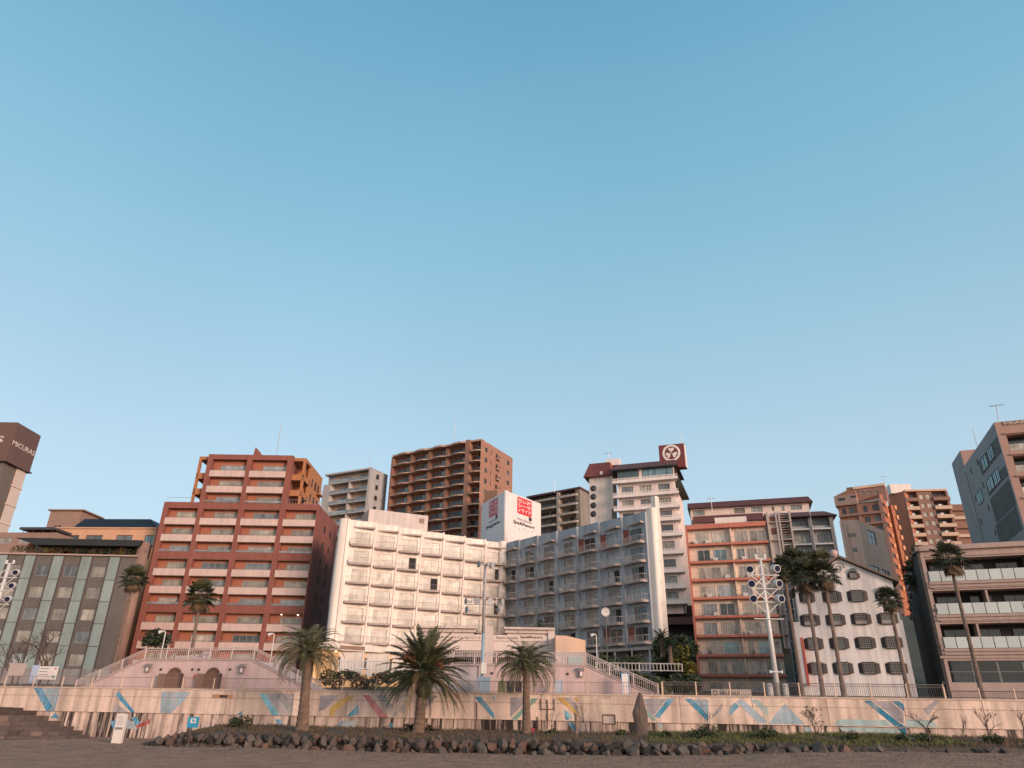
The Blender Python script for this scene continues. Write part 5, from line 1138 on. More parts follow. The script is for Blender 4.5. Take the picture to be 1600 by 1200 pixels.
# side wall: smooth grey margins round two tall dark stone panels with window groups
MB().wall(fs, 0, dback, 4, zT, [], thick=1.9, ends=(1, 0)).build('side_wall', GS_, rt)
def su(x, y): return fs.hit(*Qi(x, y))
w = MB()
for quad in (((745, 560), (880, 265), (925, 440), (785, 605)), ((820, 745), (950, 475), (980, 625), (830, 775)), ((835, 800), (985, 640), (1035, 840), (885, 985)), ((890, 1000), (1035, 850), (1100, 1080), (910, 1180))):
    pts = [su(*q) for q in quad]; u0 = max(.4, (pts[0][0] + pts[3][0]) / 2); u1 = min(dback - .5, (pts[1][0] + pts[2][0]) / 2); w.fbox(fs, u0, u1, .002, .03, pts[3][1], (pts[1][1] + pts[0][1]) / 2)
w.build('stone_panel', GDK, rt)
CYP = mat('cyan_reflecting_pane', (.12, .28, .32), .08, rnd=.2, coat=.3)
for x0, x1, y0, y1, n_ in ((775, 815, 480, 550, 2), (822, 862, 400, 480, 2), (820, 862, 640, 715, 2), (866, 912, 585, 665, 2), (740, 775, 745, 820, 2)):
    a, zA = su(x0, (y0 + y1) / 2 + 20); b, zB_ = su(x1, (y0 + y1) / 2 - 20); zc_ = (zA + zB_) / 2
    for j in range(n_): window(rt, fs, lerp(a, b, j / n_) + .05, lerp(a, b, (j + 1) / n_) - .1, zc_ - 1.0, zc_ + 1.0, .04, CYP, DKM, 1)
for x, y in ((737, 510), (688, 577), (782, 686), (825, 870), (876, 1060), (720, 795), (765, 975)):
    u, z = su(x, y)
    if .3 < u < dback - .3: MB().fbox(fs, u - .3, u + .3, .003, .1, z - .45, z + .45).build('vent_hood', DKM, rt)
# rear wing standing further back
uB = -dback; uB2 = min(uB2, uB - 4); pb0, pb1 = fsO.p(uB, 0, 0), fsO.p(uB2, 0, 0); fb = Frame(pb0, ang=rad(-20))
o = MB().prism([pb1, pb0 + fb.u * 0, fb.p(9, 0, 0), fb.p(9, -(uB - uB2), 0)], 4, zbR).build('rear_wing', GS_, rt)
MB().fbox(fb, .02, 8.9, .002, .06, zT - .5, zbR - .02).build('rear_wing_front', PT, o)
MB().fbox(fsO, uB - .12, uB + .12, .002, .05, 4, zT - 1).build('wall_joint', DKM, rt)
antenna(1527, 697, 670, 108, 'short red and white mast on the back roof of the tall grey and pink tower', False)
antenna(1560, 658, 632, 97, 'branched aerial on the front roof edge of the tall grey and pink tower', True, 1556)

# ---------------------------------------------------------------- low brown hotel on the right with white balustrades
LB = mat('low_hotel_brown_tile', (.42, .30, .255), .8, var=.08, fine=.08, streak=.12); LBT = mat('low_hotel_trim', (.40, .29, .25), .8, var=.08, streak=.1)
A = P(1432, 862, 84); fr = Frame((A.x, A.y), ang=rad(-21)); L = 30; zT = A.z
lb = bthing('hotel_building', 'low brown hotel with long white glass balustrades and dark recessed balconies behind a palm', fr, 'hotel')
u0 = us(fr, Qj, [(290, 400)])[0]; rows = [hz(fr, Qj, 600, y) for y in (268, 450, 655)]; tops = [hz(fr, Qj, 600, y) for y in (190, 350, 530)]
pz = (rows[0] - rows[2]) / 2; hl = []
for i in range(3):
    hl.append((u0, L - .5, rows[0] - i * pz - .1, rows[0] - i * pz + 2.45))
zg0, zg1 = hz(fr, Qj, 560, 862), hz(fr, Qj, 560, 735); ug = us(fr, Qj, [(378, 800)])[0]
hl.append((ug, L - .5, zg0, zg1))
MB().wall(fr, 0, L, 3.5, zT, hl, 2.0, 2.3, ends=(0, 1)).build('facade_wall', LB, lb)
for i, h in enumerate(hl[:3]):
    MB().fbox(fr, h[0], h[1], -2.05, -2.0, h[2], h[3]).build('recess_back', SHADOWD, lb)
    for j in range(6):
        a = h[0] + .6 + j * 3.4; window(lb, fr, a, a + 2.2, h[2] + .1, h[2] + 2.1, -1.98, G_DARK if R.random() < .7 else G_MID, BRZ, 1)
    j = 0; a = h[0] + .05
    while a < h[1] - 1:
        MB().fbox(fr, a, a + 1.14, .06, .12, h[2] - .05, h[2] + 1.12).build('glass_panel', mat('white_balustrade_glass', (.50, .53, .50), .35, var=.05, rnd=.06, coat=.3), lb); a += 1.22; j += 1
    w = MB(); w.fbox(fr, h[0] - .1, L, 0, .16, h[2] - .38, h[2] - .1); w.fbox(fr, h[0] - .1, L, 0, .2, h[2] - .75, h[2] - .55); w.fbox(fr, h[0] + .2, L, 0, .12, h[3] + .2, h[3] + .34)
    for u in (h[0] + 3.6 + 1.7 * (i == 1), h[0] + 10.2 + i): w.fbox(fr, u, u + .22, -1.9, -.1, h[2] - .05, h[3])
    w.build('balcony_trim', LBT, lb)
MB().fbox(fr, -.15, L, -2.4, .35, zT, zT + .55).build('roof_parapet', LBT, lb)
h = hl[3]
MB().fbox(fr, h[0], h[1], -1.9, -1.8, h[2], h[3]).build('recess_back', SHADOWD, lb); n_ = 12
for j in range(n_): window(lb, fr, lerp(h[0], h[1], j / n_), lerp(h[0], h[1], (j + 1) / n_) - .05, h[2], h[3], -.35, pick((G_MID, 1), (G_DARK, 4)), ALU, 0, 1)
w = MB(); w.fbox(fr, 0, L, .0, .12, zg1 + .25, zg1 + .5); w.build('belt_course', LBT, lb)
for y in (448, 652, 862):
    u, z = fr.hit(*Qj(300 + (y - 448) * .1, y)); MB().tube([fr.p(u, 0, z), fr.p(u, .15, z)], .16, 10).build('vent_cap', DKM, lb)
MB().prism([fr.p(.3, -2.31, 0), fr.p(L, -2.31, 0), fr.p(L, -16, 0), fr.p(.3, -16, 0)], 3, zT - .2).build('wall', LB, lb)
# its curved flank with shade put into its dark colour, streaked, and planting on the top edge
fs = Frame((A.x, A.y), ang=rad(-112)); w = MB(); n_ = 12; zlow = zT - 5.5
pr = [(-i * 16 / n_, zT - .02 - 6.0 * (i / n_) ** 1.6) for i in range(n_ + 1)]
w.fprism(fs, [(0, 3), *[(u, z) for u, z in pr], (-16, 3)], -.29, -.003); w.build('side_wall', mat('flank_painted_shade', (.085, .072, .062), .9, var=.3, streak=.4, bump=.2), lb)
w = MB()
for i, (u, z) in enumerate(pr): leafcloud(w, fs.p(u, -.2, z + .35), (.9, .5, .5), 90, .16, R.choice((0, 0, 1)))
hd = w.build('roof_edge_hedge', [LEAF_D, LEAF_B], None, loc=fs.p(-6, -.2, zT - 1)); tagit(hd, 'dark hanging planting along the curved flank top of the low brown hotel', 'hedge')
# ================================================================== TERRACES ON THE PROMENADE
TP = mat('terrace_pink_render', (.56, .40, .375), .85, var=.05, streak=.14); TPL = mat('terrace_lavender_render', (.47, .40, .40), .85, var=.06, streak=.14)
WOOD = mat('brown_wood', (.16, .09, .06), .8, var=.2, streak=.2)
wdir = math.atan2(WALL.u.y, WALL.u.x)
def lamp_part(fr, px, py0, py1, root):
    u, z1 = fr.hit(px, py0, .2); z0 = fr.hit(px, py1, .2)[1]
    w = MB(); w.fbox(fr, u - .3, u + .3, .02, .45, z1 - .32, z1); w.fbox(fr, u - .16, u + .16, .1, .4, z0, z1 - .34); o = w.build('wall_lamp', mat('lamp_grey', (.22, .18, .17), .6), root)
    MB().fbox(fr, u - .12, u + .12, .41, .44, z0 + .08, z1 - .4).build('lamp_glass', mat('lamp_frosted', (.72, .60, .55), .4), o)
A = P(122, 1077, 83); tl = Frame((A.x, A.y), ang=wdir)
def tz(fr, px, py): return fr.hit(px, py)
t1 = thing('pink_terrace', 'pale pink stage terrace with two arched wooden gates and stairs sloping down both sides', 'terrace', tl.p(12, -3, 4))
ptsL = [tz(tl, 112, 1083), tz(tl, 222, 1033), tz(tl, 393, 1032), tz(tl, 496, 1086)]
MB().fprism(tl, [(ptsL[0][0], 3.9), *ptsL, (ptsL[3][0], 3.9)], -6, 0).build('wall', TP, t1)
w = MB()
for a, b in zip(ptsL, ptsL[1:]): w.fprism(tl, [(a[0], a[1] + .002), (b[0], b[1] + .002), (b[0], b[1] + .16), (a[0], a[1] + .16)], -.5, .08)
w.build('coping', mat('terrace_coping', (.40, .30, .28), .85, var=.1), t1)
for x in (275, 334.5):
    u, z1 = tz(tl, x, 1046); r = .62; zs_ = z1 - r; pts = [(u - r, 3.95), (u + r, 3.95)] + [(u + r * math.cos(t), zs_ + r * math.sin(t)) for t in [math.pi * i / 12 for i in range(13)]]
    o = MB().fprism(tl, pts, .004, .05).build('arched_gate', WOOD, t1)
    w = MB(); arc_ = [tl.p(u + (r + .1) * math.cos(t), .06, zs_ + (r + .1) * math.sin(t)) for t in [math.pi * i / 12 for i in range(13)]]; w.tube([tl.p(u + r + .1, .06, 3.95)] + arc_ + [tl.p(u - r - .1, .06, 3.95)], .13, 6); w.build('arch_frame', mat('arch_brown', (.14, .075, .055), .8), o)
    for s_ in (-1, 1):
        w = MB()
        for k in range(4): q = tl.p(u + s_ * (.85 + .15 * k), .12 + .14 * k, 0); q2 = tl.p(u + s_ * (.85 + .15 * k + .12), .12 + .14 * k + .1, 0); w.hexa([q + Vector((0, 0, 3.95)), q2 + Vector((0, 0, 3.95)), q2 + tl.n * .05 + Vector((0, 0, 3.95)), q + tl.n * .05 + Vector((0, 0, 3.95)), q + Vector((0, 0, zs_ + .2)), q2 + Vector((0, 0, zs_ + .2)), q2 + tl.n * .05 + Vector((0, 0, zs_ + .2)), q + tl.n * .05 + Vector((0, 0, zs_ + .2))])
        w.build('gate_leaf', WOOD, o)
lamp_part(tl, 233.5, 1037, 1050, t1); lamp_part(tl, 380, 1038, 1052, t1)
for x in (252, 301, 311, 360): u, z = tz(tl, x, 1046); MB().tube([tl.p(u, .0, z), tl.p(u, .1, z)], .13, 8).build('drain_spout', DKM, t1)
u, z = tz(tl, 304, 1057); w = MB(); w.fprism(tl, [(u - .06, z - .5), (u + .1, z - .1), (u + .18, z + .3), (u - .12, z + .25), (u - .16, z - .1)], .003, .02); w.build('wall_mark', mat('faded_red_mark', (.50, .16, .15), .8), t1)
def off(fr, pts, n=-.3): return [fr.p(u, n, z + .16) for u, z in pts]
railing(off(tl, ptsL), 1.12, 'stair_railing', 'pale pink railing over the pink stage terrace with arched gates and down its stairs', 'railing', WRAIL, gap=2.7, bal=.2, rr=.05, br=.024, post_r=.085, mid=True)
MB_ = MB(); a, b = tz(tl, 254, 1030)[0], tz(tl, 332, 1030)[0]
o = MB().fprism(tl, [(a, ptsL[1][1]), (b, ptsL[1][1]), (b, ptsL[1][1] + .2), (lerp(a, b, .3), ptsL[1][1] + .75), (a, ptsL[1][1] + .7)], -2.5, -2.2).build('planter_wall', TP, t1)
A = P(648, 1084, 80); tr = Frame((A.x, A.y), ang=wdir)
t2 = thing('pink_terrace', 'pink terrace in front of the hotel name boards with one long railed stair', 'terrace', tr.p(12, -3, 4))
q0, q1, q1b, q2, q3 = tz(tr, 644, 1089), tz(tr, 706, 1040), tz(tr, 748, 1040), tz(tr, 915, 1041), tz(tr, 1029, 1091)
MB().fprism(tr, [(q0[0], 3.9), q0, q1, q1b, (q1b[0], 3.9)], -6, -.15).build('wall', TPL, t2)
MB().fprism(tr, [(q1b[0] + .004, 3.9), q1b, q2, q3, (q3[0], 3.9)], -6, 0).build('wall', TP, t2)
w = MB()
for a, b in ((q0, q1), (q1, q2), (q2, q3)): w.fprism(tr, [(a[0], a[1] + .002), (b[0], b[1] + .002), (b[0], b[1] + .16), (a[0], a[1] + .16)], -.5, .08)
w.build('coping', MATS['terrace_coping'], t2)
lamp_part(tr, 908, 1043, 1058, t2)
for x, y in ((887, 1053), (769, 1052)): u, z = tz(tr, x, y); MB().tube([tr.p(u, .0, z), tr.p(u, .1, z)], .13, 8).build('drain_spout', DKM, t2)
for x0, x1, m_ in ((779, 790, mat('green_door_paint', (.13, .13, .06), .7)), (792, 815, SHADOWD)):
    MB().fbox(tr, tz(tr, x0, 1075)[0], tz(tr, x1, 1075)[0], .003, .06, 3.95, tz(tr, 800, 1064)[1]).build('door', m_, t2)
railing(off(tr, [q0, q1, q2, q3]), 1.12, 'stair_railing', 'pale pink railing over the terrace before the hotel name boards and down its long stair', 'railing', WRAIL, gap=2.5, bal=.2, rr=.05, br=.024, post_r=.085, mid=True)
bx = tr.sub(0, -3.5, 1, -3.5); 
u0, u1 = bx.hit(868, 1030)[0], bx.hit(912, 1030)[0]; z0 = q2[1]
t3 = thing('parapet_block', 'cream parapet with pale teal panel standing on the terrace beside the name boards', 'parapet', bx.p(u0, 0, z0))
MB().fbox(bx, u0, u1, -1, 0, z0 - .1, bx.hit(890, 1018)[1]).build('wall', ENT, t3)
MB().fbox(bx, lerp(u0, u1, .45), u1 - .1, .01, .08, z0, bx.hit(890, 1026)[1]).build('panel', mat('pale_teal_sheet', (.36, .43, .41), .6), t3)
# white fences and dark gardens at the back of the promenade
railing([P(522, 1046, 90), P(606, 1047, 90)], .95, 'garden_fence', 'short white fence in front of the left wing behind the dark hedge', 'fence', WHT, gap=2.5, bal=.42, rr=.07, br=.06, post_r=.1)
railing([P(932, 1048, 92), P(1066, 1050, 92)], .9, 'garden_fence', 'pale fence above the dark planted bank beside the cycads', 'fence', mat('pale_fence_paint', (.40, .36, .34), .7, var=.12, streak=.2), gap=2.6, bal=.42, rr=.07, br=.06, post_r=.1)
def shrub(name, label, cat, balls, mats_, size, dens, group=None, trunk=None):
    c = balls[0][0]; loc = (c.x, c.y, c.z - balls[0][1][2])
    t = thing(name, label, cat, loc, group); w = MB()
    for ctr, r in balls:
        n_ = int(dens * (r[0] * r[2] + r[0] * r[1]))
        leafcloud(w, ctr, r, n_, size, R.randrange(len(mats_)))
        leafcloud(w, ctr, r, n_ // 2, size, R.randrange(len(mats_)))
    w.build('crown', mats_, t)
    if trunk: MB().tube(trunk[0], trunk[1], 7).build('trunk', BARK, t)
    return t
BARK = mat('grey_brown_bark', (.12, .085, .065), .9, var=.3, scale=2, bump=.4)
def blob(x0, x1, y0, y1, D, n_, rpx):
    out = []; k = D / 1330.
    for i in range(n_):
        px = lerp(x0, x1, (i + .5) / n_) + R.uniform(-3, 3); py = R.uniform(y0, y1); r = rpx * k * R.uniform(.8, 1.25); out.append((P(px, py, D + R.uniform(-1, 1)), (r * 1.2, r, r)))
    return out
shrub('hedge', 'dark clipped hedge mass behind the railing between the first two beach palms', 'hedge', blob(500, 655, 1054, 1070, 86, 16, 11), [LEAF_D, LEAF_D, LEAF_B], .22, 70)
shrub('hedge', 'dark hedge on the bank below the pale fence beside the long stair', 'hedge', blob(930, 1090, 1058, 1084, 88, 22, 14), [LEAF_D, LEAF_D, LEAF_M], .22, 70)
shrub('hedge', 'low garden shrubs around the clock pole below the blue shaded wing', 'hedge', blob(930, 1000, 1030, 1040, 95, 8, 10), [LEAF_D, LEAF_M], .2, 80)
shrub('garden_tree', 'yellow green bushy tree against the edge of the orange banded flats', 'tree', blob(1060, 1078, 1012, 1070, 96, 12, 13), [LEAF_Y, LEAF_M, LEAF_D], .25, 75)
shrub('garden_tree', 'dark evergreen mass in the shadowed gap below the white inn', 'tree', blob(1028, 1064, 1000, 1055, 100, 14, 17), [LEAF_D, LEAF_D, LEAF_M], .26, 70)
shrub('garden_shrub', 'small dark conifer shrub before the name board canopy', 'shrub', [(P(845, 985, 99), (1.0, .8, 1.2)), (P(843, 978, 99), (.5, .5, 1.0))], [LEAF_D], .16, 120)
shrub('dark_tree', 'dark bushy evergreen at the top of the stage terrace stairs beside a lamp', 'tree', [(P(243, 996, 92), (1.5, 1.2, 1.1)), (P(253, 1002, 92), (1.2, 1.0, .9)), (P(233, 1003, 92), (1.0, .9, .7))], [LEAF_D], .2, 110, trunk=([P(243, 1030, 92), P(243, 996, 92)], [.18, .1]))
shrub('garden_shrub', 'low flowering plants on top of the pink stage terrace', 'shrub', blob(270, 325, 1020, 1027, 88, 6, 7), [LEAF_D, LEAF_B, mat('white_blossom', (.5, .42, .4), .8)], .14, 120)
# ================================================================== PALMS
FR_DK = mat('dark_palm_frond', (.048, .056, .022), .6, var=.35, scale=.8, fine=.3); FR_GY = mat('grey_green_palm_frond', (.090, .090, .045), .65, var=.3, scale=.8, fine=.3)
FR_YW = mat('drying_palm_frond', (.15, .105, .045), .75, var=.3, scale=.8, fine=.3); TRK = mat('palm_trunk', (.155, .10, .07), .9, var=.3, scale=2.5, bump=.6, fine=.25); TRK2 = mat('slim_palm_trunk', (.16, .11, .085), .9, var=.25, scale=2, bump=.4)
FRUIT = mat('orange_palm_fruit', (.17, .075, .03), .7, var=.35, scale=3)
def frond(w, base, az, el, Ln, droop, leaf, nl, wd, rng, mi=0, rach=.035, vee=.35):
    p = Vector(base); hdir = Vector((math.sin(az), math.cos(az), 0)); side = Vector((hdir.y, -hdir.x, 0)); st = Ln / nl; e = el; pts = [p.copy()]
    tw = rng.uniform(-.3, .3)
    for i in range(nl):
        t = (i + 1) / nl; e = el - droop * t ** 1.4
        f = hdir * math.cos(e) + Vector((0, 0, math.sin(e))); up = -hdir * math.sin(e) + Vector((0, 0, math.cos(e))); s2 = side * math.cos(tw) + up * math.sin(tw)
        p = p + f * st; pts.append(p.copy())
        if t < .12: continue
        ll = leaf * (math.sin(math.pi * min(1, .18 + t * .8)) ** .7) * rng.uniform(.85, 1.1)
        for sg in (-1, 1):
            d = (s2 * sg * .82 + f * (.45 + .5 * t) + up * vee * (1 - t * .6) + Vector((0, 0, -.18 - .25 * rng.random()))).normalized(); tip = p + d * ll + Vector((0, 0, -ll * .12)); wv = f * wd
            w.face([p - wv, p + wv, p + d * ll * .6 + wv * .8, tip], mi)
    k = max(2, len(pts) // 5); q = pts[::k] + [pts[-1]]
    w.tube(q, [lerp(rach, rach * .25, i / (len(q) - 1)) for i in range(len(q))], 4, mi, cap=False)
def trunk_mesh(base, top, r0, r1, seg=12, n_=22, rough=.06, m=None, parent=None, flare=.25):
    w = MB(); base, top = Vector(base), Vector(top); pts = []; rr = []
    for i in range(n_ + 1):
        t = i / n_; pts.append(base.lerp(top, t) + Vector((.05 * math.sin(t * 4), 0, 0)) * (1 - t)); rr.append(lerp(r0, r1, t) * (1 + flare * (1 - t) ** 6) * (1 + rough * (1 if i % 2 else -1)))
    w.tube(pts, rr, seg); return w.build('trunk', m or TRK, parent)
def date_palm(px, pyb, pyc, D, R_, n_, label, style, seed, pxc=None, r0=.42, r1=.38):
    rng = random.Random(seed); c = P(pxc or px, pyc, D); b = P(px, pyb, D); b.z = bank_z(b.x, b.y) - .15
    t = thing('date_palm', label, 'palm tree', b, 'feather palms on the beach bank')
    trunk_mesh(b, c - Vector((0, 0, .5)), r0, r1, 14, 26, .05, TRK, t)
    w = MB()
    if style == 'thick':
        # swollen collar of old leaf bases
        w2 = MB(); cb_ = c - Vector((0, 0, 2.6)); w2.tube([cb_, cb_ + Vector((0, 0, .5)), cb_ + Vector((0, 0, 1.3)), c], [r1 * 1.0, r1 * 1.9, r1 * 2.3, r1 * 1.3], 16)
        for _ in range(150):
            a = rng.random() * 6.28; zz = rng.random(); rr = r1 * lerp(1.5, 2.2, min(1, zz * 2)); q = cb_ + Vector((math.cos(a) * rr, math.sin(a) * rr, .3 + zz * 2.0)); o_ = Vector((math.cos(a), math.sin(a), .9)).normalized(); s_ = Vector((-math.sin(a), math.cos(a), 0)) * .09
            w2.face([q - s_, q + s_, q + s_ * .5 + o_ * .4, q - s_ * .5 + o_ * .4])
        w2.build('leaf_base_collar', mat('palm_collar', (.065, .05, .025), .9, var=.4, scale=3, bump=.5), t)
    for i in range(n_):
        k = i / (n_ - 1); az = i * 2.39996 + rng.uniform(-.2, .2)
        if style == 'thick':
            el = rad(lerp(86, -22, k ** .8)) + rng.uniform(-.12, .12); Ln = R_ * (lerp(.88, 1.02, min(1, k * 1.6))) * rng.uniform(.9, 1.06); dr = rad(lerp(26, 66, min(1, k * 1.4))) * rng.uniform(.8, 1.2)
            frond(w, c + Vector((math.sin(az) * .18, math.cos(az) * .18, -.9 * k)), az, el, Ln, dr, .66, 46, .034, rng, 0 if rng.random() > .12 * k * 2 else 1)
        else:
            el = rad(lerp(84, 5, k ** .8)) + rng.uniform(-.1, .1); Ln = R_ * lerp(.85, 1.12, k) * rng.uniform(.9, 1.06); dr = rad(lerp(70, 135, min(1, k * 1.3))) * rng.uniform(.85, 1.15)
            frond(w, c + Vector((math.sin(az) * .14, math.cos(az) * .14, -.5 * k)), az, el, Ln, dr, .62, 34, .017, rng, 0 if rng.random() > .18 * k else 1, vee=.7)
    w.build('crown', [FR_DK, FR_YW] if style == 'thick' else [FR_GY, FR_YW], t)
    if style == 'thick':
        for sx, sz in ((-1.15, 1.15), (1.1, 1.2), (1.35, .1), (-.9, .35), (.3, .6), (-1.6, .6)):
            w = MB(); cc_ = c + Vector((sx, -.9 - .3 * rng.random(), sz)); leafcloud(w, cc_, (.38, .3, .5), 150, .11, shell=.1); w.tube([c + Vector((0, -.2, -.2)), cc_], .035, 4); w.build('fruit_cluster', FRUIT, t)
    else:
        w = MB()
        for _ in range(26):
            a = rng.random() * 6.28; q = c + Vector((math.cos(a) * .3, math.sin(a) * .3, -.2)); frond(w, q, a, rad(-20), R_ * .75, rad(65), .4, 16, .016, rng, 0)
        w.build('dead_frond_skirt', FR_YW, t)
    return t
date_palm(472, 1136, 1018, 67.5, 3.75, 64, 'feather palm with dull drooping fronds standing before the stage terrace stair', 'thin', 11, 483, .50, .36)
date_palm(653, 1140, 1042, 66.5, 4.4, 84, 'broad dark feather palm with orange fruit clusters before the left hotel wing', 'thick', 12, 664, .46, .36)
date_palm(822, 1145, 1037, 66, 3.15, 56, 'mop headed feather palm with a slim straight trunk below the hotel name boards', 'thin', 13, 822, .36, .27)
def fan_crown(w, c, n_, r, rng, dead=10):
    for i in range(n_ + dead):
        isd = i >= n_; k = i / n_; az = i * 2.39996 + rng.uniform(-.3, .3); el = rad(lerp(80, -30, k)) if not isd else rad(rng.uniform(-75, -45))
        Lp = r * rng.uniform(.5, .68); d = Vector((math.sin(az) * math.cos(el), math.cos(az) * math.cos(el), math.sin(el))); hub = c + d * Lp - Vector((0, 0, .10 * r * math.cos(el)))
        side = Vector((math.cos(az), -math.sin(az), 0)); f = (d + Vector((0, 0, -.25))).normalized(); mi = (2 if isd else (0 if rng.random() < .75 else 1)); w.tube([c, hub], .02, 3, mi, cap=False)
        ns = 13; fr_ = r * rng.uniform(.46, .58) * (.85 if isd else 1)
        for j in range(ns):
            a = rad(lerp(-112, 112, j / (ns - 1))); dd = (f * math.cos(a) + side * math.sin(a)); tip = hub + dd * fr_ * rng.uniform(.88, 1.05) + Vector((0, 0, -.16 * fr_ * rng.random() - (.25 if abs(a) > 1.2 else .05) * fr_)); pw = (side * math.cos(a) - f * math.sin(a)) * fr_ * .085
            m_ = hub + dd * fr_ * .6; w.face([hub, m_ - pw, tip, m_ + pw], mi)
FANL = [mat('fan_palm_leaf', (.034, .042, .020), .65, var=.35, scale=1, fine=.3), mat('fan_palm_leaf_light', (.075, .075, .03), .65, var=.3, scale=1, fine=.3), mat('dead_fan_leaf', (.10, .065, .035), .85, var=.3, scale=1, fine=.3)]
def fan_palm(px, py, D, r, label, seed, n_=34, lean=0, zb=4.0, tr_=.17):
    rng = random.Random(seed); c = P(px, py, D); b = Vector((c.x + lean, D, zb)); t = thing('fan_palm', label, 'palm tree', b, 'slender fan palms along the promenade')
    trunk_mesh(b, c, tr_ * 1.25, tr_, 9, 30, .06, TRK2, t, flare=.5); w = MB(); fan_crown(w, c, n_, r, rng); w.build('crown', FANL, t); return t
fan_palm(210, 904, 88, 1.75, 'slender fan palm whose crown stands between the grey tiled hotel and the red block', 21, lean=-.1)
fan_palm(314, 931, 90, 2.1, 'slender fan palm in front of the brick red apartment columns', 22, lean=.2, zb=6)
fan_palm(1224, 888, 84, 1.7, 'fan palm nearest the floodlight mast with its trunk before the glass lift shaft', 23, lean=.1)
fan_palm(1257, 900, 79, 2.1, 'fan palm with a thick dark crown before the first window column of the gabled house', 24, n_=30)
fan_palm(1287, 898, 78, 1.9, 'fan palm with its crown before the peak of the gabled house', 25, n_=29)
fan_palm(1389, 936, 78, 1.55, 'shorter fan palm in front of the last window column of the gabled house', 26)
fan_palm(1434, 897, 90, 2.2, 'dark fan palm against the dark flank of the low brown hotel', 27, n_=29)
fan_palm(1483, 872, 77, 2.0, 'tall fan palm in front of the white balustrades of the low brown hotel', 28, n_=30)
for px, py, sd, lab in ((1262, 885, 31, 'hidden trunk fan palm crown at the back of the clump by the grey annex'), (1240, 880, 32, 'back fan palm crown below the beige lattice tower'), (1283, 882, 33, 'back fan palm crown beside the gable roof finial')):
    fan_palm(px, py, 97, 2.2, lab, sd, n_=29)
def cycad(px, py, D, r, label, seed):
    rng = random.Random(seed); c = P(px, py, D); b = Vector((c.x, D, c.z - 2.2)); t = thing('cycad_palm', label, 'palm tree', b); trunk_mesh(b, c, .28, .24, 9, 10, .08, TRK, t); w = MB()
    for i in range(34): frond(w, c, i * 2.4, rad(lerp(80, -20, i / 33)), r * rng.uniform(.85, 1.1), rad(60), .28, 18, .03, rng, 0)
    w.build('crown', [LEAF_D], t)
cycad(1033, 998, 95, 1.9, 'dark cycad beside the end of the blue shaded hotel wing', 41)
cycad(1046, 1008, 94, 1.5, 'second dark cycad in the shadow beside the end of the blue shaded hotel wing', 42)
# ================================================================== BARE TREES AND SHRUBS
TWIG = mat('bare_twig', (.105, .068, .058), .9, var=.2)
def bare_tree(base, h, spread, seed, label, r0=.07, depth=4, leaves=0, lean=0, name='bare_tree', nb=3, group=None):
    rng = random.Random(seed); base = Vector(base); t = thing(name, label, 'tree', base, group); tw = MB(); br = MB(); lf = MB()
    def grow(p, d, ln, r, lv):
        q = p; pts = [p]
        for i in range(3):
            d = (d + Vector((rng.gauss(0, .13), rng.gauss(0, .13), rng.gauss(0, .08)))).normalized(); q = q + d * ln / 3; pts.append(q)
        (tw if lv == 0 else br).tube(pts, [lerp(r, r * .65, i / 3) for i in range(4)], 5 if lv < 2 else 3, cap=False)
        if lv >= depth:
            if leaves and rng.random() < leaves: leafcloud(lf, q, (.1, .1, .1), 5, .07)
            return
        for k in range(nb if lv else nb + 1):
            a = rng.random() * 6.28; s_ = rng.uniform(.45, .9) * spread; nd = (d + Vector((math.cos(a) * s_, math.sin(a) * s_ * .7, rng.uniform(-.1, .25)))).normalized()
            grow(pts[rng.choice((2, 3, 3))], nd, ln * rng.uniform(.6, .85), r * .6, lv + 1)
    grow(base, Vector((lean, 0, 1)).normalized(), h * .33, r0, 0)
    tw.build('trunk', TWIG, t); br.build('branches', TWIG, t)
    if lf.f: lf.build('dry_leaves', LEAF_B, t)
    return t
def onbank(px, D):
    p = P(px, 1140, D); return Vector((p.x, p.y, bank_z(p.x, p.y) - .05))
bare_tree(Vector((P(62, 1060, 84).x, 84, 4)), 7.2, 1.0, 51, 'leafless street tree with brown twigs in front of the grey tiled hotel', .16, 5, nb=3)
bare_tree(Vector((P(20, 1060, 88).x, 88, 4)), 6.0, 1.0, 52, 'leafless street tree at the photo edge before the grey tiled hotel', .13, 5, nb=3)
bare_tree(onbank(1276, 60.5), 2.9, 1.25, 53, 'bare wide spreading shrub with a few dry leaves against the pink stretch of mural', .06, 4, .35)
bare_tree(onbank(1449, 60), 3.0, 1.0, 54, 'bare forked sapling beside the deep blue mural stripe', .07, 3)
bare_tree(onbank(1541, 59.5), 3.6, .8, 55, 'bare leaning sapling below the low dark railing', .07, 3, .2, lean=-.1)
bare_tree(onbank(1105, 62), 2.9, .8, 56, 'thin bare shrub beside the blue mural stripes below the orange banded flats', .04, 3)
bare_tree(onbank(1502, 61), 2.8, .3, 57, 'single thin bare stem against the salmon wall near the saplings', .035, 2)
bare_tree(onbank(918, 64), 3.2, .45, 58, 'thin bare stem rising beside the framed board', .035, 3)
bare_tree(onbank(862, 64.5), 2.6, .4, 59, 'thin dark stem before the yellow mural stripe', .04, 3)
bare_tree(onbank(1598, 60), 3.2, .8, 60, 'bare sapling at the far end of the wall', .06, 3)
bare_tree(onbank(342, 68.5), 1.9, .9, 61, 'small bare shrub against the salmon wall under the pink stage terrace', .03, 3)
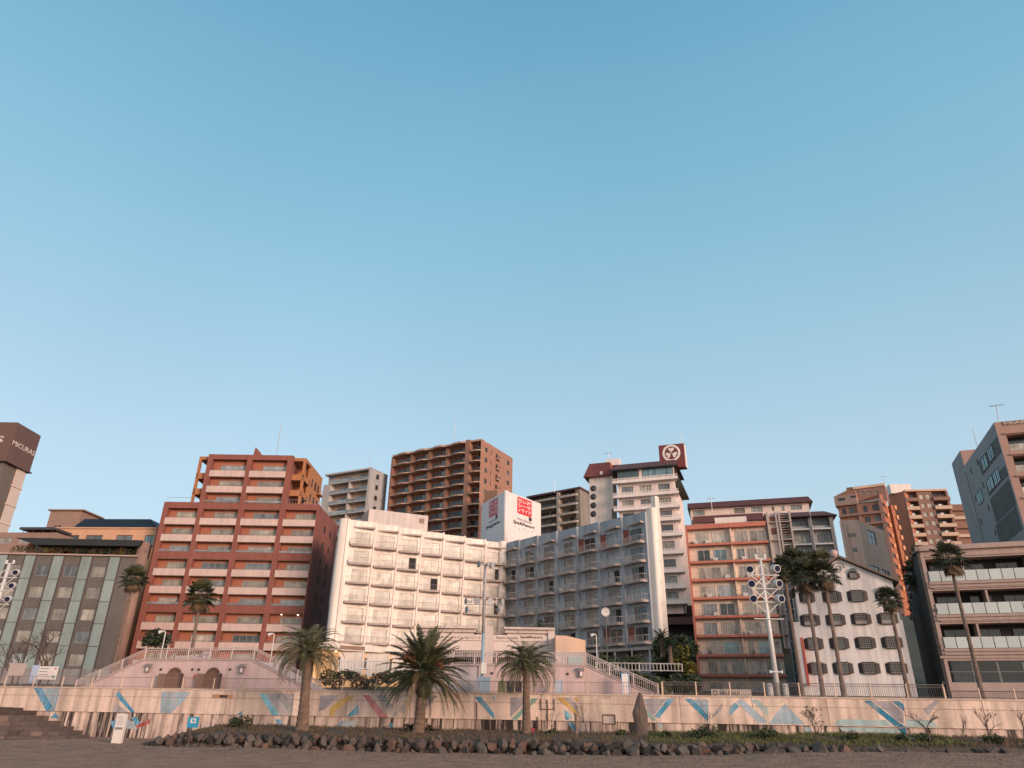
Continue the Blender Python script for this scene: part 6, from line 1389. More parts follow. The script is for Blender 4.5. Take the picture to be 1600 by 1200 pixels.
def bshrub(px, D, r, label, mats_=None, size=.12, group=None, up=.3):
    p = onbank(px, D); balls = [(p + Vector((R.uniform(-r, r) * .7, 0, r * up + R.uniform(0, r * .3))), (r * R.uniform(.5, .8), r * .6, r * R.uniform(.4, .7))) for _ in range(4)]
    return shrub('bank_shrub', label, 'shrub', balls, mats_ or [LEAF_D, LEAF_M], size, 170, group)
for px, D, r, lab in ((1100, 62.3, 1.0, 'green shrub around the thin bare stems below the orange banded flats'), (1195, 62, .8, 'green shrub below the grey blue mural triangle'), (1333, 61.3, .7, 'green tuft under the pale aqua mural band'), (1408, 60.6, .6, 'green tuft under the deep blue mural stripe'), (1445, 60.2, .6, 'green tuft at the foot of the forked sapling'),
    (1548, 59.8, .7, 'green clump at the foot of the leaning sapling'), (1040, 63, .55, 'low green tuft beside the standing stone'), (970, 64.5, .5, 'low green tuft beside the framed board'), (867, 65.3, .45, 'small dark plant at the wall foot below the yellow mural stripe'), (858, 65.3, .3, 'tiny dark plant at the wall foot below the yellow mural stripe'),
    (640, 67.8, .6, 'dark weeds at the foot of the broad dark feather palm'), (675, 67.8, .5, 'weeds on the bank just past the trunk of the broad dark feather palm'), (375, 70, 1.1, 'mound of brown scrub on the bank behind the blue beach sign')):
    bshrub(px, D, r, lab, [LEAF_B, LEAF_D] if px < 700 else None)
p = onbank(831, 66.2); w = MB()
for k in range(4): leafcloud(w, p + Vector((R.uniform(-.35, .35), 0, .28)), (.2, .15, .18), 40, .07)
o = w.build('flower_clump', mat('pink_flowers', (.55, .07, .12), .7, var=.3), None, loc=p); tagit(o, 'small clump of pink flowers beside the slim palm trunk on the bank', 'flowers')
# grass on the bank: nobody could count it
def blades(name, m, n_, x0, x1, hmin, hmax, seed, patch):
    rng = random.Random(seed); w = MB(); k = 0
    while k < n_:
        px = rng.uniform(x0, x1); x = P(px, 1150, 62).x; ya, yb = rock_y(x) + 1.0, sea_y(x) + .05; y = lerp(ya, yb, rng.random() ** patch)
        if noise.noise((x * .45, y * .45, 7)) + rng.uniform(-.3, .45) < 0: k += .2; continue
        k += 1; b = Vector((x, y, bank_z(x, y) - .02)); h_ = rng.uniform(hmin, hmax); a = rng.random() * 3.14; s_ = Vector((math.cos(a), math.sin(a), 0)) * .025; l_ = Vector((rng.gauss(0, .3), rng.gauss(0, .3), 1)).normalized() * h_
        w.face([b - s_, b + s_, b + l_ * .6 + s_ * .7, b + l_ + Vector((rng.gauss(0, .05), 0, -.02))])
    o = w.build(name, m); o['kind'] = 'stuff'; return o
tagit(blades('green_grass', mat('green_grass_blade', (.075, .085, .022), .8, var=.35, scale=.9, fine=.3), 9000, 1012, 1480, .12, .42, 71, .8), 'green grass growing along the bank under the mural', 'grass')
tagit(blades('dry_grass', mat('dry_grass_blade', (.10, .068, .035), .9, var=.35, scale=.9, fine=.3), 14000, 260, 1600, .08, .32, 72, 1.2), 'short brown dry grass on the bank', 'grass')

def debris(name, m, n_, seed, lo, hi, flat):
    rng = random.Random(seed); w = MB()
    for _ in range(n_):
        px = rng.uniform(0, 1600); x = P(px, 1175, 60).x; y = rock_y(x) - abs(rng.gauss(0, 5)) - .3
        if y < 37: continue
        x = x * y / 60; z = sand_z(x, y); s_ = rng.uniform(lo, hi); a = rng.random() * 6.28; u = Vector((math.cos(a), math.sin(a), 0)) * s_ * rng.uniform(1, flat); v = Vector((-math.sin(a), math.cos(a), 0)) * s_; c = Vector((x, y, z)); t_ = Vector((0, 0, s_ * rng.uniform(.4, .9)))
        w.face([c - u, c - v, c + t_]); w.face([c - v, c + u, c + t_]); w.face([c + u, c + v, c + t_]); w.face([c + v, c - u, c + t_])
    o = w.build(name, m); o['kind'] = 'stuff'; return o
tagit(debris('pebbles', mat('beach_pebble', (.13, .10, .085), .9, var=.5, scale=2), 2200, 81, .02, .09, 1.6), 'scattered small pebbles on the dark sand', 'pebbles')
tagit(debris('seaweed_litter', mat('dry_seaweed', (.06, .045, .03), .9, var=.4, scale=2), 1200, 82, .015, .05, 6), 'thin line of dry seaweed and twigs on the sand below the boulders', 'seaweed')
# ================================================================== BOULDERS along the beach
ico_v = []; g_ = (1 + 5 ** .5) / 2
for a in (-1, 1):
    for b in (-g_, g_): ico_v += [Vector((0, a, b)), Vector((a, b, 0)), Vector((b, 0, a))]
def icomesh(seed):
    import bmesh
    rng = random.Random(seed); bm = bmesh.new(); bmesh.ops.create_icosphere(bm, subdivisions=3, radius=1)
    planes = []
    for _ in range(10): planes.append((Vector((rng.gauss(0, 1), rng.gauss(0, 1), rng.gauss(0, 1))).normalized(), rng.uniform(.36, .72)))
    for v in bm.verts:
        for n_, d in planes:
            q = v.co.dot(n_)
            if q > d: v.co -= n_ * (q - d)
        v.co *= 1 + .05 * noise.noise(v.co * 3 + Vector((seed, 0, 0)))
    me = bpy.data.meshes.new('boulder'); bm.to_mesh(me); bm.free(); return me
RK = [mat('brown_boulder', (.082, .058, .047), .9, var=.3, scale=1.6, bump=.5, fine=.2), mat('reddish_boulder', (.125, .072, .053), .9, var=.25, scale=1.6, bump=.5, fine=.2), mat('grey_boulder', (.092, .074, .063), .9, var=.3, scale=1.6, bump=.5, fine=.2), mat('dark_boulder', (.028, .023, .020), .9, var=.3, scale=1.6, bump=.5, fine=.2)]
RLAB = ['rough brown boulder in the low stone revetment between sand and bank', 'reddish brown boulder in the low stone revetment between sand and bank', 'greyish boulder in the low stone revetment between sand and bank', 'dark boulder in the low stone revetment between sand and bank']
RG = ['brown boulders of the revetment', 'reddish boulders of the revetment', 'grey boulders of the revetment', 'dark boulders of the revetment']
rmesh = {}
for mi in range(4):
    for s_ in range(4):
        me = icomesh(100 + mi * 10 + s_); me.materials.append(RK[mi]); rmesh[mi, s_] = me
rr = random.Random(5); x = RPT[0].x - .5; xe = P(1345, 1172, 57.5).x
def boulder(x, y, z, sx, sy, sz, mi, lab=None, grp=None):
    o = bpy.data.objects.new('boulder', rmesh[mi, rr.randrange(4)]); COL.objects.link(o); o.location = (x, y, z); o.scale = (sx, sy, sz); o.rotation_euler = (rr.uniform(-.9, .9), rr.uniform(-.9, .9), rr.random() * 6.28)
    tagit(o, lab or RLAB[mi], 'boulder', grp or RG[mi])
for row, (dy, dz, sc0, sc1) in enumerate(((0.0, .0, .22, .70), (.5, .34, .24, .62), (.95, .6, .22, .5))):
    x = RPT[0].x - .3 + row * .4
    while x < xe:
        s_ = rr.uniform(sc0, sc1) * lerp(.85, 1.05, sstep(RPT[0].x, 0, x)); y = rock_y(x) + dy + rr.uniform(-.25, .25); bs_ = sand_z(x, y)
        zz = lerp(bs_ + dz, bank_z(x, rock_y(x) + 1.2) - .22, .45 * row) + rr.uniform(-.12, .08)
        if x > P(1240, 1170, 57.5).x and row: zz -= .12 * row
        boulder(x, y, zz, s_ * rr.uniform(.9, 1.25), s_, s_ * rr.uniform(.8, 1.15), rr.choices((0, 1, 2, 3), (5, 2, 3, 1.2))[0]); x += s_ * rr.uniform(1.1, 2.0)
for k in range(16):
    px = rr.uniform(1350, 1600); x = P(px, 1172, 57.2).x; y = rock_y(x) + rr.uniform(0, 1.4); s_ = rr.uniform(.18, .42)
    boulder(x, y, sand_z(x, y) + s_ * .25, s_ * 1.3, s_, s_ * .8, rr.choice((0, 2, 3)), 'small scattered stone half sunk at the thin end of the revetment', 'scattered stones past the revetment')
# standing stone
p = P(1001, 1152, 64.5); fr = Frame((p.x, p.y), ang=wdir)
w = MB(); lv = []
for px0, px1, py in ((989.5, 1014, 1155), (991.5, 1012.5, 1148), (991.5, 1012.3, 1138), (990.5, 1012.3, 1126), (988, 1011.8, 1116), (988.8, 1010.3, 1111), (992, 1008, 1102), (993.5, 1006.2, 1094), (996.3, 1003.8, 1086), (998.8, 1001, 1081.5)):
    u0, z = fr.hit(px0, py); u1, _ = fr.hit(px1, py); lv.append((u0, u1, z))
n_ = 12
for u0, u1, z in lv:
    for j in range(n_):
        t = 2 * math.pi * j / n_; r = (u1 - u0) / 2; w.v.append(tuple(fr.p((u0 + u1) / 2 + r * math.cos(t), -math.sin(t) * min(r * .7, .35) * -1 + .06 * noise.noise((j * .7, z * 1.3, 0)), z + .04 * noise.noise((j * .9, z, 4)))))
for i in range(len(lv) - 1):
    for j in range(n_): w.f.append((i * n_ + j, i * n_ + (j + 1) % n_, (i + 1) * n_ + (j + 1) % n_, (i + 1) * n_ + j)); w.m.append(0)
w.f.append(tuple(range((len(lv) - 1) * n_, len(lv) * n_))); w.m.append(0)
o = w.build('standing_stone', mat('standing_stone_brown', (.125, .09, .076), .9, var=.25, scale=1.5, bump=.5, fine=.2, streak=.2), None, loc=(p.x, p.y, .9)); tagit(o, 'tall pointed brown standing stone set upright on the bank before the mural', 'standing stone')
# ================================================================== STONE STEPS at the left
ST = [mat('step_stone_brown', (.105, .075, .062), .9, var=.3, scale=1.2, bump=.4, fine=.2), mat('step_stone_dark', (.065, .045, .038), .9, var=.3, scale=1.2, bump=.4, fine=.2), mat('step_stone_pale', (.17, .115, .09), .9, var=.3, scale=1.2, bump=.4, fine=.2)]
s0_ = P(50, 1159, 68.5); ss = thing('stone_steps', 'wide worn brown stone steps climbing from the sand to the wall', 'steps', (s0_.x, s0_.y, -.2))
bnd = [(107, 1160), (103, 1151), (92, 1143), (78, 1136), (58, 1128), (38, 1119), (24, 1111), (12, 1105)]
zz = -.35
for i, (px, py) in enumerate(bnd):
    D = lerp(68.6, 75.5, i / 7); pr_ = P(px, py, D); zt_ = max(zz + .2, pr_.z); xr = pr_.x; x = xr; w = MB()
    while x > -75:
        wd = R.uniform(.9, 1.9); mi = R.choices((0, 1, 2), (5, 4, 2))[0]; j = R.uniform(-.06, .06)
        w.fbox(WORLD, x - wd + .03, x, -(D + 4.0), -(D + j), -.5, zt_ + R.uniform(-.05, .03), mi); x -= wd
    w.build('step_course', ST, ss); zz = zt_
# ================================================================== STREET FURNITURE
def vframe(p): return Frame((p[0], p[1]), ang=0)
MW = mat('mast_white', (.56, .53, .51), .5, var=.05); LENS = mat('lamp_lens_navy', (.012, .018, .05), .1, coat=.4)
def floodmast(base, ztop, lamps, arms, label, r0, r1, extra=()):
    t = thing('floodlight_mast', label, 'floodlight', base, 'white floodlight masts on the promenade'); fr = vframe(base)
    MB().tube([base, Vector((base[0], base[1], ztop))], [r0, r1], 14).build('pole', MW, t, True)
    for z in arms:
        w = MB(); w.tube([fr.p(-1.5, .18, z), fr.p(1.5, .18, z)], .055, 6)
        for s_ in (-1, 1): w.tube([fr.p(s_ * .1, .1, z + .95), fr.p(s_ * 1.1, .18, z + .05)], .05, 5); w.tube([fr.p(s_ * .1, .1, z - .95), fr.p(s_ * 1.1, .18, z - .05)], .05, 5)
        w.build('cross_arm', MW, t)
    for u, z in lamps:
        d = Vector((.25 * (-1 if u < 0 else 1), -1, -.22)).normalized(); c = fr.p(u, .3, z)
        o = MB().tube([c - d * .5, c - d * .35, c + d * .28], [.2, .34, .36], 18).build('lamp_head', MW, t)
        MB().tube([c + d * .281, c + d * .30], [.29, .29], 18).build('lens', LENS, o); w = MB(); w.tube([c - d * .1 + Vector((0, 0, -.4)), c - d * .1 + Vector((0, 0, -.62))], .05, 5); w.build('lamp_bracket', MW, o)
    w = MB(); w.fbox(fr, -.5, .5, -.05, .1, ztop - .02, ztop + .08); [w.tube([fr.p(u, 0, ztop + .08), fr.p(u, 0, ztop + .45)], [.16, .12], 8) for u in (-.42, .42)]; w.build('top_beacon', MW, t)
    for k in extra: k(t, fr)
    return t
b = WALL.p(WALL.hit(1216, 1088, -1.1)[0], -1.1, 4.05); fr = vframe(b)
def ph_(x, y): return fr.hit(*Qr(x, y), .3)
lam = [ph_(238, 795), ph_(452, 787), ph_(222, 945), ph_(490, 942), ph_(250, 1100), ph_(487, 1100)]
# the mast is plumb: give the lamps of each side one distance
arms = [ph_(355, 855)[1], ph_(365, 996)[1], ph_(385, 1137)[1]]
lam = [((-1 if i % 2 == 0 else 1) * 1.22, z) for i, (u, z) in enumerate(lam)]
def extra1(t, fr):
    z = fr.hit(1201, 967.5)[1]; MB().tube([fr.p(-1.35, .22, z), fr.p(1.35, .22, z)], .05, 6).build('lower_arm', MW, t)
    z = fr.hit(1212, 1050)[1]; w = MB(); w.tube([fr.p(-.55, .2, z), fr.p(.55, .2, z)], .06, 6); [w.tube([fr.p(u, .2, z - .1), fr.p(u, .2, z + .12)], .12, 8) for u in (-.5, .5)]; w.build('collar', MW, t)
    for u in (-.75, .62): MB().tube([fr.p(u, .3, 4.05), fr.p(u, .3, 5.2), fr.p(u, .3, 5.3)], [.26, .26, .12], 10).build('control_cabinet', MW, t)
floodmast(b, fr.hit(1190, 874)[1], lam, arms, 'tall white floodlight mast with six round lamps before the orange banded flats', .25, .13, (extra1,))
b = P(15, 881, 86); b = Vector((b.x, 86, 4.0)); fr = vframe(b)
def ph_(x, y): return fr.hit(*Qb(x, y), .3)
lam = []
for x, y in ((85, 250), (75, 345), (22, 442)): u, z = ph_(x, y); lam += [(1.3 if lam == [] else 1.3, z), (-1.3, z + .1)]
floodmast(b, fr.hit(*Qb(78, 190))[1], lam, [lam[0][1] - .6, lam[2][1] - .6, lam[4][1] - .6], 'white floodlight mast at the photo edge before the grey tiled hotel', .28, .17)
# loudspeaker pole
D = 77; b = P(752, 1086, D); b = Vector((P(755, 1000, D).x, D, 4.0)); fr = vframe(b); t = thing('loudspeaker_pole', 'slim pole with horn loudspeakers and a pale blue base cabinet before the hotel corner', 'pole', b)
zt_, zm_ = fr.hit(762, 882)[1], fr.hit(756, 990)[1]
MB().tube([b, fr.p(0, 0, zm_)], [.17, .15], 10).build('lower_pole', mat('pole_pale_blue', (.25, .34, .40), .5, var=.08), t, True); MB().tube([fr.p(0, 0, zm_), fr.p(0, 0, zt_)], [.145, .11], 10).build('upper_pole', mat('pole_grey', (.38, .36, .36), .5, metal=.2), t, True)
u0, u1 = fr.hit(745, 1070)[0], fr.hit(766, 1070)[0]; MB().fbox(fr, u0, u1, -.3, .55, 4.0, fr.hit(755, 1058)[1]).build('base_cabinet', mat('cabinet_blue', (.20, .28, .35), .6, var=.1, streak=.2), t)
u0, u1 = fr.hit(752, 1045)[0], fr.hit(759.5, 1045)[0]; MB().fbox(fr, u0, u1 + .05, .2, .6, fr.hit(755, 1053)[1], fr.hit(755, 1036)[1]).build('switch_box', WHT, t)
HORN = mat('horn_grey', (.34, .33, .33), .5)
def horn(u, z, d, s_=.55):
    d = Vector(d).normalized(); c = fr.p(u, .1, z); MB().tube([c - d * s_ * .7, c - d * s_ * .5, c, c + d * s_ * .35, c + d * s_ * .4], [.09, .10, .12, .32, .36], 14).build('horn', HORN, t)
za_, zb_ = fr.hit(762, 882)[1], fr.hit(757, 945)[1]
for u, dx in ((-.5, -1), (.55, 1), (.35, .6)): horn(u, za_ - .1 * (dx > 0), (dx, -.7, -.1), .7)
w = MB(); w.tube([fr.p(-1.9, .1, zb_), fr.p(1.9, .1, zb_)], .035, 6); w.tube([fr.p(-1.4, .1, zb_ + .5), fr.p(1.4, .1, zb_ + .5)], .025, 5); [w.tube([fr.p(u, .1, zb_ - .1), fr.p(u, .1, zb_ + .75)], .035, 5) for u in (-1.3, -.6, .6, 1.3)]; w.build('speaker_frame', STEEL, t)
for u, dz, dx in ((-1.75, .3, -1), (-1.65, -.55, -.8), (1.75, .3, 1), (1.6, -.5, .9), (-.75, .35, -.1), (.6, .3, .1)): horn(u, zb_ + dz, (dx, -.5, 0), .6)
for z in (za_ - 3.2, za_ - 1.9): MB().tube([fr.p(0, 0, z), fr.p(0, 0, z + .15)], .2, 10).build('pole_band', STEEL, t)
# clock on a pole
D = 88; c = P(946, 956.5, D); t = thing('clock_post', 'round white faced clock on a dark pole before the blue shaded hotel wing', 'clock', (c.x, D, 5)); fr = vframe(c)
MB().tube([fr.p(0, 0, 5), fr.p(0, 0, c.z - .45)], .07, 8).build('pole', DKM, t); o = MB().tube([fr.p(0, .0, c.z), fr.p(0, .16, c.z)], .5, 24).build('clock_face', WHT, t)
w = MB()
for i in range(24): a0, a1 = i * math.pi / 12, (i + 1) * math.pi / 12; w.face([fr.p(r_ * math.cos(a), .19, c.z + r_ * math.sin(a)) for r_, a in ((.44, a0), (.53, a0), (.53, a1), (.44, a1))])
w.build('rim', STEEL, o); w = MB()
for i in range(12): a = i * math.pi / 6; w.tube([fr.p(.34 * math.cos(a), .175, c.z + .34 * math.sin(a)), fr.p(.41 * math.cos(a), .175, c.z + .41 * math.sin(a))], .016, 4)
w.tube([fr.p(0, .18, c.z), fr.p(.24, .18, c.z + .06)], .022, 4); w.tube([fr.p(0, .185, c.z), fr.p(-.1, .185, c.z + .34)], .016, 4); w.build('clock_hands', BLACK, o)
# short street lamps
for px, py, D, zb_, lab in ((256, 988, 86, 7.4, 'short cream street lamp at the top of the stage terrace beside the dark evergreen'), (426, 992, 90, 5, 'short cream street lamp before the last columns of the red block'), (929, 993, 88, 5.5, 'short cream street lamp beside the clock pole')):
    c = P(px, py, D); t = thing('street_lamp', lab, 'street lamp', (c.x, D, zb_), 'short street lamps on the promenade'); MB().tube([(c.x + .2, D, zb_), (c.x + .2, D, c.z)], .06, 7).build('pole', WHT, t); w = MB(); w.tube([(c.x + .2, D, c.z), (c.x, D - .1, c.z + .18), (c.x - .25, D - .2, c.z + .05)], .06, 6); w.tube([(c.x - .1, D - .2, c.z + .12), (c.x - .45, D - .2, c.z - .02)], [.12, .2], 8); w.build('lamp_head', WHT, t)
# signs on the promenade
def panel_sign(name, label, cat, px0, px1, py0, py1, D, m, legs=True, zg=4.05, thick=.08):
    a, b = P(px0, py0, D), P(px1, py1, D); fr = vframe((a.x, D)); w_ = b.x - a.x; t = thing(name, label, cat, (a.x + w_ / 2, D, zg)); MB().fbox(fr, 0, w_, 0, thick, b.z, a.z).build('panel', m, t)
    if legs:
        for u in (.08, w_ - .08): MB().tube([fr.p(u, -.05, zg), fr.p(u, -.05, b.z + .2)], .045, 6).build('post', STEEL, t)
    return t, fr, w_, b.z, a.z
INK = mat('sign_ink_grey', (.20, .17, .18), .7)
t, fr, w_, z0, z1 = panel_sign('notice_board', 'pale blue and white notice board leaning behind the wall railing by the bare street trees', 'sign', 63, 87, 1041, 1062, 79.6, mat('notice_white', (.60, .55, .53), .6))
MB().fbox(fr, -.75, -.01, -.02, .06, z0 - .35, z1 + .1).build('blue_panel', mat('notice_pale_blue', (.34, .40, .52), .6), t)
w = MB(); [w.fbox(fr, .12, .12 + w_ * k, .083, .09, z1 - .25 - .3 * i, z1 - .18 - .3 * i) for i, k in enumerate((.45, .4, .5))]; w.build('printed_lines', INK, t); w = MB(); w.fbox(fr, w_ - .35, w_ - .15, .083, .092, z1 - .3, z1 - .16); w.build('red_mark', RED, t); MB().fbox(fr, w_ - .4, w_ - .15, .083, .092, z0 + .15, z0 + .4).build('green_mark', mat('green_print', (.1, .3, .12), .6), t)
t, fr, w_, z0, z1 = panel_sign('notice_board', 'plain pale pinkish board behind the railing in front of the grey tiled hotel', 'sign', 17, 37, 1036, 1056, 82, mat('notice_pinkish', (.42, .33, .30), .7))
t, fr, w_, z0, z1 = panel_sign('notice_board', 'tall white notice board in a blue frame at the foot of the long stair', 'sign', 971.5, 983, 1053, 1087, 75, mat('notice_white', (.60, .55, .53), .6)); w = MB(); [w.fbox(fr, a, b, .0, .12, c_, d_) for a, b, c_, d_ in ((-.08, 0, z0, z1 + .08), (w_, w_ + .08, z0, z1 + .08), (0, w_, z1, z1 + .08), (0, w_, lerp(z0, z1, .42), lerp(z0, z1, .44)))]; w.build('blue_frame', mat('frame_blue', (.20, .32, .48), .5), t)
t, fr, w_, z0, z1 = panel_sign('notice_board', 'grey blue panel behind the railing beside the mop headed palm', 'sign', 867, 877, 1063, 1087, 76, mat('notice_grey_blue', (.36, .40, .44), .6)); MB().tube([fr.p(w_ + .05, 0, 4.05), fr.p(w_ + .05, 0, z1 + .1)], .04, 6).build('post', mat('frame_blue', (.20, .32, .48), .5), t)
u0, u1 = WALL.hit(1112, 1086, -.6)[0], WALL.hit(1175, 1086, -.6)[0]; fr = WALL.sub(0, -.75, 1, -.75); t = thing('banner', 'long cream banner with black lettering hung behind the railing below the orange banded flats', 'banner', fr.p(u0, 0, 4.1))
MB().fbox(fr, u0, u1, 0, .03, 4.15, 4.78).build('cloth', mat('banner_cream', (.55, .45, .38), .8, var=.05), t); w = MB(); rr = (u1 - u0)
for i in range(16): t_ = [math.pi * i / 8, math.pi * (i + 1) / 8]; w.face([fr.p(u0 + .32 + r_ * math.cos(q), .034, 4.47 + r_ * math.sin(q)) for r_, q in ((.13, t_[0]), (.22, t_[0]), (.22, t_[1]), (.13, t_[1]))])
lx = random.Random(9); u = u0 + .75
while u < u0 + rr * .72:
    ww = lx.uniform(.12, .22); z = 4.3
    for k in range(3): w.fbox(fr, u + lx.uniform(0, ww * .5), u + ww, .031, .035, z + .1 * k + lx.uniform(0, .03), z + .06 + .1 * k)
    w.fbox(fr, u, u + .05, .036, .039, z, z + .34); u += ww + .07
w.build('lettering', BLACK, t)
# orange framed plaque on the wall and framed board on legs
fr = WALL; u0, z1 = WALL.hit(333, 1085, .05); u1, z0 = WALL.hit(363, 1091, .05); t = thing('wall_plaque', 'small orange framed dark plaque mounted high on the wall under the pink stage terrace', 'plaque', WALL.p(u0, .05, z0)); MB().fbox(fr, u0, u1, .02, .08, z0, z1).build('frame', mat('plaque_orange', (.40, .20, .10), .7), t); MB().fbox(fr, lerp(u0, u1, .35), lerp(u0, u1, .75), .081, .1, z0 + .05, z1 - .05).build('plate', BLACK, t)
D = 66.5; a, b = P(940.5, 1116, D), P(962, 1132.5, D); fr = Frame((a.x, D), ang=wdir); w_ = b.x - a.x; zg_ = bank_z(a.x, D); t = thing('framed_board', 'small brown framed board on two legs standing on the bank', 'sign', (a.x, D, zg_))
MB().fbox(fr, .1, w_ - .1, .0, .05, b.z + .08, a.z - .08).build('panel', mat('board_pale', (.52, .40, .34), .8, var=.1), t); w = MB(); w.fbox(fr, 0, w_, -.02, .09, a.z - .1, a.z); w.fbox(fr, 0, w_, -.02, .09, b.z, b.z + .1); w.fbox(fr, 0, .1, -.02, .085, b.z + .1, a.z - .1); w.fbox(fr, w_ - .1, w_, -.02, .085, b.z + .1, a.z - .1); w.build('frame', WOOD, t)
for u in (.3, w_ - .3): MB().fbox(fr, u - .03, u + .03, 0, .06, zg_ - .1, b.z - .002).build('leg', WOOD, t)
D = 65.5; a = P(900, 1114, D); zg_ = bank_z(a.x, D); t = thing('timber_post', 'short grey timber post with a round cap on the bank before the blue mural stripe', 'post', (a.x, D, zg_)); MB().tube([(a.x, D, zg_ - .2), (a.x, D, a.z - .2)], .13, 10).build('shaft', mat('weathered_timber', (.19, .13, .10), .9, var=.3), t); MB().tube([(a.x, D, a.z - .2), (a.x, D, a.z)], [.2, .16], 10).build('cap', mat('timber_cap', (.24, .165, .13), .9, var=.2), t)
# beach signs on the sand
D = 66.8; a, b = P(185.5, 1115, D), P(199, 1163, D); fr = vframe((a.x - .1, D)); w_ = .78; zg_ = sand_z(a.x, D) - .1; t = thing('white_pillar_box', 'upright white box sign glowing warm at its foot against the graffiti at the wall base', 'sign', (a.x, D, zg_))
MB().fbox(fr, 0, w_, -.4, 0, zg_, a.z).build('cabinet', mat('pillar_white', (.62, .56, .52), .5, var=.04), t); zz = P(192, 1138, D).z; w = MB(); w.fbox(fr, .08, w_ - .08, .001, .02, zz - .1, zz + .08); w.build('grey_band', INK, t); MB().fbox(fr, .12, w_ - .12, .001, .02, zz + .25, a.z - .15).build('poster', mat('poster_grey', (.48, .44, .44), .6), t)
D = 65; a, b = P(295, 1120, D), P(309, 1137, D); fr = vframe((a.x, D)); w_ = b.x - a.x; zg_ = sand_z(a.x, D); t = thing('beach_sign', 'small bright blue square sign with a white pictogram on a dark post in the sand', 'sign', (a.x + w_ / 2, D, zg_ - .1))
MB().fbox(fr, 0, w_, 0, .05, b.z, a.z).build('panel', mat('sign_bright_blue', (.02, .24, .40), .5), t); MB().tube([fr.p(w_ * .4, -.05, zg_ - .2), fr.p(w_ * .4, -.05, a.z - .1)], .055, 7).build('post', DKM, t)
s_ = w_; w = MB(); w.fbox(fr, s_ * .25, s_ * .75, .051, .056, lerp(b.z, a.z, .42), lerp(b.z, a.z, .85)); w.build('pictogram', WHT, t); w = MB(); w.fbox(fr, s_ * .42, s_ * .62, .057, .06, lerp(b.z, a.z, .52), lerp(b.z, a.z, .76)); w.fbox(fr, s_ * .3, s_ * .7, .0565, .06, lerp(b.z, a.z, .2), lerp(b.z, a.z, .26)); w.build('pictogram_detail', mat('sign_bright_blue', (.02, .24, .40), .5), t)

# ================================================================== LIGHT, SKY, CAMERA
SUN_AZ, SUN_EL = rad(138), rad(11)
sv = Vector((math.sin(SUN_AZ) * math.cos(SUN_EL), math.cos(SUN_AZ) * math.cos(SUN_EL), math.sin(SUN_EL)))
sd = bpy.data.lights.new('sun', 'SUN'); sd.energy = 3.6; sd.color = (1.0, .71, .565); sd.angle = rad(20); so = bpy.data.objects.new('sun', sd); COL.objects.link(so); so.rotation_euler = (-sv).to_track_quat('-Z', 'Y').to_euler(); so.location = (0, 0, 120)
wd = bpy.data.worlds.new('World'); sc.world = wd; wd.use_nodes = True; nt = wd.node_tree; N, L_ = nt.nodes, nt.links; bg = N['Background']
sky = N.new('ShaderNodeTexSky'); sky.sky_type = 'NISHITA'; sky.sun_disc = False; sky.sun_elevation = SUN_EL; sky.sun_rotation = SUN_AZ; sky.altitude = 0; sky.air_density = 1.0; sky.dust_density = 1.0; sky.ozone_density = 2.0
# the sky keeps the Nishita light and is leaned toward the even hazy teal of the photo, with a pale pink glow on the sunrise side
tc = N.new('ShaderNodeTexCoord'); sx = N.new('ShaderNodeSeparateXYZ'); L_.new(tc.outputs['Generated'], sx.inputs[0])
cr = N.new('ShaderNodeValToRGB'); L_.new(sx.outputs['Z'], cr.inputs['Fac']); e = cr.color_ramp.elements
e[0].position = 0.0; e[0].color = (.58, .71, .78, 1); e[1].position = .86; e[1].color = (.12, .365, .54, 1)
for p_, c_ in ((.30, (.49, .665, .77, 1)), (.50, (.325, .58, .72, 1)), (.66, (.225, .495, .665, 1))): k_ = e.new(p_); k_.color = c_
hz_ = N.new('ShaderNodeVectorMath'); hz_.operation = 'SCALE'; hz_.inputs['Scale'].default_value = 1 / .15; L_.new(cr.outputs[0], hz_.inputs[0])
ns_ = N.new('ShaderNodeVectorMath'); ns_.operation = 'SCALE'; ns_.inputs['Scale'].default_value = 2.2; L_.new(sky.outputs[0], ns_.inputs[0])
mx_ = N.new('ShaderNodeMix'); mx_.data_type = 'VECTOR'; mx_.inputs[0].default_value = .85; L_.new(ns_.outputs[0], mx_.inputs[4]); L_.new(hz_.outputs[0], mx_.inputs[5])
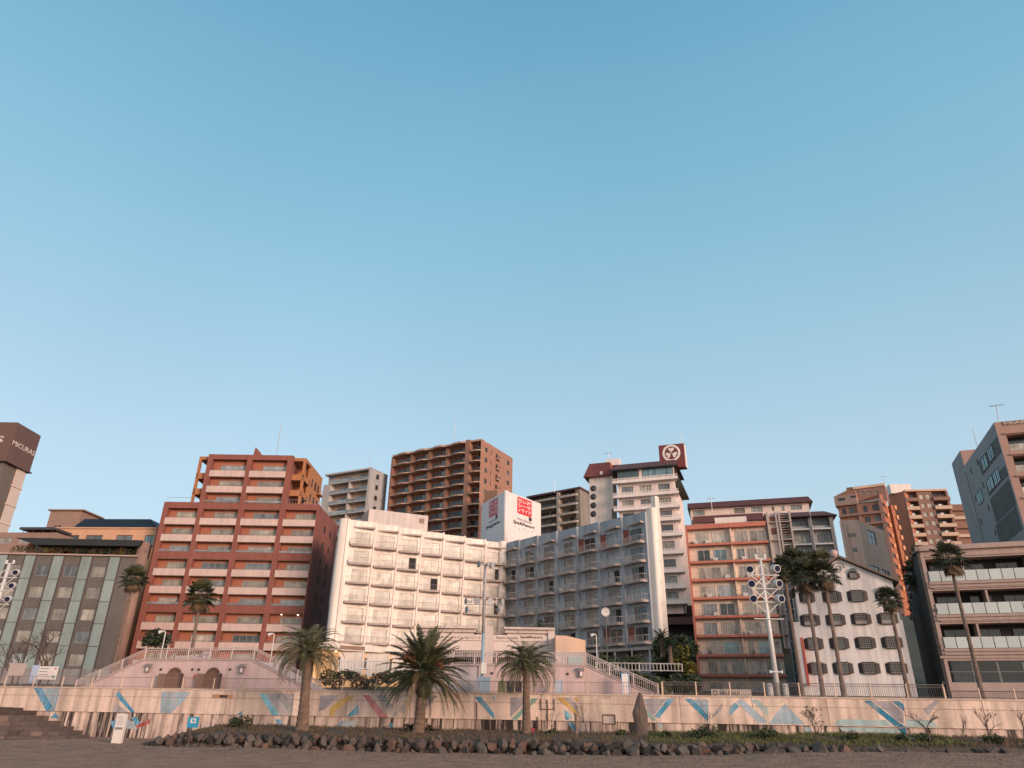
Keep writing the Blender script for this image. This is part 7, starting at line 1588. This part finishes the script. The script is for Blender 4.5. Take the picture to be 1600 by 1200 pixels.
dt = N.new('ShaderNodeVectorMath'); dt.operation = 'DOT_PRODUCT'; L_.new(tc.outputs['Generated'], dt.inputs[0]); dt.inputs[1].default_value = (math.sin(rad(165)), math.cos(rad(165)), .0)
gl = N.new('ShaderNodeMapRange'); gl.interpolation_type = 'SMOOTHSTEP'; gl.inputs['From Min'].default_value = .1; gl.inputs['From Max'].default_value = 1; L_.new(dt.outputs['Value'], gl.inputs['Value'])
gs_ = N.new('ShaderNodeVectorMath'); gs_.operation = 'SCALE'; gs_.inputs[0].default_value = (3.6, 1.9, .9); L_.new(gl.outputs['Result'], gs_.inputs['Scale'])
ad_ = N.new('ShaderNodeVectorMath'); ad_.operation = 'ADD'; L_.new(mx_.outputs[1], ad_.inputs[0]); L_.new(gs_.outputs[0], ad_.inputs[1])
hn = N.new('ShaderNodeTexNoise'); hn.inputs['Scale'].default_value = 2.2; hn.inputs['Detail'].default_value = 5; L_.new(tc.outputs['Generated'], hn.inputs['Vector']); hr = N.new('ShaderNodeMapRange'); hr.inputs['From Min'].default_value = .25; hr.inputs['From Max'].default_value = .75; hr.inputs['To Min'].default_value = .965; hr.inputs['To Max'].default_value = 1.035; L_.new(hn.outputs['Fac'], hr.inputs['Value'])
hv = N.new('ShaderNodeVectorMath'); hv.operation = 'SCALE'; L_.new(ad_.outputs[0], hv.inputs[0]); L_.new(hr.outputs['Result'], hv.inputs['Scale']); L_.new(hv.outputs[0], bg.inputs['Color']); bg.inputs['Strength'].default_value = .15
cd = bpy.data.cameras.new('camera'); cd.sensor_width = 36; cd.sensor_fit = 'HORIZONTAL'; cd.lens = FPX / 1600 * 36; cd.clip_end = 6000; cd.clip_start = .1; co = bpy.data.objects.new('camera', cd); COL.objects.link(co)
from mathutils import Matrix
m3 = Matrix((RC, UC, -FW)).transposed(); co.matrix_world = Matrix.Translation(CAMP) @ m3.to_4x4(); sc.camera = co
sc.view_settings.view_transform = 'Standard'; sc.view_settings.look = 'None'; sc.view_settings.exposure = 0; sc.view_settings.gamma = 1
sc.cycles.max_bounces = 6; sc.cycles.diffuse_bounces = 3; sc.cycles.glossy_bounces = 2
